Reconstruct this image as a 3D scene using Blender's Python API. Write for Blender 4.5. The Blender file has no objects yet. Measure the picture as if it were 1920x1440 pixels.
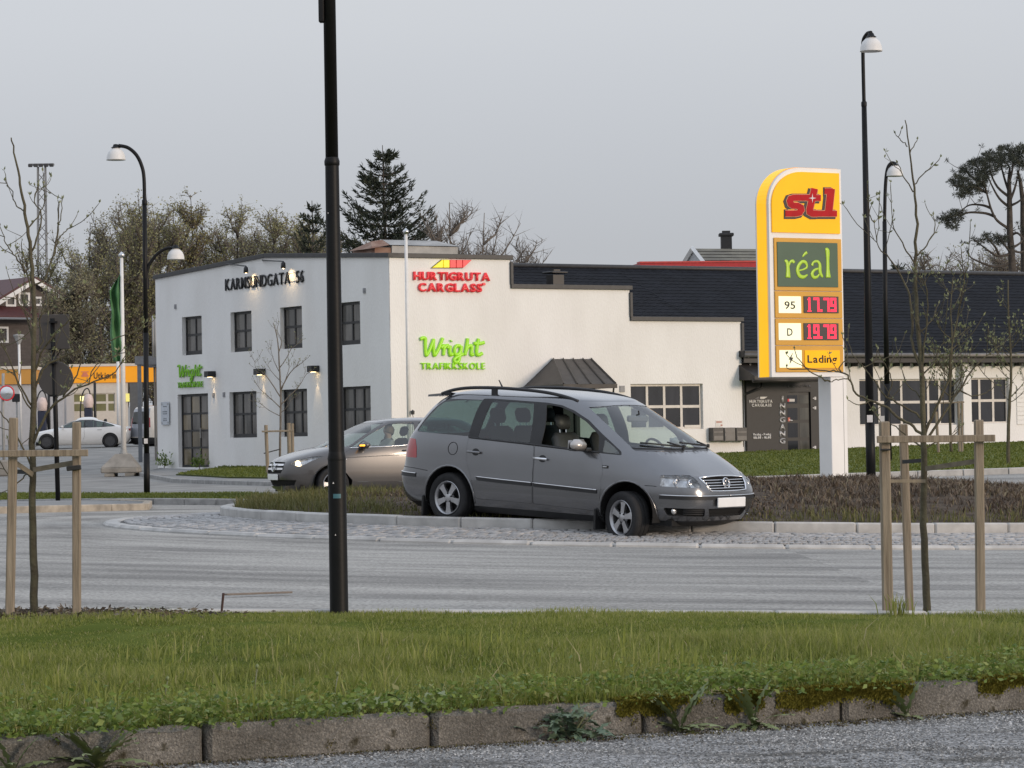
import bpy, bmesh, math, random
import numpy as np
from mathutils import Vector, Matrix, geometry
random.seed(7); RNG = np.random.default_rng(11)
scene = bpy.context.scene
COL = scene.collection

# ------------------------------------------------------------------ camera, sky, sun, exposure
CAM_F, CAM_H, CAM_ROLL, CAM_PITCH = 6000.0, 1.3, .017, math.atan(110/6000)
fw = Vector((0, math.cos(CAM_PITCH), math.sin(CAM_PITCH))); up0 = Vector((0, -math.sin(CAM_PITCH), math.cos(CAM_PITCH))); r0 = Vector((1, 0, 0))
rt = math.cos(CAM_ROLL)*r0 - math.sin(CAM_ROLL)*up0; upv = math.sin(CAM_ROLL)*r0 + math.cos(CAM_ROLL)*up0
CAM_O = Vector((0, 0, CAM_H))
cam_d = bpy.data.cameras.new('camera'); cam = bpy.data.objects.new('camera', cam_d); COL.objects.link(cam)
cam_d.sensor_width = 36; cam_d.lens = CAM_F/1920*36; cam_d.clip_start = .1; cam_d.clip_end = 3000
cam.matrix_world = Matrix(((rt.x, upv.x, -fw.x, CAM_O.x), (rt.y, upv.y, -fw.y, CAM_O.y), (rt.z, upv.z, -fw.z, CAM_O.z), (0, 0, 0, 1)))
scene.camera = cam

SUN_DIR = Vector((.80, -.60, 0)).normalized(); SUN_EL = math.radians(11)
world = bpy.data.worlds.new('World'); scene.world = world; world.use_nodes = True
wn, wl = world.node_tree.nodes, world.node_tree.links
bg = wn['Background']; bg.inputs['Strength'].default_value = .1
sky = wn.new('ShaderNodeTexSky'); sky.sky_type = 'NISHITA'; sky.sun_disc = False
sky.sun_elevation = SUN_EL; sky.sun_rotation = math.atan2(SUN_DIR.x, SUN_DIR.y); sky.dust_density = 2.0; sky.air_density = 1.0
hs = wn.new('ShaderNodeHueSaturation'); hs.inputs['Saturation'].default_value = .35
wl.new(sky.outputs[0], hs.inputs['Color'])
# a closed, thin cloud sheet: even pale grey with very soft large mottling, a little brighter towards the horizon
wtc = wn.new('ShaderNodeTexCoord'); wno = wn.new('ShaderNodeTexNoise'); wno.inputs['Scale'].default_value = 1.6; wno.inputs['Detail'].default_value = 3
wmp = wn.new('ShaderNodeMapping'); wmp.inputs['Scale'].default_value = (1, 1, 3.0); wl.new(wtc.outputs['Generated'], wmp.inputs[0]); wl.new(wmp.outputs[0], wno.inputs['Vector'])
wcr = wn.new('ShaderNodeValToRGB'); wcr.color_ramp.elements[0].position = .3; wcr.color_ramp.elements[1].position = .75
wcr.color_ramp.elements[0].color = (5.35, 5.65, 6.25, 1); wcr.color_ramp.elements[1].color = (5.75, 5.95, 6.3, 1)
wl.new(wno.outputs[0], wcr.inputs[0])
# overcast luminance: darker hazy horizon, brighter towards the zenith
wsp = wn.new('ShaderNodeSeparateXYZ'); wl.new(wtc.outputs['Generated'], wsp.inputs[0])
wgr = wn.new('ShaderNodeValToRGB'); ge = wgr.color_ramp.elements
while len(ge) < 5: ge.new(.5)
for i, (p_, c_) in enumerate(((0, .86), (.06, .87), (.13, 1.08), (.35, 1.40), (1, 1.7))): ge[i].position = p_; ge[i].color = (c_*(1-.02*(i > 2)-.04*(i > 3)), c_, c_*(1+.03*(i > 2)+.06*(i > 3)), 1)
wl.new(wsp.outputs[2], wgr.inputs[0])
wml = wn.new('ShaderNodeMix'); wml.data_type = 'RGBA'; wml.blend_type = 'MULTIPLY'; wml.inputs[0].default_value = 1; wml.clamp_result = False
wl.new(wcr.outputs[0], wml.inputs[6]); wl.new(wgr.outputs[0], wml.inputs[7])
wmx = wn.new('ShaderNodeMix'); wmx.data_type = 'RGBA'; wmx.inputs[0].default_value = .88
wl.new(hs.outputs[0], wmx.inputs[6]); wl.new(wml.outputs[2], wmx.inputs[7]); wl.new(wmx.outputs[2], bg.inputs['Color'])

sun_d = bpy.data.lights.new('sun', 'SUN'); sun_d.energy = 1.7; sun_d.angle = math.radians(14); sun_d.color = (1.0, .80, .62)
sun = bpy.data.objects.new('sun', sun_d); COL.objects.link(sun)
sv = Vector((SUN_DIR.x*math.cos(SUN_EL), SUN_DIR.y*math.cos(SUN_EL), math.sin(SUN_EL)))
sun.rotation_euler = sv.to_track_quat('Z', 'Y').to_euler(); sun.location = (30, -20, 30)
scene.view_settings.view_transform = 'Standard'; scene.view_settings.look = 'None'; scene.view_settings.gamma = 1; scene.view_settings.use_curve_mapping = False
scene.view_settings.exposure = 0.10
scene.cycles.max_bounces = 8; scene.cycles.transparent_max_bounces = 16
scene.cycles.use_denoising = True

# ------------------------------------------------------------------ helpers
def ray(px, py): return fw + rt*((px-960)/CAM_F) - upv*((py-720)/CAM_F)
def atY(px, py, Y):
    d = ray(px, py); return CAM_O + d*(Y/d.y)
def lerp(a, b, t): return a+(b-a)*t
def smooth(a, b, x):
    t = min(max((x-a)/(b-a), 0), 1); return t*t*(3-2*t)
RC = (3.15, 46.2)                      # roundabout centre
R_APRON, R_ISL = 9.0, 7.35
_gy = [56, 66, 73, 90, 112, 130, 146, 170, 250, 400, 900]; _gv = [.27, .30, .33, .5, .71, 1.2, 1.66, 2.0, 3.2, 6.0, 14.0]
def gz(x, y):                          # road / terrain height
    near = smooth(14, 23, y)
    zp = near*(.088 - .026*min(max(x, -12), 12))
    s = smooth(54, 68, y)
    zf = float(np.interp(y, _gy, _gv)) + .013*min(max(x, -25), 25)
    return zp*(1-s) + zf*s
def onground(px, py, y0=60, y1=None):   # pixel -> point on the terrain (bisection along the ray)
    a, b = (8, 260) if y1 is None else (y0, y1)
    d = ray(px, py)
    for _ in range(60):
        m = (a+b)/2; p = CAM_O + d*(m/d.y)
        if p.z > gz(p.x, p.y): a = m
        else: b = m
    return p

def tag(o, label=None, cat=None, group=None, kind=None):
    if label: o['label'] = label
    if cat: o['category'] = cat
    if group: o['group'] = group
    if kind: o['kind'] = kind
    return o
def thing(name, loc, label, cat, group=None, rz=0, mat=None):
    o = bpy.data.objects.new(name, None); o.empty_display_size = .2; COL.objects.link(o)
    if mat is not None: o.matrix_basis = mat
    else: o.location = loc; o.rotation_euler = (0, 0, rz)
    return tag(o, label, cat, group)
def sub(o, parent, world=False):
    """parent o; its mesh data is in world space when world=True"""
    o.parent = parent
    if world: o.matrix_parent_inverse = world_of(parent).inverted()
    return o
def world_of(o):
    m = o.matrix_basis.copy()
    if o.parent: m = world_of(o.parent) @ o.matrix_parent_inverse @ m
    return m
def empty_part(name, parent, mat=None):
    o = bpy.data.objects.new(name, None); o.empty_display_size = .1; COL.objects.link(o); o.parent = parent
    if mat is not None: o.matrix_basis = mat
    return o
def children_map():
    d = {}
    for o in bpy.data.objects:
        if o.parent: d.setdefault(o.parent.name, []).append(o)
    return d
def copy_tree(o, cm, parent=None):
    c = o.copy(); COL.objects.link(c)
    if parent is not None: c.parent = parent
    for ch in cm.get(o.name, []): copy_tree(ch, cm, c)
    return c

def basis(d):
    d = Vector(d).normalized(); a = Vector((0, 0, 1)) if abs(d.z) < .9 else Vector((1, 0, 0))
    u = d.cross(a).normalized(); return u, d.cross(u).normalized()
class MB:
    def __init__(s): s.v = []; s.f = []
    def quad(s, *p):
        n = len(s.v); s.v += [tuple(q) for q in p]; s.f.append(tuple(range(n, n+len(p)))); return s
    def box(s, c, size, ax=None):
        c = Vector(c); ax = ax or (Vector((1, 0, 0)), Vector((0, 1, 0)), Vector((0, 0, 1)))
        h = [a*(q/2) for a, q in zip(ax, size)]; n = len(s.v)
        for sx in (-1, 1):
            for sy in (-1, 1):
                for sz in (-1, 1): s.v.append(tuple(c+h[0]*sx+h[1]*sy+h[2]*sz))
        s.f += [tuple(n+i for i in q) for q in ((0, 1, 3, 2), (4, 6, 7, 5), (0, 4, 5, 1), (2, 3, 7, 6), (0, 2, 6, 4), (1, 5, 7, 3))]; return s
    def bbox(s, a, b): return s.box([(p+q)/2 for p, q in zip(a, b)], [abs(q-p) for p, q in zip(a, b)])
    def cham(s, c, size, ch, ax=None):
        """box with chamfered edges"""
        c = Vector(c); ax = ax or (Vector((1, 0, 0)), Vector((0, 1, 0)), Vector((0, 0, 1)))
        h = [q/2 for q in size]; pts = []
        for sx in (-1, 1):
            for sy in (-1, 1):
                for sz in (-1, 1):
                    for k in range(3):
                        p = [sx*h[0], sy*h[1], sz*h[2]]
                        for j in range(3):
                            if j != k: p[j] -= (sx, sy, sz)[j]*ch
                        pts.append(p)
        bm = bmesh.new()
        for p in pts: bm.verts.new(c+ax[0]*p[0]+ax[1]*p[1]+ax[2]*p[2])
        bmesh.ops.convex_hull(bm, input=bm.verts)
        n = len(s.v); bm.verts.index_update()
        s.v += [tuple(v.co) for v in bm.verts]; s.f += [tuple(n+v.index for v in f.verts) for f in bm.faces]; bm.free(); return s
    def tube(s, pts, r, n=8, cap=True, flat=None):
        """tube along pts; r number or list; flat=(normal, factor) squashes it along a direction"""
        pts = [Vector(p) for p in pts]; m = len(pts); rs = r if isinstance(r, (list, tuple, np.ndarray)) else [r]*m
        base = len(s.v); u = None
        for i, p in enumerate(pts):
            d = (pts[min(i+1, m-1)]-pts[max(i-1, 0)])
            if d.length < 1e-9: d = Vector((0, 0, 1))
            d.normalize()
            if u is None: u, w = basis(d)
            else:
                u = (u - d*u.dot(d))
                u = u.normalized() if u.length > 1e-6 else basis(d)[0]
                w = d.cross(u)
            for k in range(n):
                a = 2*math.pi*k/n; o = u*math.cos(a)*rs[i] + w*math.sin(a)*rs[i]
                if flat: o = o - flat[0]*(o.dot(flat[0])*(1-flat[1]))
                s.v.append(tuple(p+o))
        for i in range(m-1):
            for k in range(n):
                a = base+i*n+k; b = base+i*n+(k+1) % n; s.f.append((a, b, b+n, a+n))
        if cap:
            s.f.append(tuple(base+k for k in range(n))[::-1]); s.f.append(tuple(base+(m-1)*n+k for k in range(n)))
        return s
    def lathe(s, prof, n=24, o=(0, 0, 0), axis=(0, 0, 1), cap=False):
        o = Vector(o); axis = Vector(axis).normalized(); u, w = basis(axis); base = len(s.v); m = len(prof)
        for r, h in prof:
            for k in range(n):
                a = 2*math.pi*k/n; s.v.append(tuple(o+axis*h+(u*math.cos(a)+w*math.sin(a))*r))
        for i in range(m-1):
            for k in range(n):
                a = base+i*n+k; b = base+i*n+(k+1) % n; s.f.append((a, b, b+n, a+n))
        if cap:
            s.f.append(tuple(base+k for k in range(n))[::-1]); s.f.append(tuple(base+(m-1)*n+k for k in range(n)))
        return s
    def prism(s, poly, O, ex, ey, ez, d0, d1):
        """polygon (x,y) in the frame O,ex,ey extruded along ez from d0 to d1"""
        O = Vector(O); n = len(poly); b = len(s.v)
        for d in (d0, d1):
            for x, y in poly: s.v.append(tuple(O+ex*x+ey*y+ez*d))
        tr = geometry.tessellate_polygon([[Vector((x, y, 0)) for x, y in poly]])
        for t in tr: s.f.append(tuple(b+i for i in t)); s.f.append(tuple(b+n+i for i in t[::-1]))
        for i in range(n):
            j = (i+1) % n; s.f.append((b+i, b+j, b+n+j, b+n+i))
        return s
    def build(s, name, mat, parent=None, smooth=False, world=False, ang=None, fixn=True):
        me = bpy.data.meshes.new(name); me.from_pydata(s.v, [], s.f); 
        if fixn:
            bm = bmesh.new(); bm.from_mesh(me); bmesh.ops.recalc_face_normals(bm, faces=bm.faces); bm.to_mesh(me); bm.free()
        return link_mesh(name, me, mat, parent, smooth, world, ang)
def link_mesh(name, me, mat, parent=None, smooth=False, world=False, ang=None):
    if mat is not None: me.materials.append(mat)
    if smooth or ang:
        me.polygons.foreach_set('use_smooth', np.ones(len(me.polygons), bool))
        if ang: me.set_sharp_from_angle(angle=math.radians(ang))
    me.update()
    o = bpy.data.objects.new(name, me); COL.objects.link(o)
    if parent is not None: sub(o, parent, world)
    return o
def np_mesh(name, V, Fc, mat, parent=None, smooth=False, attrs=None, world=False):
    """big mesh from numpy arrays; Fc is (n,3) or (n,4)"""
    me = bpy.data.meshes.new(name); k = Fc.shape[1]; nf = len(Fc)
    me.vertices.add(len(V)); me.vertices.foreach_set('co', np.asarray(V, np.float32).ravel())
    me.loops.add(nf*k); me.loops.foreach_set('vertex_index', np.asarray(Fc, np.int32).ravel())
    me.polygons.add(nf); me.polygons.foreach_set('loop_start', np.arange(0, nf*k, k, dtype=np.int32)); me.polygons.foreach_set('loop_total', np.full(nf, k, np.int32))
    for an, av in (attrs or {}).items():
        at = me.attributes.new(an, 'FLOAT', 'POINT'); at.data.foreach_set('value', np.asarray(av, np.float32))
    me.update(calc_edges=True)
    return link_mesh(name, me, mat, parent, smooth, world)

# ------------------------------------------------------------------ materials
def M(name, col, rough=.6, metal=0.0, vary=.12, scale=6.0, bump=0.0, bscale=60.0, coat=0.0, spec=.5, emit=None, estr=0.0, col2=None, stretch=(1, 1, 1), detail=5):
    m = bpy.data.materials.new(name); m.use_nodes = True; n, l = m.node_tree.nodes, m.node_tree.links
    b = n['Principled BSDF']; b.inputs['Roughness'].default_value = rough; b.inputs['Metallic'].default_value = metal
    b.inputs['Specular IOR Level'].default_value = spec; b.inputs['Coat Weight'].default_value = coat; b.inputs['Coat Roughness'].default_value = .05
    tc = n.new('ShaderNodeTexCoord'); mp = n.new('ShaderNodeMapping'); mp.inputs['Scale'].default_value = stretch; l.new(tc.outputs['Object'], mp.inputs[0])
    no = n.new('ShaderNodeTexNoise'); no.inputs['Scale'].default_value = scale; no.inputs['Detail'].default_value = detail; l.new(mp.outputs[0], no.inputs['Vector'])
    rp = n.new('ShaderNodeValToRGB'); rp.color_ramp.elements[0].position = .3; rp.color_ramp.elements[1].position = .72
    c2 = col2 or tuple(min(1, c*(1+vary)) for c in col); c1 = col if col2 else tuple(c*(1-vary) for c in col)
    rp.color_ramp.elements[0].color = (*c1, 1); rp.color_ramp.elements[1].color = (*c2, 1)
    l.new(no.outputs[0], rp.inputs[0]); l.new(rp.outputs[0], b.inputs['Base Color'])
    if bump:
        n2 = n.new('ShaderNodeTexNoise'); n2.inputs['Scale'].default_value = bscale; n2.inputs['Detail'].default_value = 6; l.new(mp.outputs[0], n2.inputs['Vector'])
        bp = n.new('ShaderNodeBump'); bp.inputs['Strength'].default_value = bump; bp.inputs['Distance'].default_value = .02; l.new(n2.outputs[0], bp.inputs['Height']); l.new(bp.outputs[0], b.inputs['Normal'])
    if emit: b.inputs['Emission Color'].default_value = (*emit, 1); b.inputs['Emission Strength'].default_value = estr
    return m
def glass(name, tint, ior=1.5, rough=.0):
    """single-sheet tinted pane: coloured transmission plus mirror reflection by angle"""
    m = bpy.data.materials.new(name); m.use_nodes = True; n, l = m.node_tree.nodes, m.node_tree.links; n.remove(n['Principled BSDF'])
    t = n.new('ShaderNodeBsdfTransparent'); g = n.new('ShaderNodeBsdfGlossy'); g.inputs['Roughness'].default_value = rough
    no = n.new('ShaderNodeTexNoise'); no.inputs['Scale'].default_value = 3; rp = n.new('ShaderNodeValToRGB')
    rp.color_ramp.elements[0].color = (*[c*.94 for c in tint], 1); rp.color_ramp.elements[1].color = (*tint, 1); l.new(no.outputs[0], rp.inputs[0]); l.new(rp.outputs[0], t.inputs['Color'])
    lw = n.new('ShaderNodeLayerWeight'); r0 = ((ior-1)/(ior+1))**2*1.8      # both faces of the sheet reflect
    pw = n.new('ShaderNodeMath'); pw.operation = 'POWER'; l.new(lw.outputs['Facing'], pw.inputs[0]); pw.inputs[1].default_value = 5
    f = n.new('ShaderNodeMath'); f.operation = 'MULTIPLY_ADD'; l.new(pw.outputs[0], f.inputs[0]); f.inputs[1].default_value = 1-r0; f.inputs[2].default_value = r0
    mx = n.new('ShaderNodeMixShader'); l.new(f.outputs[0], mx.inputs[0]); l.new(t.outputs[0], mx.inputs[1]); l.new(g.outputs[0], mx.inputs[2])
    l.new(mx.outputs[0], n['Material Output'].inputs[0]); return m
def blade_mat(name, cols, rough=.55, trans=.3):
    """foliage: colour picked per blade/leaf from the point attribute 'rnd'"""
    m = bpy.data.materials.new(name); m.use_nodes = True; n, l = m.node_tree.nodes, m.node_tree.links; b = n['Principled BSDF']
    a = n.new('ShaderNodeAttribute'); a.attribute_name = 'rnd'; rp = n.new('ShaderNodeValToRGB'); e = rp.color_ramp.elements
    while len(e) < len(cols): e.new(.5)
    for i, (p, c) in enumerate(cols): e[i].position = p; e[i].color = (*c, 1)
    l.new(a.outputs['Fac'], rp.inputs[0]); l.new(rp.outputs[0], b.inputs['Base Color']); b.inputs['Roughness'].default_value = rough; b.inputs['Specular IOR Level'].default_value = .35
    t = n.new('ShaderNodeBsdfTranslucent'); l.new(rp.outputs[0], t.inputs['Color']); mx = n.new('ShaderNodeMixShader'); mx.inputs[0].default_value = trans
    l.new(b.outputs[0], mx.inputs[1]); l.new(t.outputs[0], mx.inputs[2]); l.new(mx.outputs[0], n['Material Output'].inputs[0]); return m

# ------------------------------------------------------------------ 2D triangulation with holes
def inpoly(P, poly):
    x, y = P[:, 0], P[:, 1]; r = np.zeros(len(P), bool); n = len(poly)
    for i in range(n):
        x1, y1 = poly[i]; x2, y2 = poly[(i+1) % n]
        if y1 == y2: continue
        c = ((y1 > y) != (y2 > y)) & (x < (x2-x1)*(y-y1)/(y2-y1)+x1); r ^= c
    return r
def dens(poly, st):
    out = []; n = len(poly)
    for i in range(n):
        a, b = poly[i], poly[(i+1) % n]; k = max(1, int(math.ceil(math.hypot(b[0]-a[0], b[1]-a[1])/st)))
        out += [(a[0]+(b[0]-a[0])*j/k, a[1]+(b[1]-a[1])*j/k) for j in range(k)]
    return out
def cdt(loops, holes, step=None):
    """triangulate union(loops) minus holes -> verts (n,2), tris"""
    vs, es = [], []
    for lp in loops+holes:
        b = len(vs); vs += [Vector(p) for p in lp]; es += [(b+i, b+(i+1) % len(lp)) for i in range(len(lp))]
    if step:
        A = np.array([p for lp in loops for p in lp]); x0, y0 = A.min(0); x1, y1 = A.max(0)
        gx = np.arange(x0+step/2, x1, step); gy = np.arange(y0+step/2, y1, step*.87)
        G = np.array([(x+(step/2 if j % 2 else 0), y) for j, y in enumerate(gy) for x in gx]) if len(gx) and len(gy) else np.zeros((0, 2))
        if len(G):
            k = np.zeros(len(G), bool)
            for lp in loops: k |= inpoly(G, lp)
            for h in holes: k &= ~inpoly(G, h)
            G = G[k]
            B = np.array([tuple(v) for v in vs])
            if len(G) and len(B):
                d = np.min(np.hypot(G[:, None, 0]-B[None, :, 0], G[:, None, 1]-B[None, :, 1]), axis=1); G = G[d > step*.45]
            vs += [Vector(p) for p in G]
    r = geometry.delaunay_2d_cdt(vs, es, [], 0, 1e-6)
    V = np.array([tuple(v) for v in r[0]]); T = np.array([tuple(f) for f in r[2] if len(f) == 3])
    C = V[T].mean(1); k = np.zeros(len(C), bool)
    for lp in loops: k |= inpoly(C, lp)
    for h in holes: k &= ~inpoly(C, h)
    T = T[k]; used = np.unique(T); mp = -np.ones(len(V), int); mp[used] = np.arange(len(used))
    return V[used], mp[T]
def bedges(T):
    cnt = {}
    for t in T:
        for i in range(3):
            a, b = int(t[i]), int(t[(i+1) % 3]); cnt.setdefault((min(a, b), max(a, b)), []).append((a, b))
    return [v[0] for v in cnt.values() if len(v) == 1]
def fillet(poly, r, k=4):
    out = []; n = len(poly)
    for i in range(n):
        p = Vector(poly[i]); a = Vector(poly[i-1]); b = Vector(poly[(i+1) % n]); da, db = (a-p), (b-p)
        q = min(r, da.length*.45, db.length*.45); p0 = p+da.normalized()*q; p1 = p+db.normalized()*q
        for j in range(k+1):
            t = j/k; out.append(tuple(p0*(1-t)**2+p*2*t*(1-t)+p1*t*t))
    return out
# ================================================================== GROUND, ROADS, KERBS
m_road = M('worn_asphalt', (.19, .184, .172), rough=.75, vary=.35, scale=.9, bump=.5, bscale=110, col2=(.32, .31, .288), detail=9, spec=.25)
def road_ring_mat():
    """asphalt polished in wheel tracks that run round the island"""
    m = M('roundabout_asphalt', (.155, .149, .137), rough=.75, scale=34, bump=.6, bscale=60, col2=(.435, .42, .39), detail=5, spec=.25)
    n, l = m.node_tree.nodes, m.node_tree.links; b = n['Principled BSDF']
    tc = [x for x in n if x.type == 'TEX_COORD'][0]; ramp = [x for x in n if x.type == 'VALTORGB'][0]
    sep = n.new('ShaderNodeSeparateXYZ'); l.new(tc.outputs['Object'], sep.inputs[0])
    def math_(op, a, c=None):
        k = n.new('ShaderNodeMath'); k.operation = op
        for i, q in enumerate((a, c)):
            if q is None: continue
            if isinstance(q, (int, float)): k.inputs[i].default_value = q
            else: l.new(q, k.inputs[i])
        return k.outputs[0]
    dx = math_('SUBTRACT', sep.outputs[0], RC[0]); dy = math_('SUBTRACT', sep.outputs[1], RC[1])
    r = math_('SQRT', math_('ADD', math_('MULTIPLY', dx, dx), math_('MULTIPLY', dy, dy))); th = math_('ARCTAN2', dx, dy)
    cv = n.new('ShaderNodeCombineXYZ'); l.new(math_('MULTIPLY', r, .95), cv.inputs[0]); l.new(math_('MULTIPLY', th, 3.0), cv.inputs[1])
    st = n.new('ShaderNodeTexNoise'); st.inputs['Scale'].default_value = 1.0; st.inputs['Detail'].default_value = 7; st.inputs['Roughness'].default_value = .66; l.new(cv.outputs[0], st.inputs['Vector'])
    rs = n.new('ShaderNodeValToRGB'); rs.color_ramp.elements[0].position = .36; rs.color_ramp.elements[1].position = .62
    rs.color_ramp.elements[0].color = (.66, .66, .66, 1); rs.color_ramp.elements[1].color = (1.34, 1.34, 1.33, 1); l.new(st.outputs[0], rs.inputs[0])
    mx = n.new('ShaderNodeMix'); mx.data_type = 'RGBA'; mx.blend_type = 'MULTIPLY'; mx.inputs[0].default_value = 1
    l.new(ramp.outputs[0], mx.inputs[6]); l.new(rs.outputs[0], mx.inputs[7]); l.new(mx.outputs[2], b.inputs['Base Color']); return m
m_ring = road_ring_mat()
m_conc = M('kerb_concrete', (.30, .295, .285), rough=.85, vary=.3, scale=5, bump=.4, bscale=80)
m_concw = M('pale_kerb_concrete', (.44, .43, .41), rough=.85, vary=.22, scale=4, bump=.3, bscale=70)
m_concb = M('sandy_kerb_concrete', (.33, .29, .235), rough=.85, vary=.3, scale=5, bump=.3, bscale=70)
m_soil = M('soil', (.055, .043, .033), rough=1, scale=5, bump=.9, bscale=40, col2=(.125, .10, .078), detail=9, spec=.1)
m_sett = M('granite_sett', (.34, .335, .33), rough=.75, vary=.35, scale=5.3, bump=.3, bscale=90)
m_grout = M('sett_joint', (.10, .095, .09), rough=.95, vary=.3, scale=9)
m_turf = M('turf', (.075, .10, .022), rough=1, scale=2.2, bump=.8, bscale=35, col2=(.125, .15, .04), spec=0)

# terrain sheet out to the horizon
def axis_pts(a, b, lim, fine, grow=1.25):
    out = list(np.arange(a, b+1e-6, fine)); st = fine
    while out[-1] < lim: st *= grow; out.append(out[-1]+st)
    return out
xs = axis_pts(0, 24, 700, 1.2); xs = [-x for x in xs[:0:-1]]+xs
ys = [-60, -30, -12, -4]+axis_pts(0, 120, 1500, 1.2)
V = np.array([(x, y, gz(x, y)) for y in ys for x in xs]); nx = len(xs)
Fq = np.array([(j*nx+i, j*nx+i+1, (j+1)*nx+i+1, (j+1)*nx+i) for j in range(len(ys)-1) for i in range(nx-1)])
tag(np_mesh('ground', V, Fq, m_road, smooth=True), kind='structure')

# carriageway ring around the island
V, Fq = [], []
rr = np.linspace(R_APRON-.1, 25, 40); tt = np.linspace(0, 2*math.pi, 160)
for r in rr:
    for t in tt:
        x, y = RC[0]+r*math.sin(t), RC[1]-r*math.cos(t); y = max(y, 21.05); V.append((x, y, gz(x, y)+.006))
for i in range(len(rr)-1):
    for j in range(len(tt)-1): a = i*len(tt)+j; Fq.append((a, a+1, a+1+len(tt), a+len(tt)))
V = np.array(V); Fq = np.array(Fq)
keep = ~((V[Fq][:, :, 1] <= 21.06).all(1)); tag(np_mesh('roundabout_road', V, Fq[keep], m_ring, smooth=True), kind='structure')

# truck apron: setts laid in rings, pale edging kerb
def plane_z(x, y): return .088-.026*x
def apron_z(x, y):
    r = math.hypot(x-RC[0], y-RC[1]); return plane_z(x, y)+.035+.115*min(max((R_APRON-r)/(R_APRON-R_ISL), 0), 1)
def pol(r, t): return RC[0]+r*math.sin(t), RC[1]-r*math.cos(t)
apron = thing('cobbled_apron', (RC[0], RC[1], plane_z(*RC)), None, None); tag(apron, kind='structure')
V, Fq = [], []
rr = [7.2, 7.8, 8.3, 8.77]; tt = np.linspace(0, 2*math.pi, 120)
for r in rr:
    for t in tt:
        x, y = pol(r, t); V.append((x, y, apron_z(x, y)-.008))
for i in range(len(rr)-1):
    for j in range(len(tt)-1): a = i*len(tt)+j; Fq.append((a, a+1, a+1+len(tt), a+len(tt)))
np_mesh('joint_bed', np.array(V), np.array(Fq), m_grout, apron, world=True)
sett = MB().cham((0, 0, 0), (1, 1, 1), .12)
sv_ = np.array(sett.v); sf_ = sett.f
setts = []
for ir in range(12):
    r = 7.43+ir*.112; n = int(2*math.pi*r/.148); ph = random.random()
    for k in range(n):
        t = 2*math.pi*(k+ph)/n; x, y = pol(r, t)
        setts.append((math.hypot(x, y), x, y, t, random.uniform(.125, .142), random.uniform(.088, .104), random.uniform(-.006, .008), random.uniform(-.05, .05)))
setts.sort()
bm_me = bpy.data.meshes.new('sett'); bm_me.from_pydata([tuple(p) for p in sv_], [], sf_); bm_me.materials.append(m_sett)
vis = [s for s in setts if abs(s[1]) < s[2]*.165]
first300 = set(id(s) for s in vis[:300])
AV, AF = [], []
tri = []
for f in sf_:
    for i in range(1, len(f)-1): tri.append((f[0], f[i], f[i+1]))
tri = np.array(tri)
for s in setts:
    d, x, y, t, a, b, dz, dr = s
    z = apron_z(x, y)-.02+dz
    if id(s) in first300:
        o = bpy.data.objects.new('sett', bm_me); COL.objects.link(o); o.parent = apron
        o.location = (x-RC[0], y-RC[1], z-plane_z(*RC)); o.rotation_euler = (random.uniform(-.03, .03), random.uniform(-.03, .03), t+dr); o.scale = (a, b, .06)
    else:
        c, q = math.cos(t+dr), math.sin(t+dr)
        P = sv_*[a, b, .06]; P = np.stack([P[:, 0]*c-P[:, 1]*q+x, P[:, 0]*q+P[:, 1]*c+y, P[:, 2]+z], 1)
        AF.append(tri+len(AV)*len(sv_)); AV.append(P)
tag(np_mesh('sett_paving', np.concatenate(AV), np.concatenate(AF), m_sett, apron, world=True), kind='stuff')
# edging and island kerb, stone by stone
def ring_kerb(parent, r0, r1, n, ztop, zbot, name, mat, ch=.012, jit=.004):
    for k in range(n):
        t = 2*math.pi*(k+.5)/n; rm = (r0+r1)/2; x, y = pol(rm, t); L = 2*math.pi*r1/n-.012
        a0 = pol(rm, t-math.pi/n); a1 = pol(rm, t+math.pi/n); z1 = ztop(x, y)+random.uniform(-jit, jit); z0 = zbot(x, y)
        sl = (ztop(*a1)-ztop(*a0))/L; ex = Vector((math.cos(t), math.sin(t), sl)).normalized(); ey = Vector((math.sin(t), -math.cos(t), 0)); ez = ex.cross(ey)
        if ez.z < 0: ez = -ez
        o = MB().cham((x, y, (z0+z1)/2), (L, r1-r0, z1-z0), ch, (ex, ey, ez)).build(name, mat, parent, world=True)
edge = thing('apron_edging', (RC[0], RC[1], plane_z(*RC)), None, None); tag(edge, kind='structure')
ring_kerb(edge, 8.77, 9.0, 56, lambda x, y: apron_z(x, y)+.012, lambda x, y: plane_z(x, y)-.1, 'kerbstone', m_concw, .03)
ik = thing('island_kerb', (RC[0], RC[1], plane_z(*RC)), None, None); tag(ik, kind='structure')
ring_kerb(ik, 7.19, 7.35, 46, lambda x, y: plane_z(x, y)+.278, lambda x, y: plane_z(x, y)-.05, 'kerbstone', m_concw, .018)
def isl_z(x, y):
    r = math.hypot(x-RC[0], y-RC[1]); return plane_z(x, y)+.25+(.36+.022*max(x, 0))*(1-min(r/7.2, 1)**2.2)
V, Fq = [], []
rr = np.linspace(.01, 7.22, 30)
for r in rr:
    for t in tt:
        x, y = pol(r, t); V.append((x, y, isl_z(x, y)+(random.uniform(-.02, .02) if r < 7 else -.02)))
for i in range(len(rr)-1):
    for j in range(len(tt)-1): a = i*len(tt)+j; Fq.append((a, a+1, a+1+len(tt), a+len(tt)))
tag(np_mesh('island_soil', np.array(V), np.array(Fq), m_soil, smooth=True), kind='structure')

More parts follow.
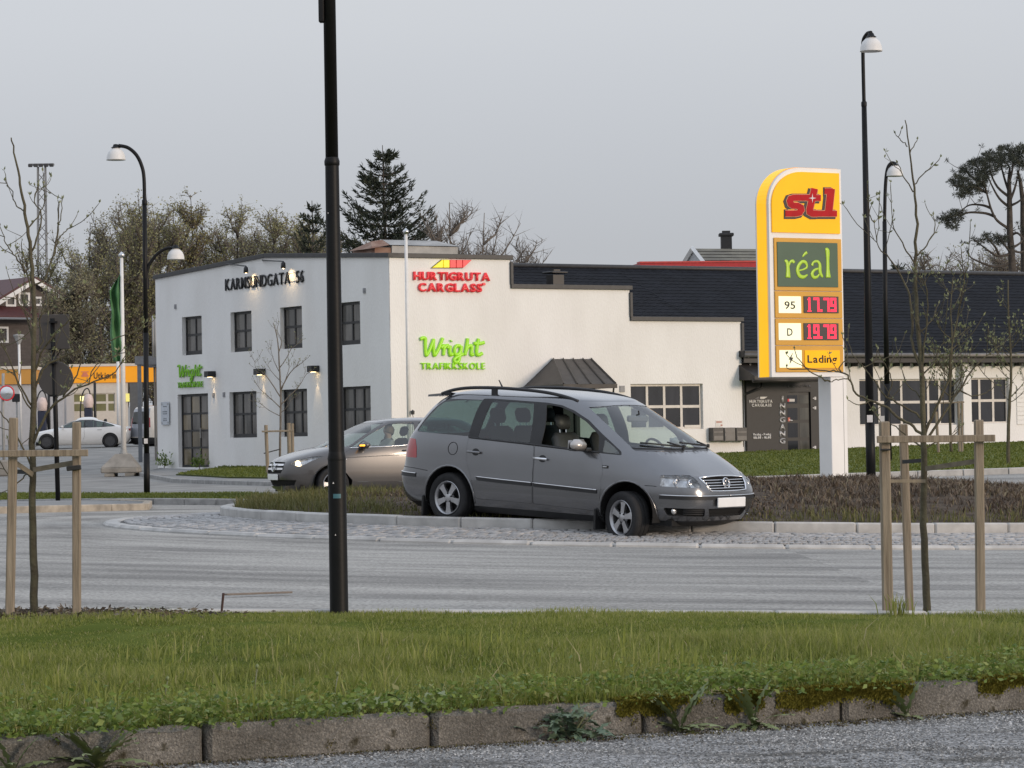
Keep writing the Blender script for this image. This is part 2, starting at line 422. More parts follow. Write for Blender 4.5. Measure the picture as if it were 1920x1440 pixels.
# ---- the near verge: kerb to the car park, soil and turf, kerb to the roundabout
K0 = Vector((-.365, 13.68)); KD = Vector((.8925, .451)).normalized(); KN = Vector((-KD.y, KD.x))
F0, F1 = Vector((-3.3, 20.62)), Vector((3.4, 21.05)); FD = (F1-F0).normalized(); FN = Vector((-FD.y, FD.x))
def v_near(x, y): return (Vector((x, y))-K0).dot(KN)
def v_far(x, y): return -(Vector((x, y))-F0).dot(FN)
def verge_z(x, y):
    a, b = v_near(x, y), v_far(x, y); t = min(max(a/max(a+b, .01), 0), 1)
    return lerp(.145, gz(x, 21.2)+.115, smooth(0, 1, t)) + .035*math.sin(x*1.7+y*.9)*math.sin(math.pi*t)*.6
V, Fq = [], []
na, nb = 70, 26
for i in range(na):
    s = -9+18*i/(na-1); A = K0+KD*s+KN*.13
    # matching point on the far line at the same x
    B = F0+FD*((A.x*1.05-F0.x)/FD.x)-FN*.09
    for j in range(nb):
        P = A.lerp(B, j/(nb-1)); z = verge_z(P.x, P.y)
        V.append((P.x, P.y, z + (random.uniform(-.012, .012) if 0 < j < nb-1 else 0)))
for i in range(na-1):
    for j in range(nb-1): a = i*nb+j; Fq.append((a, a+1, a+nb+1, a+nb))
tag(np_mesh('verge_turf', np.array(V), np.array(Fq), m_turf, smooth=True), kind='structure')
def near_kerb_mat():
    m = M('aggregate_concrete', (.098, .092, .080), rough=.95, scale=4.5, bump=.9, bscale=90, col2=(.225, .215, .195), detail=9)
    n, l = m.node_tree.nodes, m.node_tree.links; b = n['Principled BSDF']; tc = [x for x in n if x.type == 'TEX_COORD'][0]; ramp = [x for x in n if x.type == 'VALTORGB'][0]
    vo = n.new('ShaderNodeTexVoronoi'); vo.inputs['Scale'].default_value = 150; l.new(tc.outputs['Object'], vo.inputs['Vector'])
    r2 = n.new('ShaderNodeValToRGB'); r2.color_ramp.elements[0].color = (.45, .42, .38, 1); r2.color_ramp.elements[1].color = (2.3, 2.2, 2.1, 1); r2.color_ramp.elements[0].position = .45; r2.color_ramp.elements[1].position = .95
    l.new(vo.outputs['Color'], r2.inputs[0]); mx = n.new('ShaderNodeMix'); mx.data_type = 'RGBA'; mx.blend_type = 'MULTIPLY'; mx.inputs[0].default_value = .38
    l.new(ramp.outputs[0], mx.inputs[6]); l.new(r2.outputs[0], mx.inputs[7])
    # dark blotches and a greenish stain
    n3 = n.new('ShaderNodeTexNoise'); n3.inputs['Scale'].default_value = 9; n3.inputs['Detail'].default_value = 4; l.new(tc.outputs['Object'], n3.inputs['Vector'])
    r3 = n.new('ShaderNodeValToRGB'); r3.color_ramp.elements[0].position = .62; r3.color_ramp.elements[1].position = .7; r3.color_ramp.elements[0].color = (0, 0, 0, 1); r3.color_ramp.elements[1].color = (1, 1, 1, 1); l.new(n3.outputs[0], r3.inputs[0])
    m2 = n.new('ShaderNodeMix'); m2.data_type = 'RGBA'; l.new(r3.outputs[0], m2.inputs[0]); l.new(mx.outputs[2], m2.inputs[6]); m2.inputs[7].default_value = (.05, .043, .025, 1)
    l.new(m2.outputs[2], b.inputs['Base Color']); return m
m_nk = near_kerb_mat()
nk = thing('car_park_kerb', (K0.x, K0.y, 0), None, None); tag(nk, kind='structure')
for k in range(-8, 9):
    L = 1.035; a = K0+KD*(L*k); c = a+KD*(L/2)+KN*.065; g = random.uniform(.008, .02)
    ex = Vector((KD.x, KD.y, random.uniform(-.006, .006))).normalized(); ey = Vector((KN.x, KN.y, 0)); ez = ex.cross(ey)
    b_ = MB().cham((0, 0, 0), (L-g, .14, .28), .022)
    me_v = []
    # subdivide along its length for a worn, uneven face
    bm = bmesh.new(); me = bpy.data.meshes.new('kerbstone'); me.from_pydata(b_.v, [], b_.f); bm.from_mesh(me)
    for cut in np.linspace(-.45, .45, 11)*L: bmesh.ops.bisect_plane(bm, geom=bm.verts[:]+bm.edges[:]+bm.faces[:], plane_co=(cut, 0, 0), plane_no=(1, 0, 0))
    bmesh.ops.bisect_plane(bm, geom=bm.verts[:]+bm.edges[:]+bm.faces[:], plane_co=(0, 0, .07), plane_no=(0, 0, 1))
    for v in bm.verts:
        v.co.y += random.uniform(-.005, .005); v.co.z += random.uniform(-.010, .004) if v.co.z > .1 else 0
    bmesh.ops.recalc_face_normals(bm, faces=bm.faces); bm.to_mesh(me); bm.free()
    o = link_mesh('kerbstone', me, m_nk, nk, ang=40); o.matrix_basis = Matrix.Translation((c.x-K0.x, c.y-K0.y, .018+random.uniform(-.004, .004))) @ Matrix((ex, ey, ez)).transposed().to_4x4()
fk = thing('roundabout_verge_kerb', (F0.x, F0.y, gz(F0.x, 21)), None, None); tag(fk, kind='structure')
for k in range(-6, 13):
    a = F0+FD*(1.0*k-1); c = a+FD*.5; z = gz(c.x, 21.2)
    MB().cham((c.x, c.y-.05, z+.042), (.99, .11, .19), .012, (Vector((FD.x, FD.y, -.022)).normalized(), Vector((FN.x, FN.y, 0)), Vector((0, 0, 1)))).build('kerbstone', m_concw, fk, world=True)

# car park asphalt in front of the near kerb
def carpark_mat():
    """coarse worn asphalt: pale and dark chippings set in dark binder, dirt in drifts"""
    m = M('coarse_asphalt', (.10, .10, .10), rough=.85, scale=60, bump=1.0, bscale=85, col2=(.19, .188, .182), detail=4)
    n, l = m.node_tree.nodes, m.node_tree.links; b = n['Principled BSDF']; tc = [x for x in n if x.type == 'TEX_COORD'][0]; ramp = [x for x in n if x.type == 'VALTORGB'][0]
    vo = n.new('ShaderNodeTexVoronoi'); vo.inputs['Scale'].default_value = 88; l.new(tc.outputs['Object'], vo.inputs['Vector'])
    sp = n.new('ShaderNodeSeparateColor'); l.new(vo.outputs['Color'], sp.inputs[0])
    cr = n.new('ShaderNodeValToRGB'); e = cr.color_ramp.elements; e[0].position = .25; e[0].color = (.05, .05, .05, 1); e[1].position = .95; e[1].color = (.62, .61, .60, 1); k = e.new(.6); k.color = (.22, .22, .215, 1); l.new(sp.outputs[0], cr.inputs[0])
    mx = n.new('ShaderNodeMix'); mx.data_type = 'RGBA'; mx.inputs[0].default_value = .62; l.new(ramp.outputs[0], mx.inputs[6]); l.new(cr.outputs[0], mx.inputs[7])
    a = n.new('ShaderNodeTexNoise'); a.inputs['Scale'].default_value = 1.6; a.inputs['Detail'].default_value = 6; mp = n.new('ShaderNodeMapping'); mp.inputs['Scale'].default_value = (.8, 2.2, 1); l.new(tc.outputs['Object'], mp.inputs[0]); l.new(mp.outputs[0], a.inputs['Vector'])
    r = n.new('ShaderNodeValToRGB'); r.color_ramp.elements[0].position = .36; r.color_ramp.elements[1].position = .52; r.color_ramp.elements[0].color = (.38, .36, .32, 1); r.color_ramp.elements[1].color = (1.12, 1.12, 1.12, 1); l.new(a.outputs[0], r.inputs[0])
    m2 = n.new('ShaderNodeMix'); m2.data_type = 'RGBA'; m2.blend_type = 'MULTIPLY'; m2.inputs[0].default_value = 1; l.new(mx.outputs[2], m2.inputs[6]); l.new(r.outputs[0], m2.inputs[7]); l.new(m2.outputs[2], b.inputs['Base Color'])
    bp = [x for x in n if x.type == 'BUMP'][0]; l.new(vo.outputs['Distance'], bp.inputs['Height']); bp.inputs['Distance'].default_value = .006; return m
V, Fq = [], []
for i in range(40):
    for j in range(24):
        P = K0+KD*(-11+24*i/39)+KN*(-.01-7*(j/23)**1.5); V.append((P.x, P.y, .005+.004*math.sin(P.x*3)*math.sin(P.y*2.3)))
Fq = np.array([(i*24+j, (i+1)*24+j, (i+1)*24+j+1, i*24+j+1) for i in range(39) for j in range(23)])
tag(np_mesh('car_park', np.array(V), Fq, carpark_mat(), smooth=True), kind='structure')

# ---- far kerbs, strips and lawns; outlines given as pixels of their ground points
def slab(name, pix, h, mat, kerb=None, kw=.14, y0=None, kerb_edges=None, step=1.2, kmat=None, pts=None):
    P = pts or [onground(*q) for q in pix]; loop = [(p.x, p.y) for p in P]
    V2, T = cdt([dens(loop, step)], [], step)
    B = bedges(T); V = [(x, y, gz(x, y)+h) for x, y in V2]; n = len(V); V += [(x, y, gz(x, y)-.1) for x, y in V2]
    Fc = [tuple(t) for t in T]+[(a, b, n+b) for a, b in B]+[(a, n+b, n+a) for a, b in B]
    o = np_mesh(name, np.array(V), np.array(Fc), mat); tag(o, kind='structure')
    if kerb:
        k = thing(kerb, (P[0].x, P[0].y, P[0].z), None, None); tag(k, kind='structure')
        for i in (kerb_edges if kerb_edges is not None else range(len(P))):
            a, b = P[i], P[(i+1) % len(P)]; d = Vector((b.x-a.x, b.y-a.y)); N = max(1, round(d.length/1.0)); d /= N
            for q in range(N):
                p0 = Vector((a.x, a.y))+d*q; p1 = p0+d; c = (p0+p1)/2; z0, z1 = gz(*p0)+h+.02, gz(*p1)+h+.02
                ex = Vector((d.x, d.y, z1-z0)).normalized(); ey = Vector((-d.y, d.x, 0)).normalized(); ez = ex.cross(ey)
                MB().cham((c.x, c.y, (z0+z1)/2-.15), (d.length-.015, kw, .30), .015, (ex, ey, ez)).build('kerbstone', kmat or m_conc, k, world=True)
    return o
m_lawn = M('mown_lawn', (.085, .108, .018), rough=.95, vary=.3, scale=.8, bump=.9, bscale=26, col2=(.125, .15, .032), detail=8)
m_pave = M('pale_paving', (.22, .22, .215), rough=.85, vary=.2, scale=1.2, bump=.3, bscale=60)
# splitter island with the round sign, sandy kerb
slab('splitter_island', [(-160, 968), (60, 962), (272, 957), (278, 951), (90, 946), (-160, 948)], .10, m_pave, 'splitter_island_kerb', kmat=m_concb)
# grass strip with the two-headed lamp
slab('grass_strip', [(-200, 951), (180, 947), (470, 949), (560, 942), (470, 934), (-200, 930)], .11, m_lawn, 'grass_strip_kerb', kerb_edges=[0, 1, 2])
# pavement and lawn in front of the left facade
slab('pavement', [(262, 892), (330, 905), (500, 911), (760, 913), (790, 905), (736, 884), (420, 888), (300, 882)], .09, m_pave, 'pavement_kerb', kerb_edges=[0, 1, 2])
slab('front_lawn', [(330, 897), (430, 903), (640, 906), (760, 903), (740, 885), (560, 884), (420, 882)], .13, m_lawn)
# lawn below the long wing on the right
LW = [Vector((4.6, 67.2, 0)), Vector((11.5, 68.3, 0)), Vector((30, 74, 0)), Vector((34, 112, 0)), Vector((20.5, 112.6, 0)), Vector((14, 108.6, 0)), Vector((7.4, 105.0, 0)), Vector((2, 101.6, 0)), Vector((-3, 98.2, 0)), Vector((-2, 86, 0)), Vector((1.5, 70, 0))]
slab('wing_lawn', None, .12, m_lawn, 'wing_lawn_kerb', kerb_edges=[0, 1, 10], kmat=m_concw, pts=LW, step=1.6)
# ================================================================== BUILDINGS
class Frame:
    """a vertical plane: origin O, horizontal unit e (to the right as seen), outward normal n; z absolute"""
    def __init__(s, O, e): s.O = Vector((O[0], O[1], 0)); s.e = Vector((e[0], e[1], 0)).normalized(); s.n = Vector((s.e.y, -s.e.x, 0)); s.k = Vector((0, 0, 1))
    def pt(s, a, z, d=0): return s.O+s.e*a+s.n*d+s.k*z
    def px(s, x, y, d=0):
        r = ray(x, y); P0 = s.O+s.n*d; t = (P0-CAM_O).dot(s.n)/r.dot(s.n); P = CAM_O+r*t; return ((P-s.O).dot(s.e), P.z)
    def box(s, mb, a0, a1, z0, z1, d0, d1): return mb.box(s.pt((a0+a1)/2, (z0+z1)/2, (d0+d1)/2), (abs(a1-a0), abs(d1-d0), abs(z1-z0)), (s.e, s.n, s.k))
    def cham(s, mb, a0, a1, z0, z1, d0, d1, c=.01): return mb.cham(s.pt((a0+a1)/2, (z0+z1)/2, (d0+d1)/2), (abs(a1-a0), abs(d1-d0), abs(z1-z0)), c, (s.e, s.n, s.k))
    def prism(s, mb, poly, d0, d1): return mb.prism(poly, s.O, s.e, s.k, s.n, d0, d1)
    def rect(s, x0, y0, x1, y1, d=0):
        """pixel rectangle (top-left, bottom-right on the facade) -> a0,a1,z0,z1"""
        a0, zt = s.px(x0, y0, d); a1, zb = s.px(x1, y1, d); return a0, a1, zb, zt
def wall_panel(fr, outer, holes, thick, mat, name, parent, reveal=None):
    V2, T = cdt([dens(outer, 3)], [list(h) for h in holes]); n = len(V2)
    B = bedges(T); V = [tuple(fr.pt(a, z, 0)) for a, z in V2]+[tuple(fr.pt(a, z, -thick)) for a, z in V2]
    Fc = [tuple(map(int, t)) for t in T]+[(int(a), int(b), n+int(b), n+int(a)) for a, b in B]
    mb = MB(); mb.v = V; mb.f = Fc; return mb.build(name, mat, parent, world=True)
def rh(r): a0, a1, z0, z1 = r; return [(a0, z0), (a1, z0), (a1, z1), (a0, z1)]
def window(fr, r, parent, cols, rows, fm, gm, d=-.14, fwid=.06, mw=.05, depth=.06, name='window', sill=None, colw=None, bot=None):
    """window > frame bars, and each pane a sub-part"""
    a0, a1, z0, z1 = r; a0 += .006; a1 -= .006; z0 += .006; z1 -= .006
    mb = MB(); bt = bot or fwid
    fr.box(mb, a0, a1, z0, z0+bt, d, d+depth); fr.box(mb, a0, a1, z1-fwid, z1, d, d+depth); fr.box(mb, a0, a0+fwid, z0+bt, z1-fwid, d, d+depth); fr.box(mb, a1-fwid, a1, z0+bt, z1-fwid, d, d+depth)
    A = [a0+fwid+(a1-a0-2*fwid)*i/cols for i in range(cols+1)] if colw is None else [a0+fwid+(a1-a0-2*fwid)*q for q in colw]; Z = [z0+bt+(z1-z0-bt-fwid)*j/rows for j in range(rows+1)]
    for a in A[1:-1]: fr.box(mb, a-mw/2, a+mw/2, z0+bt, z1-fwid, d+.004, d+depth-.004)
    for z in Z[1:-1]:
        for i in range(len(A)-1): fr.box(mb, A[i]+(mw/2 if i else 0), A[i+1]-(mw/2 if i < len(A)-2 else 0), z-mw/2, z+mw/2, d+.007, d+depth-.007)
    w = mb.build(name, fm, parent, world=True)
    for i in range(len(A)-1):
        for j in range(rows):
            p = MB(); q = random.uniform(-.002, .002); fr.box(p, A[i]+(mw/2 if i else 0)+.001, A[i+1]-(mw/2 if i < len(A)-2 else 0)-.001, Z[j]+(mw/2 if j else 0)+.001, Z[j+1]-(mw/2 if j < rows-1 else 0)-.001, d+.02+q, d+.03+q); p.build('pane', gm[(i+j) % len(gm)], w, world=True)
    return w

m_render_c = M('white_stucco', (.735, .72, .695), rough=.9, scale=.9, bump=.6, bscale=24, detail=9, col2=(.82, .81, .79), stretch=(1, 1, .35))
m_black = M('black_metal', (.012, .012, .013), rough=.45, vary=.2, scale=5)
m_trim = M('charcoal_flashing', (.035, .035, .036), rough=.5, vary=.25, scale=6)
def pane_mat(name, c, c2, sc=3):
    m = M(name, c, rough=.06, vary=.2, scale=sc, col2=c2, spec=.55, stretch=(1, 1, .25)); return m
m_pane_l = [pane_mat('pane_reflection', (.06, .055, .05), (.17, .155, .14)), pane_mat('pane_reflection_dark', (.04, .038, .035), (.13, .12, .105), 4)]  # streaky grey-brown tree reflection painted into the pane colour
m_pane_d = [pane_mat('pane_dark', (.008, .009, .012), (.02, .022, .028)), pane_mat('pane_dark_blue', (.010, .011, .016), (.03, .032, .04))]
m_roof_d = M('dark_roof_sheet', (.008, .0095, .0135), rough=.8, vary=.35, scale=1.5, spec=.12)

CC = (-3.72, 98.4); EL = Vector((8.78, -14.2, 0)).normalized(); ER = Vector((.85, .526, 0)).normalized()
FL = Frame((-12.5, 112.6), EL)       # left facade, runs to the corner
FR = Frame(CC, ER)                   # long facade to the right of the corner
LEN_L = math.hypot(8.78, 14.2)
house = thing('commercial_building', (CC[0], CC[1], gz(*CC)), 'white two storey corner building with stepped parapet and black framed windows', 'building')
ztop = FL.px(733, 481)[1]
gb = -.4
# left facade: sloping then level top edge
zl0 = FL.px(294, 522)[1]; ak, zk = FL.px(497, 482)
winL_up = [FL.rect(*q) for q in ((341, 595, 379, 664), (432, 586, 472.5, 658), (525, 577, 567, 652), (631, 568.5, 676, 645))]
winL_lo = [FL.rect(*q) for q in ((430, 735.5, 482, 820), (525, 731, 577, 818), (636, 726, 696, 812))]
doorL = FL.rect(333, 740, 392, 876)
holesL = [rh(r) for r in winL_up+winL_lo+[doorL]]
wall_panel(FL, [(0, gb), (LEN_L, gb), (LEN_L, ztop), (ak, zk), (0, zl0)], holesL, .24, m_render_c, 'left_wall', house)
for r in winL_up: window(FL, r, house, 2, 2, m_black, m_pane_l, d=-.2, fwid=.075, mw=.075, bot=.14)
for r in winL_lo: window(FL, r, house, 3, 2, m_black, m_pane_l, d=-.2, fwid=.075, mw=.075, bot=.12)
dl = window(FL, doorL, house, 3, 4, m_black, [pane_mat('pane_warm', (.10, .085, .06), (.26, .21, .14), 2.2), m_pane_l[0]], d=-.2, fwid=.08, mw=.06, name='entrance_door', colw=(0, .3, .62, 1))
mb = MB(); a = lerp(doorL[0], doorL[1], .66); FL.box(mb, a-.015, a+.015, doorL[2]+1.0, doorL[2]+1.35, -.13, -.08); mb.build('handle', M('steel', (.5, .5, .5), rough=.3, metal=1), dl, world=True)
# right facade with stepped parapet
steps = [(FR.px(956, 482)[0], FR.px(850, 481)[1]), (FR.px(1180, 543)[0], FR.px(1070, 541)[1]), (FR.px(1389, 604)[0], FR.px(1280, 601)[1])]
outer = [(0, gb), (steps[2][0], gb), (steps[2][0], steps[2][1]), (steps[1][0], steps[2][1]), (steps[1][0], steps[1][1]), (steps[0][0], steps[1][1]), (steps[0][0], ztop), (0, ztop)]
winR = FR.rect(1182, 720, 1319, 804)
wall_panel(FR, outer, [rh(winR)], .24, m_render_c, 'right_wall', house)
m_wframe = M('white_window_frame', (.62, .58, .53), rough=.6, vary=.08)
wr = window(FR, winR, house, 4, 2, m_wframe, m_pane_d, d=-.16, fwid=.07, mw=.09, colw=(0, .235, .485, .735, 1))
mb = MB(); q = winR; FR.box(mb, lerp(q[0], q[1], .76), lerp(q[0], q[1], .985), q[2]+.05, q[2]+.13, -.155, -.08); mb.build('casement_rail', m_wframe, wr, world=True)
# hidden walls and flat roof behind
mb = MB(); BK = FL.pt(0, 0); 
top = [tuple(FL.pt(0, zl0-.3, -.24)), tuple(FL.pt(ak, zk-.3, -.24)), tuple(FL.pt(LEN_L, ztop-.3, -.24)), tuple(FR.pt(steps[0][0]-.2, ztop-.3, -.24)), tuple(FR.pt(steps[0][0]-.2, ztop-.3, -16)), tuple(FL.pt(0, zl0-.3, -steps[0][0]))]
mb.quad(*top); mb.build('flat_roof', m_trim, house, world=True)
mb = MB(); P = [FR.pt(steps[0][0], 0, -.25), FR.pt(steps[0][0], 0, -16.4)]; mb.quad(P[0]+Vector((0, 0, gb)), P[1]+Vector((0, 0, gb)), P[1]+Vector((0, 0, ztop)), P[0]+Vector((0, 0, ztop)))
P = [FL.pt(0, 0, -.25), FL.pt(0, 0, -steps[0][0])]; mb.quad(P[1]+Vector((0, 0, gb)), P[0]+Vector((0, 0, gb)), P[0]+Vector((0, 0, zl0)), P[1]+Vector((0, 0, zl0))); mb.build('rear_wall', m_render_c, house, world=True)
# parapet flashing along the edges
def flash(fr, pts, name='parapet_flashing', th=.14, d0=-.3, d1=.07):
    for (a0, z0), (a1, z1) in zip(pts, pts[1:]):
        ex = (fr.pt(a1, z1)-fr.pt(a0, z0)); L = ex.length; ex.normalize(); ez = ex.cross(fr.n) if abs(ex.z) < .9 else fr.e
        mb = MB()
        if abs(ex.z) < .9:
            ez = fr.n.cross(ex)*-1 if fr.n.cross(ex).z < 0 else fr.n.cross(ex)
            mb.cham((fr.pt(a0, z0, (d0+d1)/2)+fr.pt(a1, z1, (d0+d1)/2))/2+ez*(th/2-.02), (L-.004, d1-d0, th), .008, (ex, fr.n, ez))
        else: mb.cham((fr.pt(a0, z0, (d0+d1)/2)+fr.pt(a1, z1, (d0+d1)/2))/2+fr.e*.035, (.1, d1-d0, L-.1), .008, (fr.e, fr.n, fr.k))
        mb.build(name, m_trim, house, world=True)
flash(FL, [(-.08, zl0-.01), (ak, zk), (LEN_L+.07, ztop)])
flash(FR, [(.08, ztop), (steps[0][0]+.09, ztop)]); flash(FR, [(steps[0][0], ztop-.05), (steps[0][0], steps[1][1]+.05)]); flash(FR, [(steps[0][0], steps[1][1]), (steps[1][0]+.09, steps[1][1])])
flash(FR, [(steps[1][0], steps[1][1]-.05), (steps[1][0], steps[2][1]+.05)]); flash(FR, [(steps[1][0], steps[2][1]), (steps[2][0]+.09, steps[2][1])]); flash(FR, [(steps[2][0], steps[2][1]-.02), (steps[2][0], FR.px(1389, 664)[1])])
# small wall vents
for x, y in ((329.5, 575), (683.7, 545), (401, 741), (420.5, 740)):
    a, z = FL.px(x, y); mb = MB(); FL.box(mb, a-.07, a+.07, z-.08, z+.08, .002, .03); FL.box(mb, a-.05, a+.05, z-.02, z+.0, .03, .04); mb.build('wall_vent', M('vent_grey', (.25, .25, .26), rough=.5), house, world=True)
a, z = FR.px(1166, 729); mb = MB(); FR.box(mb, a-.09, a+.09, z-.1, z+.1, .002, .04); mb.build('wall_vent', bpy.data.materials['vent_grey'], house, world=True)
# rusty chimney box on the flat roof
def prism_px(fr, pts, d, depth): return [fr.px(x, y, d) for x, y in pts]
Frf = Frame((FR.O+FR.n*-6)[:2], ER)
m_zinc = M('weathered_zinc', (.32, .32, .31), rough=.6, vary=.25, scale=2, metal=.2); m_rust = M('rusty_sheet', (.16, .07, .04), rough=.8, scale=2.5, col2=(.30, .20, .15))
rv = thing('roof_lantern', Frf.pt(*Frf.px(780, 478)), 'long grey metal roof lantern with rusty left end on the white corner building', 'roof vent')
mb = MB(); b0, zb = Frf.px(735, 474); b1, zt = Frf.px(858, 452); zm = Frf.px(800, 462)[1]; zb = ztop-.3
Frf.box(mb, b0, b1, zb, zm, -1.6, 0); mb.build('side_panel', m_zinc, rv, world=True)
mb = MB(); mb.quad(Frf.pt(b0-.1, zm+.02, .06), Frf.pt(b1+.06, zm+.02, .06), Frf.pt(b1-.35, zt+.05, -.8), Frf.pt(b0+.1, zt+.05, -.8)); mb.quad(Frf.pt(b1+.06, zm+.02, .06), Frf.pt(b1+.06, zm+.02, -1.66), Frf.pt(b1-.35, zt+.05, -.8)); mb.quad(Frf.pt(b0-.1, zm+.02, -1.66), Frf.pt(b1+.06, zm+.02, -1.66), Frf.pt(b1-.35, zt+.05, -.8), Frf.pt(b0+.1, zt+.05, -.8)); mb.build('cover', m_zinc, rv, world=True)
mb = MB(); Frf.box(mb, b0-.62, b0-.003, zb, zm-.06, -1.55, -.05); mb.quad(Frf.pt(b0-.75, zm-.1, .02), Frf.pt(b0-.11, zm+.02, .05), Frf.pt(b0+.09, zt+.05, -.8), Frf.pt(b0-.35, zt-.02, -.8)); mb.quad(Frf.pt(b0-.75, zm-.1, .02), Frf.pt(b0-.35, zt-.02, -.8), Frf.pt(b0-.75, zm-.1, -1.6)); mb.build('rusty_end', m_rust, rv, world=True)

# ---- signs -----------------------------------------------------------------------------------------
_gc = {}
def glyph(ch, bold=0.0, shear=0.0):
    k = (ch, bold, shear)
    if k not in _gc:
        cu = bpy.data.curves.new('glyph', 'FONT'); cu.body = ch; cu.size = 1; cu.offset = bold; cu.shear = shear; cu.resolution_u = 3; cu.fill_mode = 'FRONT'
        o = bpy.data.objects.new('glyph', cu); me = bpy.data.meshes.new_from_object(o); bpy.data.objects.remove(o)
        v = np.array([tuple(x.co)[:2] for x in me.vertices]) if len(me.vertices) else np.zeros((1, 2))
        _gc[k] = (me, v[:, 0].min(), v[:, 0].max())
    return _gc[k]
CAPH = .729
def lettering(parent, text, fr, a0, z0, a1, h, mat, d0, d1, bold=.01, gap=.09, name='letter', slope=0.0, shear=0.0, cap=CAPH):
    """one mesh per letter, fitted between a0..a1 with cap height h, standing between d0 and d1 off the plane"""
    w = 0; lay = []
    for ch in text:
        if ch == ' ': w += .34; continue
        me, x0, x1 = glyph(ch, bold, shear); lay.append((ch, w-x0)); w += x1-x0+gap
    w -= gap; sx = (a1-a0)/w; sz = h/cap
    for ch, off in lay:
        me, x0, x1 = glyph(ch, bold, shear); bm = bmesh.new(); bm.from_mesh(me); bmesh.ops.remove_doubles(bm, verts=bm.verts, dist=1e-5)
        if d1-d0 > .002:
            r = bmesh.ops.extrude_face_region(bm, geom=bm.faces[:])
            ev = [q for q in r['geom'] if isinstance(q, bmesh.types.BMVert)]
        else: ev = []
        evs = set(ev)
        for v in bm.verts:
            a = a0+(v.co.x+off)*sx; z = z0+v.co.y*sz+slope*(a-a0); v.co = fr.pt(a, z, d1 if (v in evs or not ev) else d0)
        bmesh.ops.recalc_face_normals(bm, faces=bm.faces)
        m2 = bpy.data.meshes.new(name); bm.to_mesh(m2); bm.free(); link_mesh(name, m2, mat, parent, world=True)
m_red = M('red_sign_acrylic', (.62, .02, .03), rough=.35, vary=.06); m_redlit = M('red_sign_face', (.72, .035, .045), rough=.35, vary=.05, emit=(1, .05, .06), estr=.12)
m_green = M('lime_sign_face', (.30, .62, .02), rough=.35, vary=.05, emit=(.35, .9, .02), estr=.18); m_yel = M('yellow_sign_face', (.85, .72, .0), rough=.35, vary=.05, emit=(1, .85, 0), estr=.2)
m_letter_k = M('black_letter', (.01, .01, .012), rough=.5)
# KARMSUNDGATA 56 on rails
s1 = thing('address_sign', FL.pt(*FL.px(497, 540)), 'black metal street name letters KARMSUNDGATA 56 on rails high on the shaded wall', 'sign')
a0, zz = FL.px(424, 542.5); a1, zz1 = FL.px(571, 531.5); h = .41
sl = 0
zz = (zz+zz1)/2-.0
lettering(s1, 'KARMSUNDGATA  56', FL, a0, zz, a1, h, m_letter_k, .02, .05, bold=.008, gap=.12)
mb = MB()
for dz in (.06, .34): FL.box(mb, a0-.02, a1+.02, zz+dz-.006, zz+dz+.006, .004, .016)
for t in (0.02, .33, .66, .98):
    a = lerp(a0, a1, t); FL.box(mb, a-.008, a+.008, zz+.05, zz+.35, .001, .010)
mb.build('rail', M('grey_rail', (.22, .22, .23), rough=.5), s1, world=True)
# HURTIGRUTA CARGLASS
s2 = thing('shop_sign', FR.pt(*FR.px(845, 528)), 'raised red shop lettering with yellow and red stripe emblem high on sunlit wall', 'sign')
a0, z0 = FR.px(774, 523.7); a1, _ = FR.px(917, 524); h = FR.px(845, 508.6)[1]-FR.px(845, 523.8)[1]
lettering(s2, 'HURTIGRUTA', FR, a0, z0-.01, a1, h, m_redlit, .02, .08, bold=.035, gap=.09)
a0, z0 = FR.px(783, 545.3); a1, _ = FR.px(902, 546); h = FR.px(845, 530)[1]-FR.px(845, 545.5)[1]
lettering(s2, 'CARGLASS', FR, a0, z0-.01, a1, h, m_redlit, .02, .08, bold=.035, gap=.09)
a, z = FR.px(905, 533); mb = MB(); mb.lathe([(0, .11), (.045, .11), (.045, .02)], 12, FR.pt(a, z), FR.n); mb.build('trademark_dot', m_redlit, s2, world=True)
segs = [((809, 502), (827, 487.5), (828, 487.5), (828, 502)), ((829.5, 502), (829.5, 487.5), (840, 487.5), (840, 502)), ((841.5, 502), (841.5, 487.5), (852, 487.5), (852, 502)), ((853.5, 502), (853.5, 487.7), (864, 487.7), (864, 502)), ((865.5, 502), (865.5, 487.7), (881.5, 488), (866.5, 502))]
for i, sg in enumerate(segs):
    mb = MB(); FR.prism(mb, [FR.px(x, y) for x, y in sg], .02, .09); mb.build('emblem_stripe', m_yel if i < 2 else m_redlit, s2, world=True)
mb = MB(); FR.prism(mb, [FR.px(x, y) for x, y in ((806.5, 503), (826.5, 486.7), (883.5, 486.9), (867, 503))], .005, .019); mb.build('emblem_backing', m_black, s2, world=True)
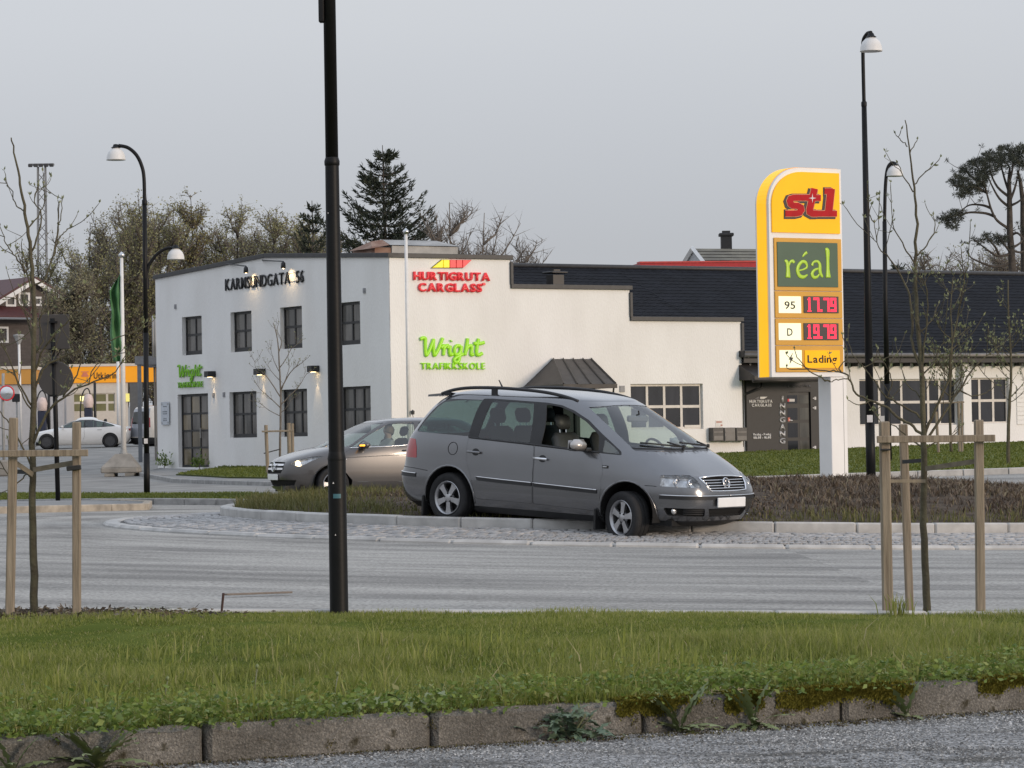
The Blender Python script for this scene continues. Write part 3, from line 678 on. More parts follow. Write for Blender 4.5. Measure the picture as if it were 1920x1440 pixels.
# script lettering: each letter one tube-like stroke
def catmull(P, k=6, closed=False):
    P = [Vector((*p, 0)) if len(p) == 2 else Vector(p) for p in P]; out = []; n = len(P)
    for i in range(n-1):
        p0, p1, p2, p3 = P[max(i-1, 0)], P[i], P[i+1], P[min(i+2, n-1)]
        for j in range(k):
            t = j/k; out.append(.5*((2*p1)+(p2-p0)*t+(2*p0-5*p1+4*p2-p3)*t*t+(3*p1-p0-3*p2+p3)*t**3))
    out.append(P[-1]); return out
SCRIPT = {'W': [[(-.1, 5.6), (.5, 6.1), (1.3, 5.9), (1.25, 4.5), (1.3, 1.5), (1.5, .15), (2.3, 1.6), (3.3, 4.6), (3.6, 5.5), (3.55, 4), (3.6, 1.4), (3.85, .15), (4.9, 2.2), (5.9, 5.2), (6.2, 6.1)]],
          'r': [[(5.7, 2.7), (6.5, 3.5), (6.5, 2.2), (6.3, .15)], [(6.5, 2.4), (7.1, 3.4), (7.7, 3.4), (7.6, 2.5)]],
          'i': [[(8.3, 3.5), (8.1, 1.6), (8.3, .3), (9.0, .6)], [(8.5, 5.0), (8.6, 5.2)]],
          'g': [[(11.2, 3.3), (10.1, 3.4), (9.5, 2.2), (9.6, .6), (10.5, .4), (11.2, 1.7), (11.4, 3.4), (11.0, .2), (10.5, -2.0), (9.5, -2.2), (9.4, -1.2), (10.6, -.2), (11.9, .6)]],
          'h': [[(13.3, 6.0), (12.9, 3.2), (12.4, .15)], [(12.6, 1.2), (13.3, 3.0), (14.3, 3.4), (14.4, 2.2), (14.2, .5), (14.9, .4)]],
          't': [[(16.4, 5.9), (15.9, 3.0), (15.8, .6), (16.6, .3), (17.4, .9)], [(15.0, 4.3), (16.6, 4.2), (18.0, 4.6)]]}
def script_sign(parent, fr, x0, y0, x1, y1, mat, r=.055):
    """box x0..x1, baseline y1.. cap line y0 in pixels"""
    a0, zc = fr.px(x0, y0); a1, zb = fr.px(x1, y1); zb = fr.px((x0+x1)/2, y1)[1]; zc = fr.px((x0+x1)/2, y0)[1]; sx = (a1-a0)/18.1; sz = (zc-zb)/6.1
    for ch, st in SCRIPT.items():
        mb = MB()
        for p in st:
            pts = [fr.pt(a0+(q.x+.1)*sx, zb+q.y*sz, .05) for q in catmull(p, 6)]
            mb.tube(pts, r, 8, flat=(fr.n, .75))
        mb.build('letter', mat, parent, smooth=True, world=True, fixn=False)
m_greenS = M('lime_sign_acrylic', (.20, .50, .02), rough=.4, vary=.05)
s3 = thing('driving_school_sign', FR.pt(*FR.px(847, 665)), 'bright lime green Wright TRAFIKKSKOLE script lettering on the sunlit wall above the van', 'sign', 'driving school signs')
script_sign(s3, FR, 787, 634, 907, 667, m_green, .056)
a0, z0 = FR.px(788, 692.5); a1, _ = FR.px(908, 693.2); h = FR.px(848, 680)[1]-FR.px(848, 692.8)[1]
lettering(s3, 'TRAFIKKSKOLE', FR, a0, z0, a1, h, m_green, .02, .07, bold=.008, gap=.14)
s4 = thing('driving_school_sign', FL.pt(*FL.px(358, 705)), 'smaller green Wright TRAFIKKSKOLE lettering on the shaded wall over the glazed double door', 'sign', 'driving school signs')
script_sign(s4, FL, 335.5, 684, 381, 706, m_greenS, .036)
a0, z0 = FL.px(335.5, 727); a1, z1 = FL.px(382, 725.5); h = .2
lettering(s4, 'TRAFIKKSKOLE', FL, a0, (z0+z1)/2, a1, h, m_greenS, .02, .06, bold=.008, gap=.14)
# glass name plate by the door
s5 = thing('name_plate', FL.pt(*FL.px(311, 775)), 'small clear name plate on stand-offs beside the glazed double door', 'sign')
r = FL.rect(304.5, 754, 320, 796); mb = MB(); FL.box(mb, *r, .05, .06); mb.build('plate', M('frosted_acrylic', (.50, .53, .57), rough=.25), s5, world=True)
mb = MB()
for a in (r[0]+.07, r[1]-.07):
    for z in (r[2]+.07, r[3]-.07): mb.tube([FL.pt(a, z, 0), FL.pt(a, z, .08)], .03, 8)
mb.build('stand_off', bpy.data.materials['steel'], s5, world=True)
m_txtg = M('grey_print', (.10, .11, .12), rough=.6)
for t, w in ((.80, .5), (.57, .62), (.48, .55), (.27, .4), (.19, .5)):
    z = lerp(r[2], r[3], t); mb = MB(); c = (r[0]+r[1])/2; hw = (r[1]-r[0])*w/2
    for q in range(5):
        FL.box(mb, c-hw+2*hw*q/5+.012, c-hw+2*hw*(q+1)/5-.012, z-.02, z+.02, .0605, .062)
    mb.build('print_line', m_txtg, s5, world=True)

# ---- wall lights -------------------------------------------------------------------------------------
m_lamp = M('lamp_glow', (1, .8, .5), emit=(1, .72, .36), estr=9)
def spot(parent, loc, to, energy, size, blend=.6, col=(1, .70, .36), rad=.03):
    l = bpy.data.lights.new('lamp_light', 'SPOT'); l.energy = energy; l.spot_size = math.radians(size); l.spot_blend = blend; l.color = col; l.shadow_soft_size = rad
    o = bpy.data.objects.new('lamp_light', l); COL.objects.link(o); o.matrix_basis = Matrix.LocRotScale(loc, (Vector(loc)-Vector(to)).to_track_quat('Z', 'Y'), None); sub(o, parent, True)
for i, (x, y, lab) in enumerate(((398, 701.5, 'black box wall light with warm downward glow beside the small green lettering'), (491, 697, 'black box wall light glowing behind the bare young tree'), (592, 691.5, 'black box wall light nearest the tall lamp post, warm cone of light below'))):
    a, z = FL.px(x+3, y); t = thing('wall_light', FL.pt(a, z), lab, 'wall light', 'box wall lights on the shaded wall')
    mb = MB(); FL.cham(mb, a-.16, a+.16, z-.10, z+.10, .002, .30, .01); mb.build('housing', m_black, t, world=True)
    mb = MB(); FL.box(mb, a-.06, a+.06, z-.108, z-.102, .08, .22); mb.build('lens', m_lamp, t, world=True)
    spot(t, FL.pt(a, z-.125, .13), FL.pt(a, z-3, .10), 26, 44, .7)
for i, (x, y, x2, y2, lab) in enumerate(((424, 493.5, 461, 501, 'left arm light leaning out over the black address letters'), (492, 487.5, 531, 492, 'right arm light leaning out over the black address letters'))):
    a, z = FL.px(x, y); b, zb = FL.px(x2, y2, .9); t = thing('sign_light', FL.pt(a, z), lab, 'sign light', 'arm lights over the address sign')
    # the arm reaches out from the wall
    mid = FL.pt(a+.1, z-.02, .05); end = CAM_O+ray(x2, y2-2)*((FL.O+FL.n*.30-CAM_O).dot(FL.n)/ray(x2, y2-2).dot(FL.n))
    mb = MB(); mb.tube([FL.pt(a, z, 0), mid, end], .022, 6); mb.build('arm', m_black, t, world=True)
    mb = MB(); mb.lathe([(.02, .1), (.07, .05), (.085, -.12), (.07, -.13)], 12, end+Vector((0, 0, -.1))); mb.build('shade', m_black, t, smooth=True, world=True)
    mb = MB(); mb.lathe([(0, .05), (.05, .02), (.06, -.05), (0, -.09)], 10, end+Vector((0, 0, -.16))); mb.build('bulb', m_lamp, t, smooth=True, world=True)
    tgt = end-FL.n*.26+Vector((0, 0, -.6)); spot(t, end+Vector((0, 0, -.24)), tgt, 30, 125, 1.0)

# ---- canopy over the side door, notice, mail boxes, cable --------------------------------------------
m_cop = M('dark_standing_seam', (.040, .036, .034), rough=.5, vary=.35, scale=3, metal=.2)
cn = thing('door_canopy', FR.pt(*FR.px(1068, 722)), 'dark hipped sheet metal canopy with standing seams on the sunlit wall, behind the van', 'canopy')
dd = 2.3; a0, zb = FR.px(1057, 721, dd); a1, zb1 = FR.px(1155, 719, dd); zb = (zb+zb1)/2; b0, zt = FR.px(1037, 673, .05); b1, zt1 = FR.px(1108, 673, .05); zt = (zt+zt1)/2
faces = [(FR.pt(a0, zb, dd), FR.pt(a1, zb, dd), FR.pt(b1, zt, .06), FR.pt(b0, zt, .06)), (FR.pt(a0, zb, .0), FR.pt(a0, zb, dd), FR.pt(b0, zt, .06), FR.pt(b0, zt, 0)), (FR.pt(a1, zb, dd), FR.pt(a1, zb, 0), FR.pt(b1, zt, 0), FR.pt(b1, zt, .06))]
mb = MB(); [mb.quad(*f) for f in faces]; mb.quad(FR.pt(b0, zt, .06), FR.pt(b1, zt, .06), FR.pt(b1, zt, 0), FR.pt(b0, zt, 0)); mb.build('roof_sheet', m_cop, cn, world=True)
for t in (0, .26, .52, .78, 1):
    mb = MB(); mb.tube([FR.pt(lerp(a0, a1, t), zb+.02, dd), FR.pt(lerp(b0, b1, t), zt+.02, .06)], .028, 4); mb.build('seam', m_cop, cn, world=True)
mb = MB(); FR.box(mb, a0-.03, a1+.03, zb-.13, zb-.004, dd-.06, dd+.03); FR.box(mb, a0-.03, a0+.04, zb-.13, zb-.004, 0, dd-.062); FR.box(mb, a1-.04, a1+.03, zb-.13, zb-.004, 0, dd-.062); mb.build('gutter', m_cop, cn, world=True)
mb = MB(); mb.tube([FR.pt(a1-.05, zb-.1, dd-.05), FR.pt(a1-.05, zb-.35, dd-.1), FR.pt(a1-.1, zb-.6, .1), FR.pt(a1-.1, 1.0, .1)], .035, 6); mb.build('downpipe', m_cop, cn, world=True)
mb = MB(); q0, q1 = FR.px(1020, 730)[0], FR.px(1085, 730)[0]; FR.box(mb, q0, q1, 1.1, zb-.14, .004, .05); mb.build('door', m_black, cn, world=True)
nt = thing('notice', FR.pt(*FR.px(1347, 794)), 'small white notice on the wall above the mail boxes', 'notice'); r = FR.rect(1341, 788, 1355.5, 800)
mb = MB(); FR.box(mb, *r, .003, .012); mb.build('sheet', M('paper_white', (.72, .70, .66), rough=.7), nt, world=True)
mb = MB(); 
for t in (.8, .65): z = lerp(r[2], r[3], t); FR.box(mb, r[0]+.03, r[1]-.05, z-.01, z+.01, .0121, .0135)
FR.box(mb, r[1]-.1, r[1]-.03, r[2]+.03, r[2]+.07, .0121, .0135); mb.build('print_line', M('red_print', (.4, .12, .08), rough=.7), nt, world=True)
mbx = thing('mail_box_row', FR.pt(*FR.px(1360, 815)), 'three grey metal mail boxes side by side on the wall left of the black entrance', 'mail boxes')
m_mail = M('mail_box_grey', (.075, .072, .07), rough=.5, metal=.3); m_mail2 = M('mail_box_face', (.14, .135, .13), rough=.5, metal=.3)
for i in range(3):
    r = FR.rect(1328+i*22, 802, 1350+i*22-1, 827); mb = MB(); FR.cham(mb, r[0], r[1]-.01, r[2], r[3], .01, .26, .01); o = mb.build('mail_box', m_mail2 if i == 1 else m_mail, mbx, world=True)
    mb = MB(); FR.box(mb, r[0]+.03, r[1]-.04, lerp(r[2], r[3], .62), lerp(r[2], r[3], .72), .261, .27); FR.box(mb, r[0]+.03, r[1]-.04, lerp(r[2], r[3], .08), lerp(r[2], r[3], .38), .261, .27); mb.build('flap', m_mail2, o, world=True)

# flag pole in front of the corner
def pole_thing(name, base, h, r0, r1, mat, label, cat, top=None):
    t = thing(name, base, label, cat); mb = MB(); mb.tube([(0, 0, 0), (0, 0, h*.5), (0, 0, h)], [r0, (r0+r1)/2, r1], 10); mb.build('pole', mat, t, smooth=True); return t
m_white = M('white_paint', (.70, .69, .67), rough=.4, vary=.05)
P = atY(768, 866, 96.4); hp = atY(761.5, 440, 96.4).z-P.z
fp = pole_thing('flag_pole', P, hp, .065, .05, m_white, 'bare white flag pole standing before the sunlit wall near the corner of the building', 'flag pole')
mb = MB(); mb.lathe([(0, .16), (.04, .12), (.10, .06), (.085, .0), (.03, -.05)], 12, (0, 0, hp+.05)); mb.build('finial', M('silver_finial', (.6, .6, .6), rough=.25, metal=1), fp, smooth=True)
mb = MB(); mb.tube([(.1, -.06, hp*.22), (.14, -.08, hp*.19), (.09, -.06, hp*.12), (.07, -.06, .1)], .01, 5); mb.lathe([(0, .1), (.06, .05), (.05, -.05)], 8, (.12, -.07, hp*.215)); mb.build('halyard', m_trim, fp)
# ================================================================== LONG WING ON THE RIGHT
FW = Frame((FR.O+FR.n*-.35)[:2], ER)      # same line as the long facade, set back a little
wing = thing('workshop_wing', FW.pt(FW.px(1640, 838)[0], .9), 'long single storey workshop with dark tiled roof and white framed window bands', 'building')
aw0 = steps[2][0]-.05; aw1 = FW.px(1980, 800)[0]; z_e = FW.px(1700, 674)[1]
e_a, e_b = FW.px(1531, 700)[0], FW.px(1404, 700)[0]
wn_px = [(1611, 711, 1797, 796), (1814, 708.5, 1893, 793)]
wn_r = [FW.rect(*q) for q in wn_px]
ent = (FW.px(1395, 700)[0], FW.px(1531, 700)[0], .5, FW.px(1470, 713)[1])
aw1 = FW.px(1990, 800)[0]+13
wall_panel(FW, [(aw0, gb), (aw1, gb), (aw1, z_e), (aw0, z_e)], [rh(r) for r in wn_r], .25, m_render_c, 'front_wall', wing)
window(FW, wn_r[0], wing, 7, 2, m_wframe, m_pane_d, d=-.17, fwid=.06, mw=.09, colw=(0, .22, .45, .5, .70, .735, .86, 1)) if False else window(FW, wn_r[0], wing, 5, 2, m_wframe, m_pane_d, d=-.17, fwid=.05, mw=.09, colw=(0, .21, .44, .72, .84, 1))
window(FW, wn_r[1], wing, 3, 2, m_wframe, m_pane_d, d=-.17, fwid=.05, mw=.09, colw=(0, .32, .67, 1))
# pilaster with lit face and shaded flank
mb = MB(); q0, q1 = FW.px(1797, 760)[0], FW.px(1812, 760)[0]; FW.box(mb, q0, q1, gb, FW.px(1800, 682)[1], .003, .28); mb.build('pilaster', m_render_c, wing, world=True)
r = FW.rect(1905, 722, 1975, 795); mb = MB(); n_ = 9
door = None
for i in range(n_):
    o = MB(); FW.cham(o, r[0], r[1], lerp(r[2], r[3], i/n_)+.006, lerp(r[2], r[3], (i+1)/n_)-.006, .004, .03, .006); o.build('gate_panel', m_render_c, wing, world=True)
# roof: eave to ridge, profiled tile sheet
z_g = FW.px(1700, 664)[1]; over = .55; dep = 7.4
z_r = (CAM_O + ray(1700, 513)*((FW.O-FW.n*dep-CAM_O).dot(FW.n)/ray(1700, 513).dot(FW.n))).z
a_l = FR.px(940, 530)[0]
def roof_pt(a, t, lift=0): return FW.pt(a, lerp(z_g, z_r, t), lerp(over, -dep, t))+Vector((0, 0, lift))
rowsN, colsN = 26, 110
V, Fc = [], []
aR = aw1+.6
for side, (A0, A1, t0) in enumerate(((a_l, steps[2][0]+.1, .07), (steps[2][0]+.1, aR, 0))):
    nc = 60 if side == 0 else 150
    for j in range(rowsN):
        t_lo, t_hi = lerp(t0, 1, j/rowsN), lerp(t0, 1, (j+1)/rowsN)
        b = len(V)
        for i in range(nc+1):
            a = lerp(A0, A1, i/nc); w = .014*math.cos(math.pi*i)
            V.append(tuple(roof_pt(a, t_lo, .026+w*.7))); V.append(tuple(roof_pt(a, t_hi, .012+w*.7)))
        for i in range(nc): Fc.append((b+2*i, b+2*i+2, b+2*i+3, b+2*i+1))
        if j:      # front lip of each course
            b2 = len(V)
            for i in range(nc+1):
                a = lerp(A0, A1, i/nc); w = .014*math.cos(math.pi*i); V.append(tuple(roof_pt(a, t_lo, .012+w*.7))); V.append(tuple(roof_pt(a, t_lo, .026+w*.7)))
            for i in range(nc): Fc.append((b2+2*i, b2+2*i+2, b2+2*i+3, b2+2*i+1))
o = np_mesh('roof_sheet', np.array(V), np.array(Fc), m_roof_d, wing, world=True)
mb = MB(); mb.quad(FW.pt(a_l, z_r, -dep), FW.pt(aR, z_r, -dep), FW.pt(aR, z_g-.5, -2*dep), FW.pt(a_l, z_g-.5, -2*dep)); mb.quad(FW.pt(aR, z_g, over), FW.pt(aR, z_r, -dep), FW.pt(aR, z_g-.5, -2*dep), FW.pt(aR, gb, -2*dep), FW.pt(aR, gb, 0)); mb.build('rear_roof', m_roof_d, wing, world=True)
mb = MB(); mb.tube([FW.pt(a_l, z_r+.05, -dep), FW.pt(aR, z_r+.05, -dep)], .09, 8); mb.build('ridge_cap', m_trim, wing, smooth=True, world=True)
# eaves: gutter, dark soffit, rafter ends, snow guard
ae0 = steps[2][0]+.12
mb = MB(); mb.tube([FW.pt(ae0-.2, z_g-.06, over+.08), FW.pt(aR, z_g-.06, over+.08)], .08, 8); mb.build('gutter', M('grey_gutter', (.16, .15, .14), rough=.5, metal=.3), wing, smooth=True, world=True)
mb = MB(); FW.box(mb, ae0-.15, aR, z_g-.30, z_g-.14, over-.05, over-.01); FW.box(mb, ae0-.15, aR, z_g-.31, z_g-.29, .01, over-.052); mb.build('fascia', m_black, wing, world=True)
mb = MB()
for i in range(60):
    a = ae0+.2+i*.45
    if a > aR: break
    FW.box(mb, a-.03, a+.03, z_g-.42, z_g-.312, .01, over-.15)
mb.build('rafter_ends', m_trim, wing, world=True)
mb = MB()
for dz in (.16, .30): mb.tube([roof_pt(FW.px(1610, 650)[0], .035, dz), roof_pt(aR, .035, dz)], .012, 4)
for i in range(12):
    a = FW.px(1614, 650)[0]+i*1.15; mb.tube([roof_pt(a, .035, .02), roof_pt(a, .035, .34)], .016, 4)
mb.build('snow_guard', m_black, wing, world=True)
# ventilation cowl on the roof
a, z = FR.px(1041, 530, -3); vp = thing('roof_cowl', FR.pt(a, z, -3), 'short black ventilation cowl on the dark roof behind the stepped parapet', 'roof vent')
q = FR.pt(a, z, -3); mb = MB(); mb.box(q+Vector((0, 0, -.15)), (.42, .42, .8), (ER, FR.n, FR.k)); mb.build('shaft', m_black, vp, world=True)
mb = MB(); mb.cham(q+Vector((0, 0, .33)), (.62, .62, .07), .02, (ER, FR.n, FR.k)); mb.box(q+Vector((0, 0, .40)), (.25, .25, .07), (ER, FR.n, FR.k)); mb.build('cap', m_black, vp, world=True)
# black entrance: boarded panel, glazed door, canopy, lettering
m_panel = M('black_cladding', (.014, .014, .015), rough=.5, vary=.15)
en = thing('entrance', FW.pt(ent[0], .9), 'black clad entrance with INNGANG lettering, glazed door and small canopy', 'entrance')
mb = MB(); dA = FW.px(1472, 760)[0]; dB = FW.px(1516, 760)[0]; zd = FW.px(1490, 735)[1]
FW.box(mb, ent[0], dA, .4, ent[3], .003, .12); FW.box(mb, dB, ent[1], .4, ent[3], .003, .12); FW.box(mb, dA+.002, dB-.002, zd, ent[3], .003, .118); mb.build('cladding', m_panel, en, world=True)
mb = MB(); FW.box(mb, dA+.01, dB-.01, .8, zd-.01, .01, .05); dr = mb.build('door', m_black, en, world=True)
m_dp = pane_mat('door_pane', (.03, .03, .028), (.12, .115, .10), 2)
zz = [FW.px(1490, y)[1] for y in (832, 823, 793, 790, 765, 760, 741)]
for c, (u, v) in enumerate(((.06, .48), (.56, .96))):
    for k, (p, q) in enumerate(((.86, zz[1]-.06), (zz[1]+.05, zz[2]), (zz[3]+.05, zz[4]), (zz[5]+.06, zz[6]))):
        mb = MB(); FW.box(mb, lerp(dA, dB, u), lerp(dA, dB, v), p, q, .051, .056); mb.build('pane', m_dp if c else m_pane_d[0], dr, world=True)
mb = MB(); mb.tube([FW.pt(dA+.06, zz[3]+.05, .06), FW.pt(dA+.06, zz[3]+.05, .12), FW.pt(dA+.2, zz[3]+.03, .12)], .015, 6); mb.build('handle', bpy.data.materials['steel'], dr, world=True)
mb = MB(); FW.box(mb, *FW.rect(1475, 748, 1488, 753), .057, .06); mb.build('sticker', M('white_sticker', (.6, .58, .58), rough=.6), dr, world=True); mb = MB(); FW.box(mb, *FW.rect(1474.6, 748, 1478, 753), .0605, .062); mb.build('sticker', m_red, dr, world=True)
mb = MB(); FW.box(mb, *FW.rect(1473, 783, 1477, 790), .1205, .13); mb.build('door_bell', M('bell_red', (.5, .12, .08), rough=.5), en, world=True)
for y in (747, 765, 839):
    a, z = FW.px(1523, y); mb = MB(); FW.box(mb, a-.02, a+.05, z-.05, z+.05, .121, .15); FW.box(mb, a-.08, a-.021, z-.015, z+.02, .121, .14); mb.build('hinge', bpy.data.materials['white_sticker'], en, world=True)
m_wl = M('white_letter', (.66, .65, .64), rough=.5, vary=.04)
def small_text(parent, fr, text, x0, yb, x1, yt, mat, d=.121, bold=.03, gap=.08, th=.02):
    a0, z0 = fr.px(x0, yb); a1, _ = fr.px(x1, yb); z1 = fr.px(x0, yt)[1]; lettering(parent, text, fr, a0, z0, a1, z1-z0, mat, d, d+th, bold=bold, gap=gap)
small_text(en, FW, 'HURTIGRUTA', 1400.5, 755.6, 1444, 750.0, m_wl, bold=.045); small_text(en, FW, 'CARGLASS', 1405, 762.6, 1442, 757.2, m_wl, bold=.045)
mb = MB(); FW.prism(mb, [FW.px(x, y) for x, y in ((1420.5, 748), (1421, 744), (1434.5, 744), (1428, 748))], .121, .14); mb.build('emblem', m_wl, en, world=True)
mb = MB(); FW.prism(mb, [FW.px(x, y) for x, y in ((1411, 748), (1418, 744), (1419.5, 744), (1419.3, 748))], .121, .13); mb.build('emblem', M('grey_letter', (.12, .12, .13), rough=.5), en, world=True)
small_text(en, FW, 'Mandag - Fredag', 1407.5, 816.8, 1441, 812.6, m_wl, bold=.05); small_text(en, FW, '08.00 - 16.00', 1408, 823, 1441, 818.6, m_wl, bold=.05)
m_steel_l = M('brushed_letter', (.42, .42, .43), rough=.4, metal=.3)
for ch, yb in zip('INNGANG', (753.0, 766.5, 779.5, 792.5, 805.5, 818.5, 832.0)):
    w = 2 if ch == 'I' else 5.4; small_text(en, FW, ch, 1462.8-w, yb-.3, 1462.8+w, yb-10.6, m_steel_l, bold=.04)
small_text(en, FW, 'KUNDEMOTTAK', 1472.5, 726.3, 1516, 722, bpy.data.materials['grey_letter'], bold=.03)
cz = FW.px(1450, 712, 1.1)[1]; ca, cb = FW.px(1411, 712, 1.1)[0], FW.px(1540, 712, 1.1)[0]
mb = MB(); mb.prism([(0, 0), (1.1, 0), (1.1, .12), (0, .62)], FW.pt(ca, cz, .121), FW.n, FW.k, FW.e, 0, cb-ca); mb.build('canopy', m_cop, en, world=True)
mb = MB(); mb.tube([FW.pt(ca-.02, cz-.03, 1.14), FW.pt(cb+.02, cz-.03, 1.14)], .06, 8); mb.build('gutter', m_cop, en, smooth=True, world=True)
for x in (1485, 1534):
    mb = MB(); a = FW.px(x, 717, .6)[0]; mb.lathe([(0, -.03), (.06, -.03), (.06, 0)], 10, FW.pt(a, cz-.004, .6)); mb.build('downlight', M('downlight', (1, .95, .85), emit=(1, .9, .75), estr=4) if 'downlight' not in bpy.data.materials else bpy.data.materials['downlight'], en, world=True)
mb = MB(); dpts = [FW.px(x, y, .2) for x, y in ((1411, 668), (1410, 680), (1394, 690), (1391, 700), (1391.5, 740), (1392, 838))]
mb.tube([FW.pt(a, z, .2) for a, z in dpts], .05, 8); mb.build('downpipe', m_black, wing, smooth=True, world=True)
mb = MB(); mb.tube([FW.pt(*FW.px(1428, 718, .3), .3), FW.pt(*FW.px(1427, 728, .3), .3), FW.pt(*FW.px(1398, 739, .2), .2)], .04, 6); mb.build('canopy_downpipe', m_panel, en, smooth=True, world=True)
mb = MB(); FW.cham(mb, steps[2][0]-.1, FW.px(1425, 668)[0], FW.px(1400, 671)[1], FW.px(1400, 658)[1], over-.4, over+.1, .03); mb.build('eave_return', m_black, wing, world=True)

# ---- red parapet hall and a slate roofed house far behind
def block(name, px0, px1, py_top, Y, depth, zbot, mat, label, cat):
    pass
m_redp = M('red_fascia', (.42, .018, .022), rough=.45, vary=.12)
Fh = Frame((FW.O-FW.n*24)[:2], Vector((.985, .17, 0)))
hl = thing('warehouse', Fh.pt(*Fh.px(1300, 520)), 'flat roofed hall with a red metal fascia band rising behind the dark workshop roof', 'building')
a0, zt = Fh.px(1199, 493.5); a1 = Fh.px(1500, 494)[0]; zb = Fh.px(1300, 507)[1]
mb = MB(); Fh.box(mb, a0, a1, zb, zt, -.4, .1); q = Fh.pt(a0, 0, .1); 
mb.build('fascia', m_redp, hl, world=True)
Lc = Fh.pt(a0-.004, 0, .1); Lf = atY(1072, 505, Lc.y+13); Lf.z = 0; de = (Lc-Lf); de.z = 0; ex_ = de.normalized(); mb = MB(); mb.box((Lc+Lf)/2+Vector((0, 0, (zt+zb)/2))+Vector((-ex_.y, ex_.x, 0))*.12, (de.length, .24, zt-zb), (ex_, Vector((-ex_.y, ex_.x, 0)), Vector((0, 0, 1))))
mb.build('side_fascia', m_redp, hl, world=True)
mb = MB(); Fh.box(mb, a0+.1, a1, 1, zb-.004, -20, -.1); mb.build('wall', m_render_c, hl, world=True)
mb = MB(); Fh.box(mb, a0-.02, a1+.02, zt+.003, zt+.06, -.42, .14); mb.build('edge_trim', M('red_trim', (.52, .06, .05), rough=.4), hl, world=True)
m_slate = M('lichened_slate', (.13, .125, .11), rough=.85, vary=.4, scale=1.6, bump=.6, bscale=12, col2=(.20, .195, .16))
hs_ = thing('slate_house', atY(1380, 495, 165), 'distant house with lichened slate roof, white barge boards and black chimney behind the red fascia', 'house')
D1, D2 = Vector((.93, .37, 0)), Vector((-.37, .93, 0)); A = atY(1302, 466, 162); E = atY(1284, 495, 158); zA = A.z; zE = E.z
Pr = Vector((A.x, A.y, 0)); hw = 2.6; L = 5.2
fe, bk = Pr-D2*hw, Pr+D2*hw; k = Vector((0, 0, 1)); drop = 1.55
mb = MB()
ns = 9
for i in range(ns):
    for s_ in (-1, 1):
        t0, t1 = i/ns, (i+1)/ns
        mb.quad(Pr+D2*(s_*hw*(1-t0))+k*(zA-drop*(1-t0)+.03), Pr+D1*L+D2*(s_*hw*(1-t0))+k*(zA-drop*(1-t0)+.03), Pr+D1*L+D2*(s_*hw*(1-t1))+k*(zA-drop*(1-t1)), Pr+D2*(s_*hw*(1-t1))+k*(zA-drop*(1-t1)))
mb.build('roof', m_slate, hs_, world=True)
for s_ in (-1, 1):
    mb = MB(); mb.tube([Pr+D2*(s_*(hw+.1))+k*(zA-drop-.08)-D1*.1, Pr+k*(zA+.02)-D1*.1], .13, 4); mb.build('barge_board', m_white, hs_, world=True)
mb = MB(); mb.quad(Pr-D2*hw+k*(zA-drop), Pr+k*(zA-.05), Pr+D2*hw+k*(zA-drop), Pr+D2*hw+k*1, Pr-D2*hw+k*1); mb.quad(Pr-D2*hw+k*(zA-drop), Pr-D2*hw+D1*L+k*(zA-drop), Pr-D2*hw+D1*L+k*1, Pr-D2*hw+k*1); mb.build('wall', M('pale_cladding', (.42, .43, .44), rough=.8, vary=.1), hs_, world=True)
C_ = atY(1362, 475, 163); ct = atY(1362, 441, 163).z; mb = MB(); mb.box((C_.x, C_.y, (ct+C_.z)/2-.2), (.55, .55, ct-C_.z+.4)); ch = mb.build('chimney', m_black, hs_, world=True)
mb = MB(); mb.cham((C_.x, C_.y, ct+.02), (.75, .75, .16), .03); mb.box((C_.x, C_.y, ct+.16), (.4, .4, .12)); mb.build('chimney_cap', m_black, ch, world=True)
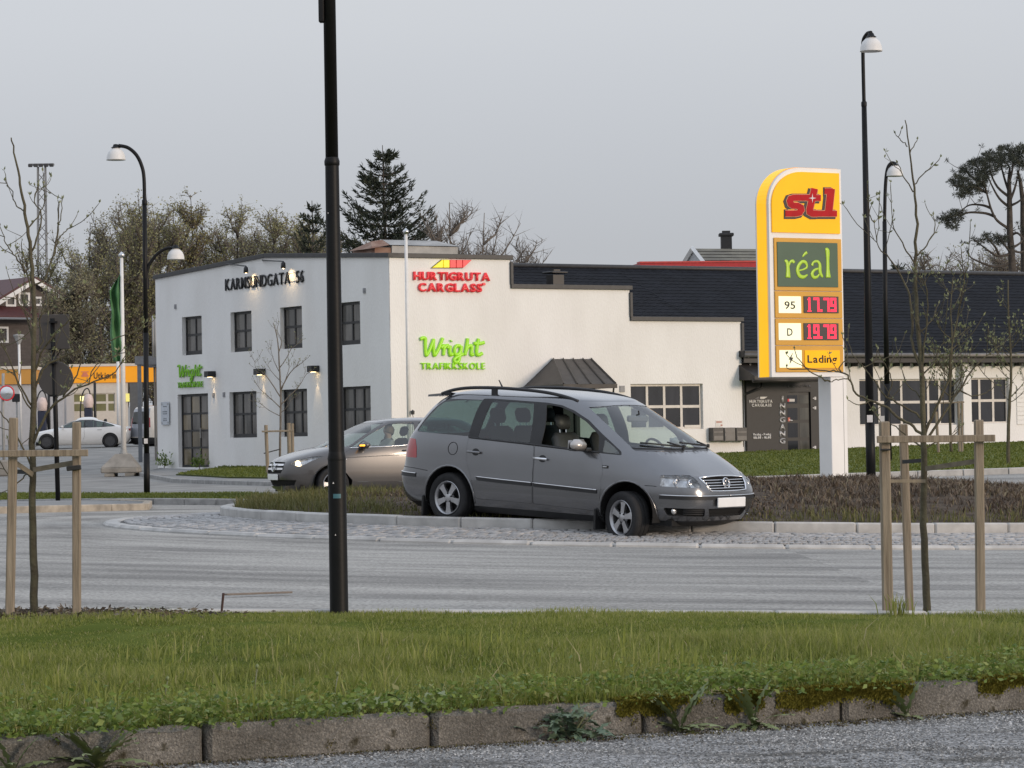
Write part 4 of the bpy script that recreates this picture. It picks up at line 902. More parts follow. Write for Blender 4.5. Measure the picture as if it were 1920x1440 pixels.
# ================================================================== VEHICLES
class Shell:
    """closed plan contours by height: z, rear x, front x, half width, front exponent, rear exponent"""
    def __init__(s, rows, xm):
        a=np.array(rows,float); s.z=a[:,0]; s.t=a[:,1:]; s.xm=xm
        s.z0,s.z1=s.z[0],s.z[-1]
        h=np.diff(s.z)[:,None]; d=np.diff(s.t,axis=0)/h
        m=np.zeros_like(s.t); m[0]=d[0]; m[-1]=d[-1]
        for i in range(1,len(s.z)-1):          # monotone cubic tangents
            w1=2*h[i]+h[i-1]; w2=h[i]+2*h[i-1]
            ok=d[i]*d[i-1]>0
            den=np.where(ok,w1/np.where(d[i-1]==0,1,d[i-1])+w2/np.where(d[i]==0,1,d[i]),1)
            m[i]=np.where(ok,(w1+w2)/den,0)
        s.m=m
    def row(s,z):
        z=min(max(z,s.z0),s.z1)
        i=int(min(max(np.searchsorted(s.z,z)-1,0),len(s.z)-2)); h=s.z[i+1]-s.z[i]; u=(z-s.z[i])/h
        a=s.t[i];b=s.t[i+1];ma=s.m[i]*h;mb=s.m[i+1]*h
        return a*(2*u**3-3*u*u+1)+ma*(u**3-2*u*u+u)+b*(-2*u**3+3*u*u)+mb*(u**3-u*u)
    def p(s,A,z):                              # A in [-1,1]: -1 rear centre, +1 front centre (left side y>0)
        xr,xf,w,nf,nr=s.row(z)
        n,L=(nf,xf-s.xm) if A>=0 else (nr,xr-s.xm)
        k=.5**(1/n); a=abs(A)*2*k
        if a<=k: X,Y=a,(1-a**n)**(1/n)
        else:
            Y=max(2*k-a,0.); X=(1-Y**n)**(1/n)
        return (s.xm+L*X, w*Y, z)
    def a_side(s,x,z):
        xr,xf,w,nf,nr=s.row(z)
        n,L,sg=(nf,xf-s.xm,1) if x>=s.xm else (nr,xr-s.xm,-1)
        k=.5**(1/n); X=min((x-s.xm)/L,1.)
        if X<=k: return sg*X/(2*k)
        return sg*(2*k-(1-X**n)**(1/n))/(2*k)
    def a_end(s,y,z,front=True):
        xr,xf,w,nf,nr=s.row(z); n=nf if front else nr
        k=.5**(1/n); Y=min(abs(y)/w,1.)
        a=2*k-Y if Y<=k else (1-Y**n)**(1/n)
        return (a if front else -a)/(2*k)
VAN=[ # z, xr, xf, w, nf, nr
(.16,-3.55,.66,.80,4.5,7),(.22,-3.66,.80,.85,4.5,8),(.32,-3.73,.90,.885,4.6,9),(.45,-3.765,.935,.905,4.6,9),(.56,-3.77,.935,.912,4.6,9),
(.64,-3.745,.91,.908,4.6,9),(.70,-3.725,.87,.905,4.6,9),(.76,-3.72,.81,.902,4.6,9),(.80,-3.715,.745,.899,4.5,9),(.86,-3.71,.655,.895,4.4,9),(.93,-3.70,.535,.889,4.2,9),(1.0,-3.685,.405,.879,4.1,9),(1.06,-3.665,.285,.866,4,9),
(1.14,-3.62,.13,.843,4,8.5),(1.25,-3.555,-.085,.806,4,8),(1.38,-3.465,-.345,.757,4,7.5),(1.48,-3.375,-.545,.718,4,7),(1.56,-3.27,-.705,.682,4,6.5),(1.60,-3.20,-.80,.655,4,6)]

US = 3.2
class Car:
    def __init__(s, S, root, paint, roof_h, roof_p=2.3): s.S, s.root, s.paint = S, root, paint; s.rh, s.rp = roof_h, roof_p
    def sd(s, x, z): return (s.S.a_side(x, z)*US, z)
    def fe(s, y, z): return (s.S.a_end(y, z, True)*US, z)
    def re(s, y, z): return (s.S.a_end(y, z, False)*US, z)
    def at(s, u, z, side, off=0.0):
        S = s.S; A = min(max(u/US, -1), 1); z = min(max(z, S.z0), S.z1); e = .004
        p = np.array(S.p(A, z)); A0, A1 = max(A-e, -1), min(A+e, 1); z0, z1 = max(z-e, S.z0), min(z+e, S.z1)
        ta = np.array(S.p(A1, z))-np.array(S.p(A0, z)); tz = np.array(S.p(A, z1))-np.array(S.p(A, z0))
        n = np.cross(tz, ta); l = np.linalg.norm(n); n = n/l if l > 1e-12 else np.array((0, 1, 0.)); 
        if abs(A) > .999: n[1] = 0; n /= np.linalg.norm(n)
        p = p+n*off; p[1] *= side; n[1] *= side; return p, n
    def patch(s, name, loops, holes, mat, sides=(-1, 1), off=0.0, step=.055, flange=.014, parent=None, roof=False, sep=False):
        V2, T = cdt([dens(l, .035) for l in loops], [dens(h, .035) for h in holes], step)
        out = []
        for group in ([(q,) for q in sides] if sep else [sides]):
            bm = bmesh.new(); nl = []
            for sg in group:
                vs = []
                for u, z in V2:
                    p, n = s.at(u, z, sg, off); v = bm.verts.new(p); vs.append(v); nl.append(Vector(n))
                for t in T:
                    q = [vs[i] for i in t]
                    try: bm.faces.new(q if sg < 0 else q[::-1])
                    except ValueError: pass
            bm.verts.index_update(); nd = {v: nl[i] for i, v in enumerate(bm.verts)}
            if len(group) == 2: bmesh.ops.remove_doubles(bm, verts=[v for v in bm.verts if abs(v.co.y) < 1e-4], dist=2e-3)
            if roof: s.roof_cap(bm)
            bm.normal_update(); bmesh.ops.recalc_face_normals(bm, faces=bm.faces)
            if flange:
                be = [e for e in bm.edges if e.is_boundary]; dup = {}
                for e in be:
                    for v in e.verts:
                        if v not in dup:
                            n = nd.get(v, Vector((0, 0, 1))); dup[v] = bm.verts.new(v.co-n*flange)
                for e in be:
                    a, b = e.verts; f = bm.faces.new((a, b, dup[b], dup[a]))
                bmesh.ops.recalc_face_normals(bm, faces=bm.faces)
            me = bpy.data.meshes.new(name); bm.to_mesh(me); bm.free()
            out.append(link_mesh(name, me, mat, parent or s.root, ang=38))
        return out
    def roof_cap(s, bm):
        S = s.S; N = 72; z1 = S.z1
        ct = [np.array(S.p(-1+2*i/N, z1)) for i in range(N+1)]; loop = ct+[c*[1, -1, 1] for c in ct[-2:0:-1]]
        xc = (ct[0][0]+ct[-1][0])/2; rings = []
        for q in (1, .985, .965, .94, .90, .84, .75, .62, .45, .25):
            z = z1+s.rh*(1-q**s.rp)**(1/1.5) if q < 1 else z1
            r = []
            for c in loop:
                hx = (c[0]-xc)/(ct[-1][0]-xc)
                r.append(bm.verts.new((xc+(c[0]-xc)*q, c[1]*q, z)))
            rings.append(r)
        for a, b in zip(rings, rings[1:]):
            for i in range(len(a)):
                j = (i+1) % len(a); bm.faces.new((a[i], a[j], b[j], b[i]))
        c = bm.verts.new((xc, 0, z1+s.rh))
        for i in range(len(rings[-1])): bm.faces.new((rings[-1][i], rings[-1][(i+1) % len(rings[-1])], c))
    def rail(s, name, pts, r, mat, side, off=.0, parent=None, n=6, flat=None, closed=False):
        P = [Vector(s.at(u, z, side, off)[0]) for u, z in dens(pts, .04)] if closed else None
        if not closed:
            P = []
            for a, b in zip(pts, pts[1:]):
                k = max(1, int(math.hypot(b[0]-a[0], b[1]-a[1])/.05))
                P += [Vector(s.at(lerp(a[0], b[0], j/k), lerp(a[1], b[1], j/k), side, off)[0]) for j in range(k)]
            P.append(Vector(s.at(*pts[-1], side, off)[0]))
        else: P.append(P[0])
        return MB().tube(P, r, n).build(name, mat, parent or s.root, smooth=True)
def arch(cx, cz, r, zlow=.1, k=22, rz=None):
    rz = rz or r
    pts = [(cx+r*math.cos(a), cz+rz*math.sin(a)) for a in np.linspace(-.45, math.pi+.45, k)]
    return pts
m_tyre = M('tyre_rubber', (.016, .016, .017), rough=.85, vary=.3, scale=14, bump=.3, bscale=60); m_blk = M('black_plastic', (.014, .014, .015), rough=.5, vary=.25, scale=9)
m_chrome = M('chrome', (.75, .75, .76), rough=.15, metal=1, vary=.05); m_alloy = M('alloy', (.42, .42, .43), rough=.32, metal=.85, vary=.15, scale=9); m_dark = M('underside', (.008, .008, .008), rough=.9)
m_white_pl = M('number_plate', (.78, .78, .77), rough=.45, vary=.04)
def wheel(parent, x, y, z, R, w, rr, style='five', steer=0.0, flatz=None, alloy=None, rot=0.0, label=None):
    sg = 1 if y > 0 else -1; ax = Vector((0, sg, 0))
    wp = empty_part('wheel', parent, Matrix.Translation((x, y, z)) @ Matrix.Rotation(steer, 4, 'Z'))
    if label: wp['label'] = label
    mb = MB(); h = w/2
    mb.lathe([(rr-.01, -h+.02), (rr+.02, -h), (R-.03, -h-.004), (R-.008, -h+.012), (R, -h+.04), (R, -.035), (R-.008, -.028), (R, -.02), (R, .02), (R-.008, .028), (R, .035), (R, h-.04), (R-.008, h-.012), (R-.035, h+.004), (R-.06, h+.006), (rr+.03, h), (rr+.012, h-.006), (rr-.01, h-.02)], 40, (0, 0, 0), ax)
    if flatz is not None:
        for i, v in enumerate(mb.v):
            if v[2] < flatz+.06:
                t = min(1, (flatz+.06-v[2])/.1); mb.v[i] = (v[0]*(1+.12*t), v[1]*(1+.22*t), max(v[2], flatz))
    mb.build('tyre', m_tyre, wp, ang=45)
    al = alloy or m_alloy
    mb = MB(); mb.lathe([(rr, -h+.02), (rr-.02, -h+.03), (rr-.022, h-.05), (rr-.008, h-.02), (rr, h-.004), (rr-.006, h+.001), (rr-.022, h-.012), (rr-.03, h-.04)], 40, (0, 0, 0), ax)
    ex, ey = Vector((1, 0, 0)), Vector((0, 0, 1))
    if style == 'five':
        for k in range(5):
            a = rot+2*math.pi*k/5; c, s_ = math.cos(a), math.sin(a)
            P = [(.03, -.034), (.09, -.030), (.15, -.036), (rr-.02, -.052), (rr-.02, .052), (.15, .036), (.09, .030), (.03, .034)]
            mb.prism([(p*c-q*s_, p*s_+q*c) for p, q in P], (0, 0, 0), ex, ey, ax, h-.055, h-.018)
        mb.lathe([(0, h-.012), (.045, h-.012), (.062, h-.02), (.075, h-.05)], 20, (0, 0, 0), ax)
    elif style == 'cover':
        mb.lathe([(0, h-.005), (.06, h-.004), (rr-.04, h-.03), (rr-.01, h-.02)], 24, (0, 0, 0), ax)
        for k in range(7):
            a = 2*math.pi*k/7; c, s_ = math.cos(a), math.sin(a); P = [(.06, -.02), (rr-.03, -.05), (rr-.03, .03), (.06, .012)]
            mb.prism([(p*c-q*s_, p*s_+q*c) for p, q in P], (0, 0, 0), ex, ey, ax, h-.02, h-.006)
    else:
        mb.lathe([(0, h-.005), (.05, h-.005), (.06, h-.03), (.10, h-.05), (.13, h-.02), (rr-.04, h-.03), (rr-.01, h-.01)], 24, (0, 0, 0), ax)
    rim = mb.build('rim', al, wp, ang=35)
    mb = MB(); mb.lathe([(0, -.02), (.13, -.02), (.135, .0), (0, .0)], 24, (0, 0, 0), ax); mb.lathe([(rr-.02, -h+.05), (0, -h+.05)], 24, (0, 0, 0), ax); mb.build('brake_disc', m_dark, wp, smooth=False)
    if style == 'five':
        mb = MB()
        for k in range(5):
            a = rot+2*math.pi*(k+.5)/5; mb.lathe([(.011, h-.03), (.011, h-.008), (0, h-.008)], 8, (math.cos(a)*.056, 0, math.sin(a)*.056), ax)
        mb.build('lug_bolts', m_blk, wp)
    return wp
def seat(parent, x, y, z, mat, name='seat', head=True, w=.5):
    mb = MB().cham((x, y, z), (.5, w, .16), .05); o = mb.build(name, mat, parent, ang=50)
    c, q = math.cos(.3), math.sin(.3); ax = (Vector((c, 0, q)), Vector((0, 1, 0)), Vector((-q, 0, c)))
    MB().cham(Vector((x-.30, y, z+.34)), (.15, w-.02, .62), .06, ax).build('seat_back', mat, o, ang=50)
    if head:
        hb = MB().cham(Vector((x-.42, y, z+.77)), (.10, .27, .19), .045, ax); hb.build('headrest', mat, o, ang=50)
        MB().tube([(x-.40, y-.06, z+.60), (x-.42, y-.06, z+.72)], .008, 6).tube([(x-.40, y+.06, z+.60), (x-.42, y+.06, z+.72)], .008, 6).build('headrest_rod', m_chrome, o)
    return o
m_glass = glass('car_glass', (.74, .82, .78), 1.75); m_tint = glass('tinted_glass', (.29, .41, .40), 1.6); m_lens = glass('lamp_lens', (.86, .87, .88))
m_seat = M('grey_leather', (.055, .056, .054), rough=.5, vary=.25, scale=8); m_int = M('dark_trim', (.012, .012, .012), rough=.8)
m_redlamp = M('tail_lamp_red', (.33, .012, .016), rough=.12, vary=.15, scale=12, coat=1)
m_refl = M('lamp_reflector', (.62, .62, .62), rough=.18, metal=.9, vary=.4, scale=14)

# ------------------------------------------------------------------ the stranded people carrier
m_paint = M('grey_metallic_paint', (.165, .166, .172), rough=.24, metal=.8, vary=.05, scale=3, coat=1.0)
MV = Matrix(((.753090, .656525, .042783, 1.858440), (-.655197, .754296, -.041879, 39.092300), (-.059766, .003508, .998206, .138761), (0, 0, 0, 1)))
van = thing('people_carrier', None, 'grey people carrier nose down with one flat front tyre, stranded across the roundabout kerb', 'car', mat=MV)
SV = Shell(VAN, -1.9); cv = Car(SV, van, m_paint, .115)
sd, fe, re_ = cv.sd, cv.fe, cv.re
W_rs = fillet([sd(-3.47, 1.125), sd(-3.34, 1.33), sd(-3.20, 1.48), sd(-3.07, 1.555), sd(-2.41, 1.563), sd(-2.50, 1.105)], .06)
W_rd = fillet([sd(-2.365, 1.10), sd(-2.28, 1.562), sd(-1.60, 1.553), sd(-1.505, 1.07)], .03)
W_fd = fillet([sd(-1.325, 1.063), sd(-1.40, 1.548), sd(-1.18, 1.528), sd(-.98, 1.47), sd(-.745, 1.368), sd(-.50, 1.215), sd(-.425, 1.02)], .03)
W_q = fillet([sd(-.365, 1.012), sd(-.40, 1.165), sd(-.31, 1.12), sd(-.165, 1.035), sd(-.13, 1.003)], .02)
W_ws = [fe(.692, 1.085), fe(.672, 1.17), fe(.652, 1.24), fe(.612, 1.385), fe(.565, 1.535), fe(.38, 1.552), fe(.19, 1.562), (US, 1.565), (US, 1.082), fe(.37, 1.082)]
W_rw = fillet([re_(.66, 1.14), re_(.58, 1.50), re_(.2, 1.54), (-US-.0, 1.54), (-US, 1.10), re_(.3, 1.10)], .04)
black_frames = fillet([sd(-2.53, 1.085), sd(-2.44, 1.578), sd(-2.3, 1.584), sd(-1.6, 1.573), sd(-1.38, 1.568), sd(-1.16, 1.546), sd(-.96, 1.488), sd(-.72, 1.385), sd(-.47, 1.232), sd(-.30, 1.135), sd(-.12, 1.03), sd(-.10, .985), sd(-.42, .998), sd(-1.3, 1.042), sd(-2.3, 1.085)], .02)
D_r = fillet([sd(-2.515, 1.085), sd(-2.522, .93), sd(-2.495, .763), sd(-2.41, .575), sd(-2.352, .40), sd(-2.34, .335), sd(-1.414, .327), sd(-1.41, .72), sd(-1.425, 1.040), sd(-2.0, 1.068)], .02)
D_f = fillet([sd(-1.418, 1.040), sd(-1.404, .72), sd(-1.406, .327), sd(-.37, .297), sd(-.345, .45), sd(-.335, .685), sd(-.40, .995)], .02)
HL = fillet([fe(.79, .645), fe(.755, .775), fe(.62, .786), fe(.505, .783), fe(.485, .74), fe(.47, .643), fe(.6, .640)], .03)
GR = [fe(.425, .752), fe(.345, .602), fe(.18, .596), (US, .594), (US, .768), fe(.2, .764)]
HOOD = [fe(.700, 1.050), fe(.735, .92), fe(.742, .80), fe(.50, .798), fe(.46, .770), fe(.2, .779), (US, .783), (US, 1.046), fe(.35, 1.048)]
COWL = [fe(.700, 1.055), fe(.698, 1.082), fe(.37, 1.078), (US, 1.078), (US, 1.052), fe(.35, 1.053)]
LG1 = fillet([fe(.772, .392), fe(.431, .390), fe(.392, .292), fe(.73, .298)], .03); LG2 = [fe(.375, .388), fe(.31, .290), (US, .288), (US, .388)]
TL = fillet([sd(-3.37, .795), sd(-3.385, .93), sd(-3.43, 1.03), (-.56*US, 1.04), (-.60*US, .92), (-.60*US, .795)], .02)
AR = [cv.sd(x, z) for x, z in arch(-2.79, .305, .415)]; AF = [cv.sd(x, z) for x, z in arch(.045, .285, .395)]
rect = [(-US, SV.z0), (US, SV.z0), (US, SV.z1), (-US, SV.z1)]
skirt = [(-US, .10), (US, .10), (US, .235), fe(.5, .235), fe(.74, .235), sd(.3, .235), sd(-1.5, .245), sd(-3.3, .245), re_(.5, .245), (-US, .245)]
cv.patch('body', [rect], [W_rs, W_ws, W_rw, black_frames, D_r, D_f, HL, GR, HOOD, COWL, LG1, LG2, TL, AR, AF, skirt], m_paint, roof=True, flange=.02)
cv.patch('hood', [[(u, z) for u, z in HOOD]], [], m_paint, off=-.0, flange=.02)
hood = bpy.data.objects['hood']; 
for v in hood.data.vertices: v.co += Vector((-.004, 0, -.003))
def shrink(poly, k):
    c = np.mean(poly, 0); return [tuple(c+(np.array(p)-c)*k) for p in poly]
doors = []
for nm, D, W_, hx in (('rear_door', D_r, W_rd, (-2.385, .912)), ('front_door', D_f, W_fd, (-1.285, .884))):
    for o, sg in zip(cv.patch(nm, [shrink(D, .9915)], [], m_paint, sep=True, flange=.02), (-1, 1)):
        doors.append(o)
        hp = fillet([sd(hx[0]-.105, hx[1]-.002), sd(hx[0]-.1, hx[1]+.022), sd(hx[0]+.1, hx[1]+.018), sd(hx[0]+.105, hx[1]-.004)], .01)
        cv.patch('handle_recess', [[(hx_[0]*1, hx_[1]) for hx_ in [cv.sd(hx[0]+.02+.06*math.cos(a), hx[1]+.004+.045*math.sin(a)) for a in np.linspace(0, 6.283, 18)[:-1]]]], [], m_blk, sides=(sg,), off=.0015, flange=0, parent=o)
        cv.rail('handle', [cv.sd(hx[0]-.105, hx[1]+.004), cv.sd(hx[0]+.105, hx[1]-.002)], .017, m_chrome if nm == 'front_door' else m_paint, sg, .022, parent=o)
cv.patch('window_surround', [black_frames], [W_rd, W_fd, W_q], m_blk, off=-.002, flange=.01)
for nm, W_ in (('rear_side_window', W_rs), ('rear_door_window', W_rd), ('quarter_window', W_q)):
    cv.patch(nm, [W_], [], m_tint if nm != 'quarter_window' else m_glass, off=-.004, sep=True, flange=0)
# the right front window is wound down; the left one is shut
cv.patch('front_door_window', [W_fd], [], m_glass, sides=(1,), off=-.004, flange=0)
cv.patch('windscreen', [W_ws], [], m_glass, off=-.003, flange=0); cv.patch('rear_window', [W_rw], [], m_tint, off=-.003, flange=0)
cv.patch('cowl', [COWL], [], m_blk, off=-.006); cv.patch('lower_skirt', [[(u, max(z, .16)) for u, z in skirt]], [AR, AF], m_blk, off=-.004)
for sg in (-1, 1):
    cv.rail('window_seal', [cv.sd(-2.5, 1.092), cv.sd(-1.45, 1.052), cv.sd(-.42, 1.004)], .012, m_blk, sg, .001)
    # side rubbing strips with a bright upper edge
    for x0, x1 in ((-2.335, -1.418), (-1.400, -.385)):
        zt = lambda x: .613-.0290*(x+2.342); 
        P = [cv.sd(x0+.03, zt(x0)-.048), cv.sd(x0, zt(x0)), cv.sd(x1, zt(x1)), cv.sd(x1, zt(x1)-.046)]
        st = cv.patch('rubbing_strip', [P], [], m_blk, sides=(sg,), off=.010, flange=.012)[0]
        cv.rail('bright_trim', [cv.sd(x0, zt(x0)), cv.sd(x1, zt(x1))], .0065, m_chrome, sg, .012, parent=st)
    P = [cv.sd(-3.36, .552), cv.sd(-3.36, .598), (-.60*US, .606), (-.60*US, .556)]; st = cv.patch('rear_bumper_strip', [P], [], m_blk, sides=(sg,), off=.010, flange=.012)[0]
    cv.rail('bright_trim', [cv.sd(-3.36, .600), (-.60*US, .608)], .006, m_chrome, sg, .012, parent=st)
    # wheel arch lips
    cv.rail('arch_lip', [cv.sd(x, z) for x, z in arch(-2.79, .305, .422) if z > .2], .014, m_paint, sg, -.002); cv.rail('arch_lip', [cv.sd(x, z) for x, z in arch(.045, .285, .402) if z > .2], .014, m_paint, sg, -.002)
    # lamps
    h = cv.patch('headlight', [shrink(HL, .98)], [], m_lens, sides=(sg,), off=-.001, flange=.02)[0]
    cv.patch('reflector', [HL], [], m_refl, sides=(sg,), off=-.06, flange=-.058, parent=h)
    for yy, rr_ in ((.70, .052), (.575, .055)):
        u, z = cv.fe(yy, .712); p, n = cv.at(u, z, sg, -.05); p = Vector(p); n = Vector((1, -.1*sg, 0)).normalized()
        MB().lathe([(rr_*.35, -.02), (rr_*.8, .0), (rr_, .035), (rr_*.96, .036), (rr_*.5, .01), (0, .0)], 20, p, n).build('lamp_bowl', m_chrome, h, smooth=True)
    cv.patch('tail_lamp', [TL], [], m_redlamp, sides=(sg,), off=.004, flange=.02)
    g = cv.patch('fog_lamp_opening', [LG1], [], m_dark, sides=(sg,), off=-.05, flange=-.048)[0]
    for z in (.318, .345, .370):
        cv.rail('louvre', [cv.fe(.66-(.39-z)*.2, z), cv.fe(.42, z)], .008, m_blk, sg, -.012, parent=g)
    u, z = cv.fe(.715, .345); p, n = cv.at(u, z, sg, -.03); MB().lathe([(0, 0), (.03, .0), (.038, .012), (.036, .02), (0, .016)], 16, Vector(p), Vector((.9, .45*sg, 0)).normalized()).build('fog_lamp', m_refl, g, smooth=True)
    # mirror
    mo = MB().cham((-.62, sg*.99, 1.085), (.15, .25, .145), .055).build('door_mirror', M('silver_mirror_shell', (.40, .38, .36), rough=.3, metal=.5, coat=1) if sg < 0 else bpy.data.materials['silver_mirror_shell'], van, ang=60)
    MB().cham((-.58, sg*.875, 1.03), (.10, .10, .05), .015).build('mirror_foot', m_blk, mo); MB().cham((-.62, sg*.99, 1.028), (.13, .22, .02), .008).build('mirror_base', m_blk, mo); MB().box((-.6975, sg*.99, 1.09), (.006, .19, .105)).build('mirror_glass', m_chrome, mo)
    # repeater, mud flaps, roof rail
    u, z = cv.sd(-.285, .838); p, n = cv.at(u, z, sg, .006); MB().cham(p, (.085, .014, .036), .006).build('side_repeater', m_blk, van); MB().cham((p[0], p[1]+sg*.008, p[2]), (.06, .008, .016), .003).build('repeater_lens', m_refl, van)
    for x, zc in ((-3.235, .20), (-.41, .20)): MB().cham((x, sg*.80, zc), (.03, .22, .26), .01).build('mud_flap', m_blk, van)
    yr = .60; R_ = [(-3.22, 1.612), (-3.02, 1.668), (-2.75, 1.703), (-2.35, 1.718), (-1.95, 1.714), (-1.6, 1.698), (-1.35, 1.672), (-1.15, 1.638), (-1.0, 1.60)]
    rl = MB().tube([Vector(p) for p in catmull([(x, sg*(yr-.04*smooth(-2.4, -1.0, x)), z) for x, z in R_], 4)], .021, 8).build('roof_rail', m_blk, van, smooth=True)
    for x, z0, z1 in ((-3.12, 1.59, 1.65), (-2.33, 1.61, 1.715), (-1.12, 1.56, 1.635)): MB().cham((x, sg*(yr-.04*smooth(-2.4, -1.0, x)), (z0+z1)/2), (.10, .035, z1-z0), .012).build('rail_foot', m_blk, rl)
# fuel flap ring and panel seams
cv.rail('fuel_flap_seam', [cv.sd(-2.752+.078*math.cos(a), .942+.078*math.sin(a)) for a in np.linspace(0, 6.283, 30)[:-1]], .0045, m_dark, -1, .0005, closed=True)
for sg in (-1, 1):
    cv.rail('bumper_seam', [cv.sd(.30, .645), cv.sd(.42, .644), cv.fe(.80, .64)], .004, m_dark, sg, .0005); cv.rail('bumper_seam', [cv.sd(-3.16, .645), cv.sd(-3.4, .665), (-.6*US, .68)], .004, m_dark, sg, .0005)
# front: grille, emblem, bumper strip, plate, wipers
gb_ = cv.patch('grille', [GR], [], m_dark, off=-.045, flange=-.043)[0]
for k, z in enumerate((.632, .664, .696, .728)):
    yw = lerp(.345, .425, (z-.6)/.15)-.012
    P = [Vector(cv.at(*cv.fe(abs(y), z), -1 if y < 0 else 1, -.008)[0]) for y in np.linspace(-yw, yw, 21)]
    MB().tube(P, .0085, 6, flat=(Vector((0, 0, 1)), .8)).build('slat', m_chrome, gb_, smooth=True)
P = [Vector(cv.at(*cv.fe(abs(y), z), -1 if y < 0 else 1, .002)[0]) for y, z in [(-.425, .752), (-.385, .677), (-.345, .602), (-.2, .596), (0, .594), (.2, .596), (.345, .602), (.385, .677), (.425, .752), (.2, .764), (0, .768), (-.2, .764), (-.425, .752)]]
MB().tube(P, .011, 6).build('grille_frame', m_chrome, gb_, smooth=True)
pe = Vector(cv.at(US, .684, 1, .006)[0]); ne = Vector((.965, 0, .262)).normalized(); eu, ew = Vector((0, 1, 0)), Vector((-.262, 0, .965))
em = MB(); ring = [pe+(eu*math.cos(a)+ew*math.sin(a))*.062 for a in np.linspace(0, 6.283, 33)]; em.tube(ring, .007, 6)
for st in ([(-.030, .045), (0, .006), (.030, .045)], [(-.048, .028), (-.022, -.045), (0, -.005), (.022, -.045), (.048, .028)]): em.tube([pe+eu*a+ew*b for a, b in st], .0065, 6)
em.build('emblem', m_chrome, gb_, smooth=True); MB().lathe([(0, 0), (.058, 0), (.058, -.012)], 24, pe-ne*.004, ne).build('emblem_disc', m_blk, gb_)
P = [cv.fe(.795, .497), cv.fe(.795, .541), (US, .541), (US, .495)]; st = cv.patch('front_bumper_strip', [P], [], m_blk, off=.012, flange=.014)[0]
for sg in (-1, 1): cv.rail('bright_trim', [cv.fe(.797, .543), (US, .543)], .0065, m_chrome, sg, .013, parent=st)
cv.patch('centre_intake', [LG2], [], m_dark, off=-.05, flange=-.048)
P = [Vector(cv.at(*cv.fe(abs(y), z), -1 if y < 0 else 1, .003)[0]) for y, z in [(-.375, .39), (0, .39), (.375, .39)]]
MB().cham((.972, 0, .462), (.022, .54, .115), .006).build('number_plate', m_white_pl, van)
for y0, y1 in ((-.06, -.60), (.50, -.02)):
    P = [Vector(cv.at(*cv.fe(abs(y), z), -1 if y < 0 else 1, .022)[0]) for y, z in [(lerp(y0, y1, t), 1.072+.05*t) for t in np.linspace(0, 1, 9)]]
    o = MB().tube(P, .012, 6).build('wiper', m_blk, van, smooth=True); MB().tube([P[0], P[4]+Vector((.02, 0, .035))], .011, 6).lathe([(.02, -.02), (.022, .02), (0, .03)], 10, P[0]).build('wiper_arm', m_blk, o)
MB().prism([(-3.50, 1.565), (-3.49, 1.592), (-3.1, 1.635), (-3.0, 1.62), (-3.1, 1.595)], (0, 0, 0), Vector((1, 0, 0)), Vector((0, 0, 1)), Vector((0, 1, 0)), -.56, .56).build('roof_spoiler', m_paint, van)
MB().tube([(-2.72, -.0, 1.70), (-2.79, -.0, 1.80)], [.012, .007], 6).build('aerial', m_blk, van)
# wheels, arches inside, underside, cabin
wheel(van, 0, -.775, .242, .318, .215, .213, steer=-.21, flatz=-.241, rot=.2, label='flat front tyre, rim almost on the ground'); wheel(van, 0, .775, .315, .318, .215, .213, steer=-.21); wheel(van, -2.835, -.775, .317, .318, .215, .213, rot=-.25); wheel(van, -2.835, .775, .317, .318, .215, .213)
for x, z, r in ((-2.79, .305, .43), (.045, .285, .41)):
    for sg in (-1, 1):
        mb = MB(); P = [(x+r*math.cos(a), z+r*math.sin(a)) for a in np.linspace(-.2, math.pi+.2, 20)]
        b = len(mb.v)
        for px_, pz_ in P: mb.v += [(px_, sg*.86, pz_), (px_, sg*.52, pz_)]
        for i in range(len(P)-1): mb.f.append((2*i, 2*i+2, 2*i+3, 2*i+1))
        mb.f.append(tuple(2*i+1 for i in range(len(P)))); mb.build('wheel_well', m_dark, van)
mb = MB(); mb.bbox((-3.5, -.70, .17), (.62, .70, .24)); mb.build('floor_pan', m_dark, van)
mb = MB(); mb.bbox((-.35, -.51, .24), (.62, .51, .80)); mb.bbox((-3.2, -.5, .24), (-2.4, .5, .62)); mb.build('engine_bay', m_dark, van)
mb = MB().cham((-.17, 0, .92), (.42, 1.36, .20), .06); mb.build('dashboard', m_int, van, ang=50)
mb = MB(); mb.bbox((-2.3, -.74, .25), (-2.26, .74, .30)); mb.bbox((-2.4, -.80, .26), (-.35, .80, .30)); mb.build('cabin_floor', m_int, van)
ring = [(-.47+.06*math.cos(a)*.6, .36+.185*math.cos(a), .98+.185*math.sin(a)*.9) for a in np.linspace(0, 6.283, 25)]; MB().tube([(-.47-.10*math.sin(a), .36+.185*math.cos(a), .98+.165*math.sin(a)) for a in np.linspace(0, 6.283, 25)], .016, 6).tube([(-.47, .36, .98), (-.2, .36, .9)], .03, 6).tube([(-.45, .2, 1.0), (-.45, .52, 1.0)], .02, 6).build('steering_wheel', m_int, van, smooth=True)
for x, ys, z in ((-.98, (-.37, .37), .56), (-1.95, (-.48, 0, .48), .60)):
    for y in ys: seat(van, x, y, z, m_seat if x > -1.5 else m_int, w=.5 if len(ys) < 3 else .44)
mxa = (Vector((.85, -.5, 0)).normalized(), Vector((.5, .85, 0)).normalized(), Vector((0, 0, 1))); MB().cham((-.53, .03, 1.40), (.05, .28, .08), .018, mxa).build('interior_mirror', M('mirror_back', (.10, .10, .10), rough=.5), van); MB().tube([(-.50, .03, 1.43), (-.52, .03, 1.50)], .010, 6).build('mirror_stem', m_int, van)
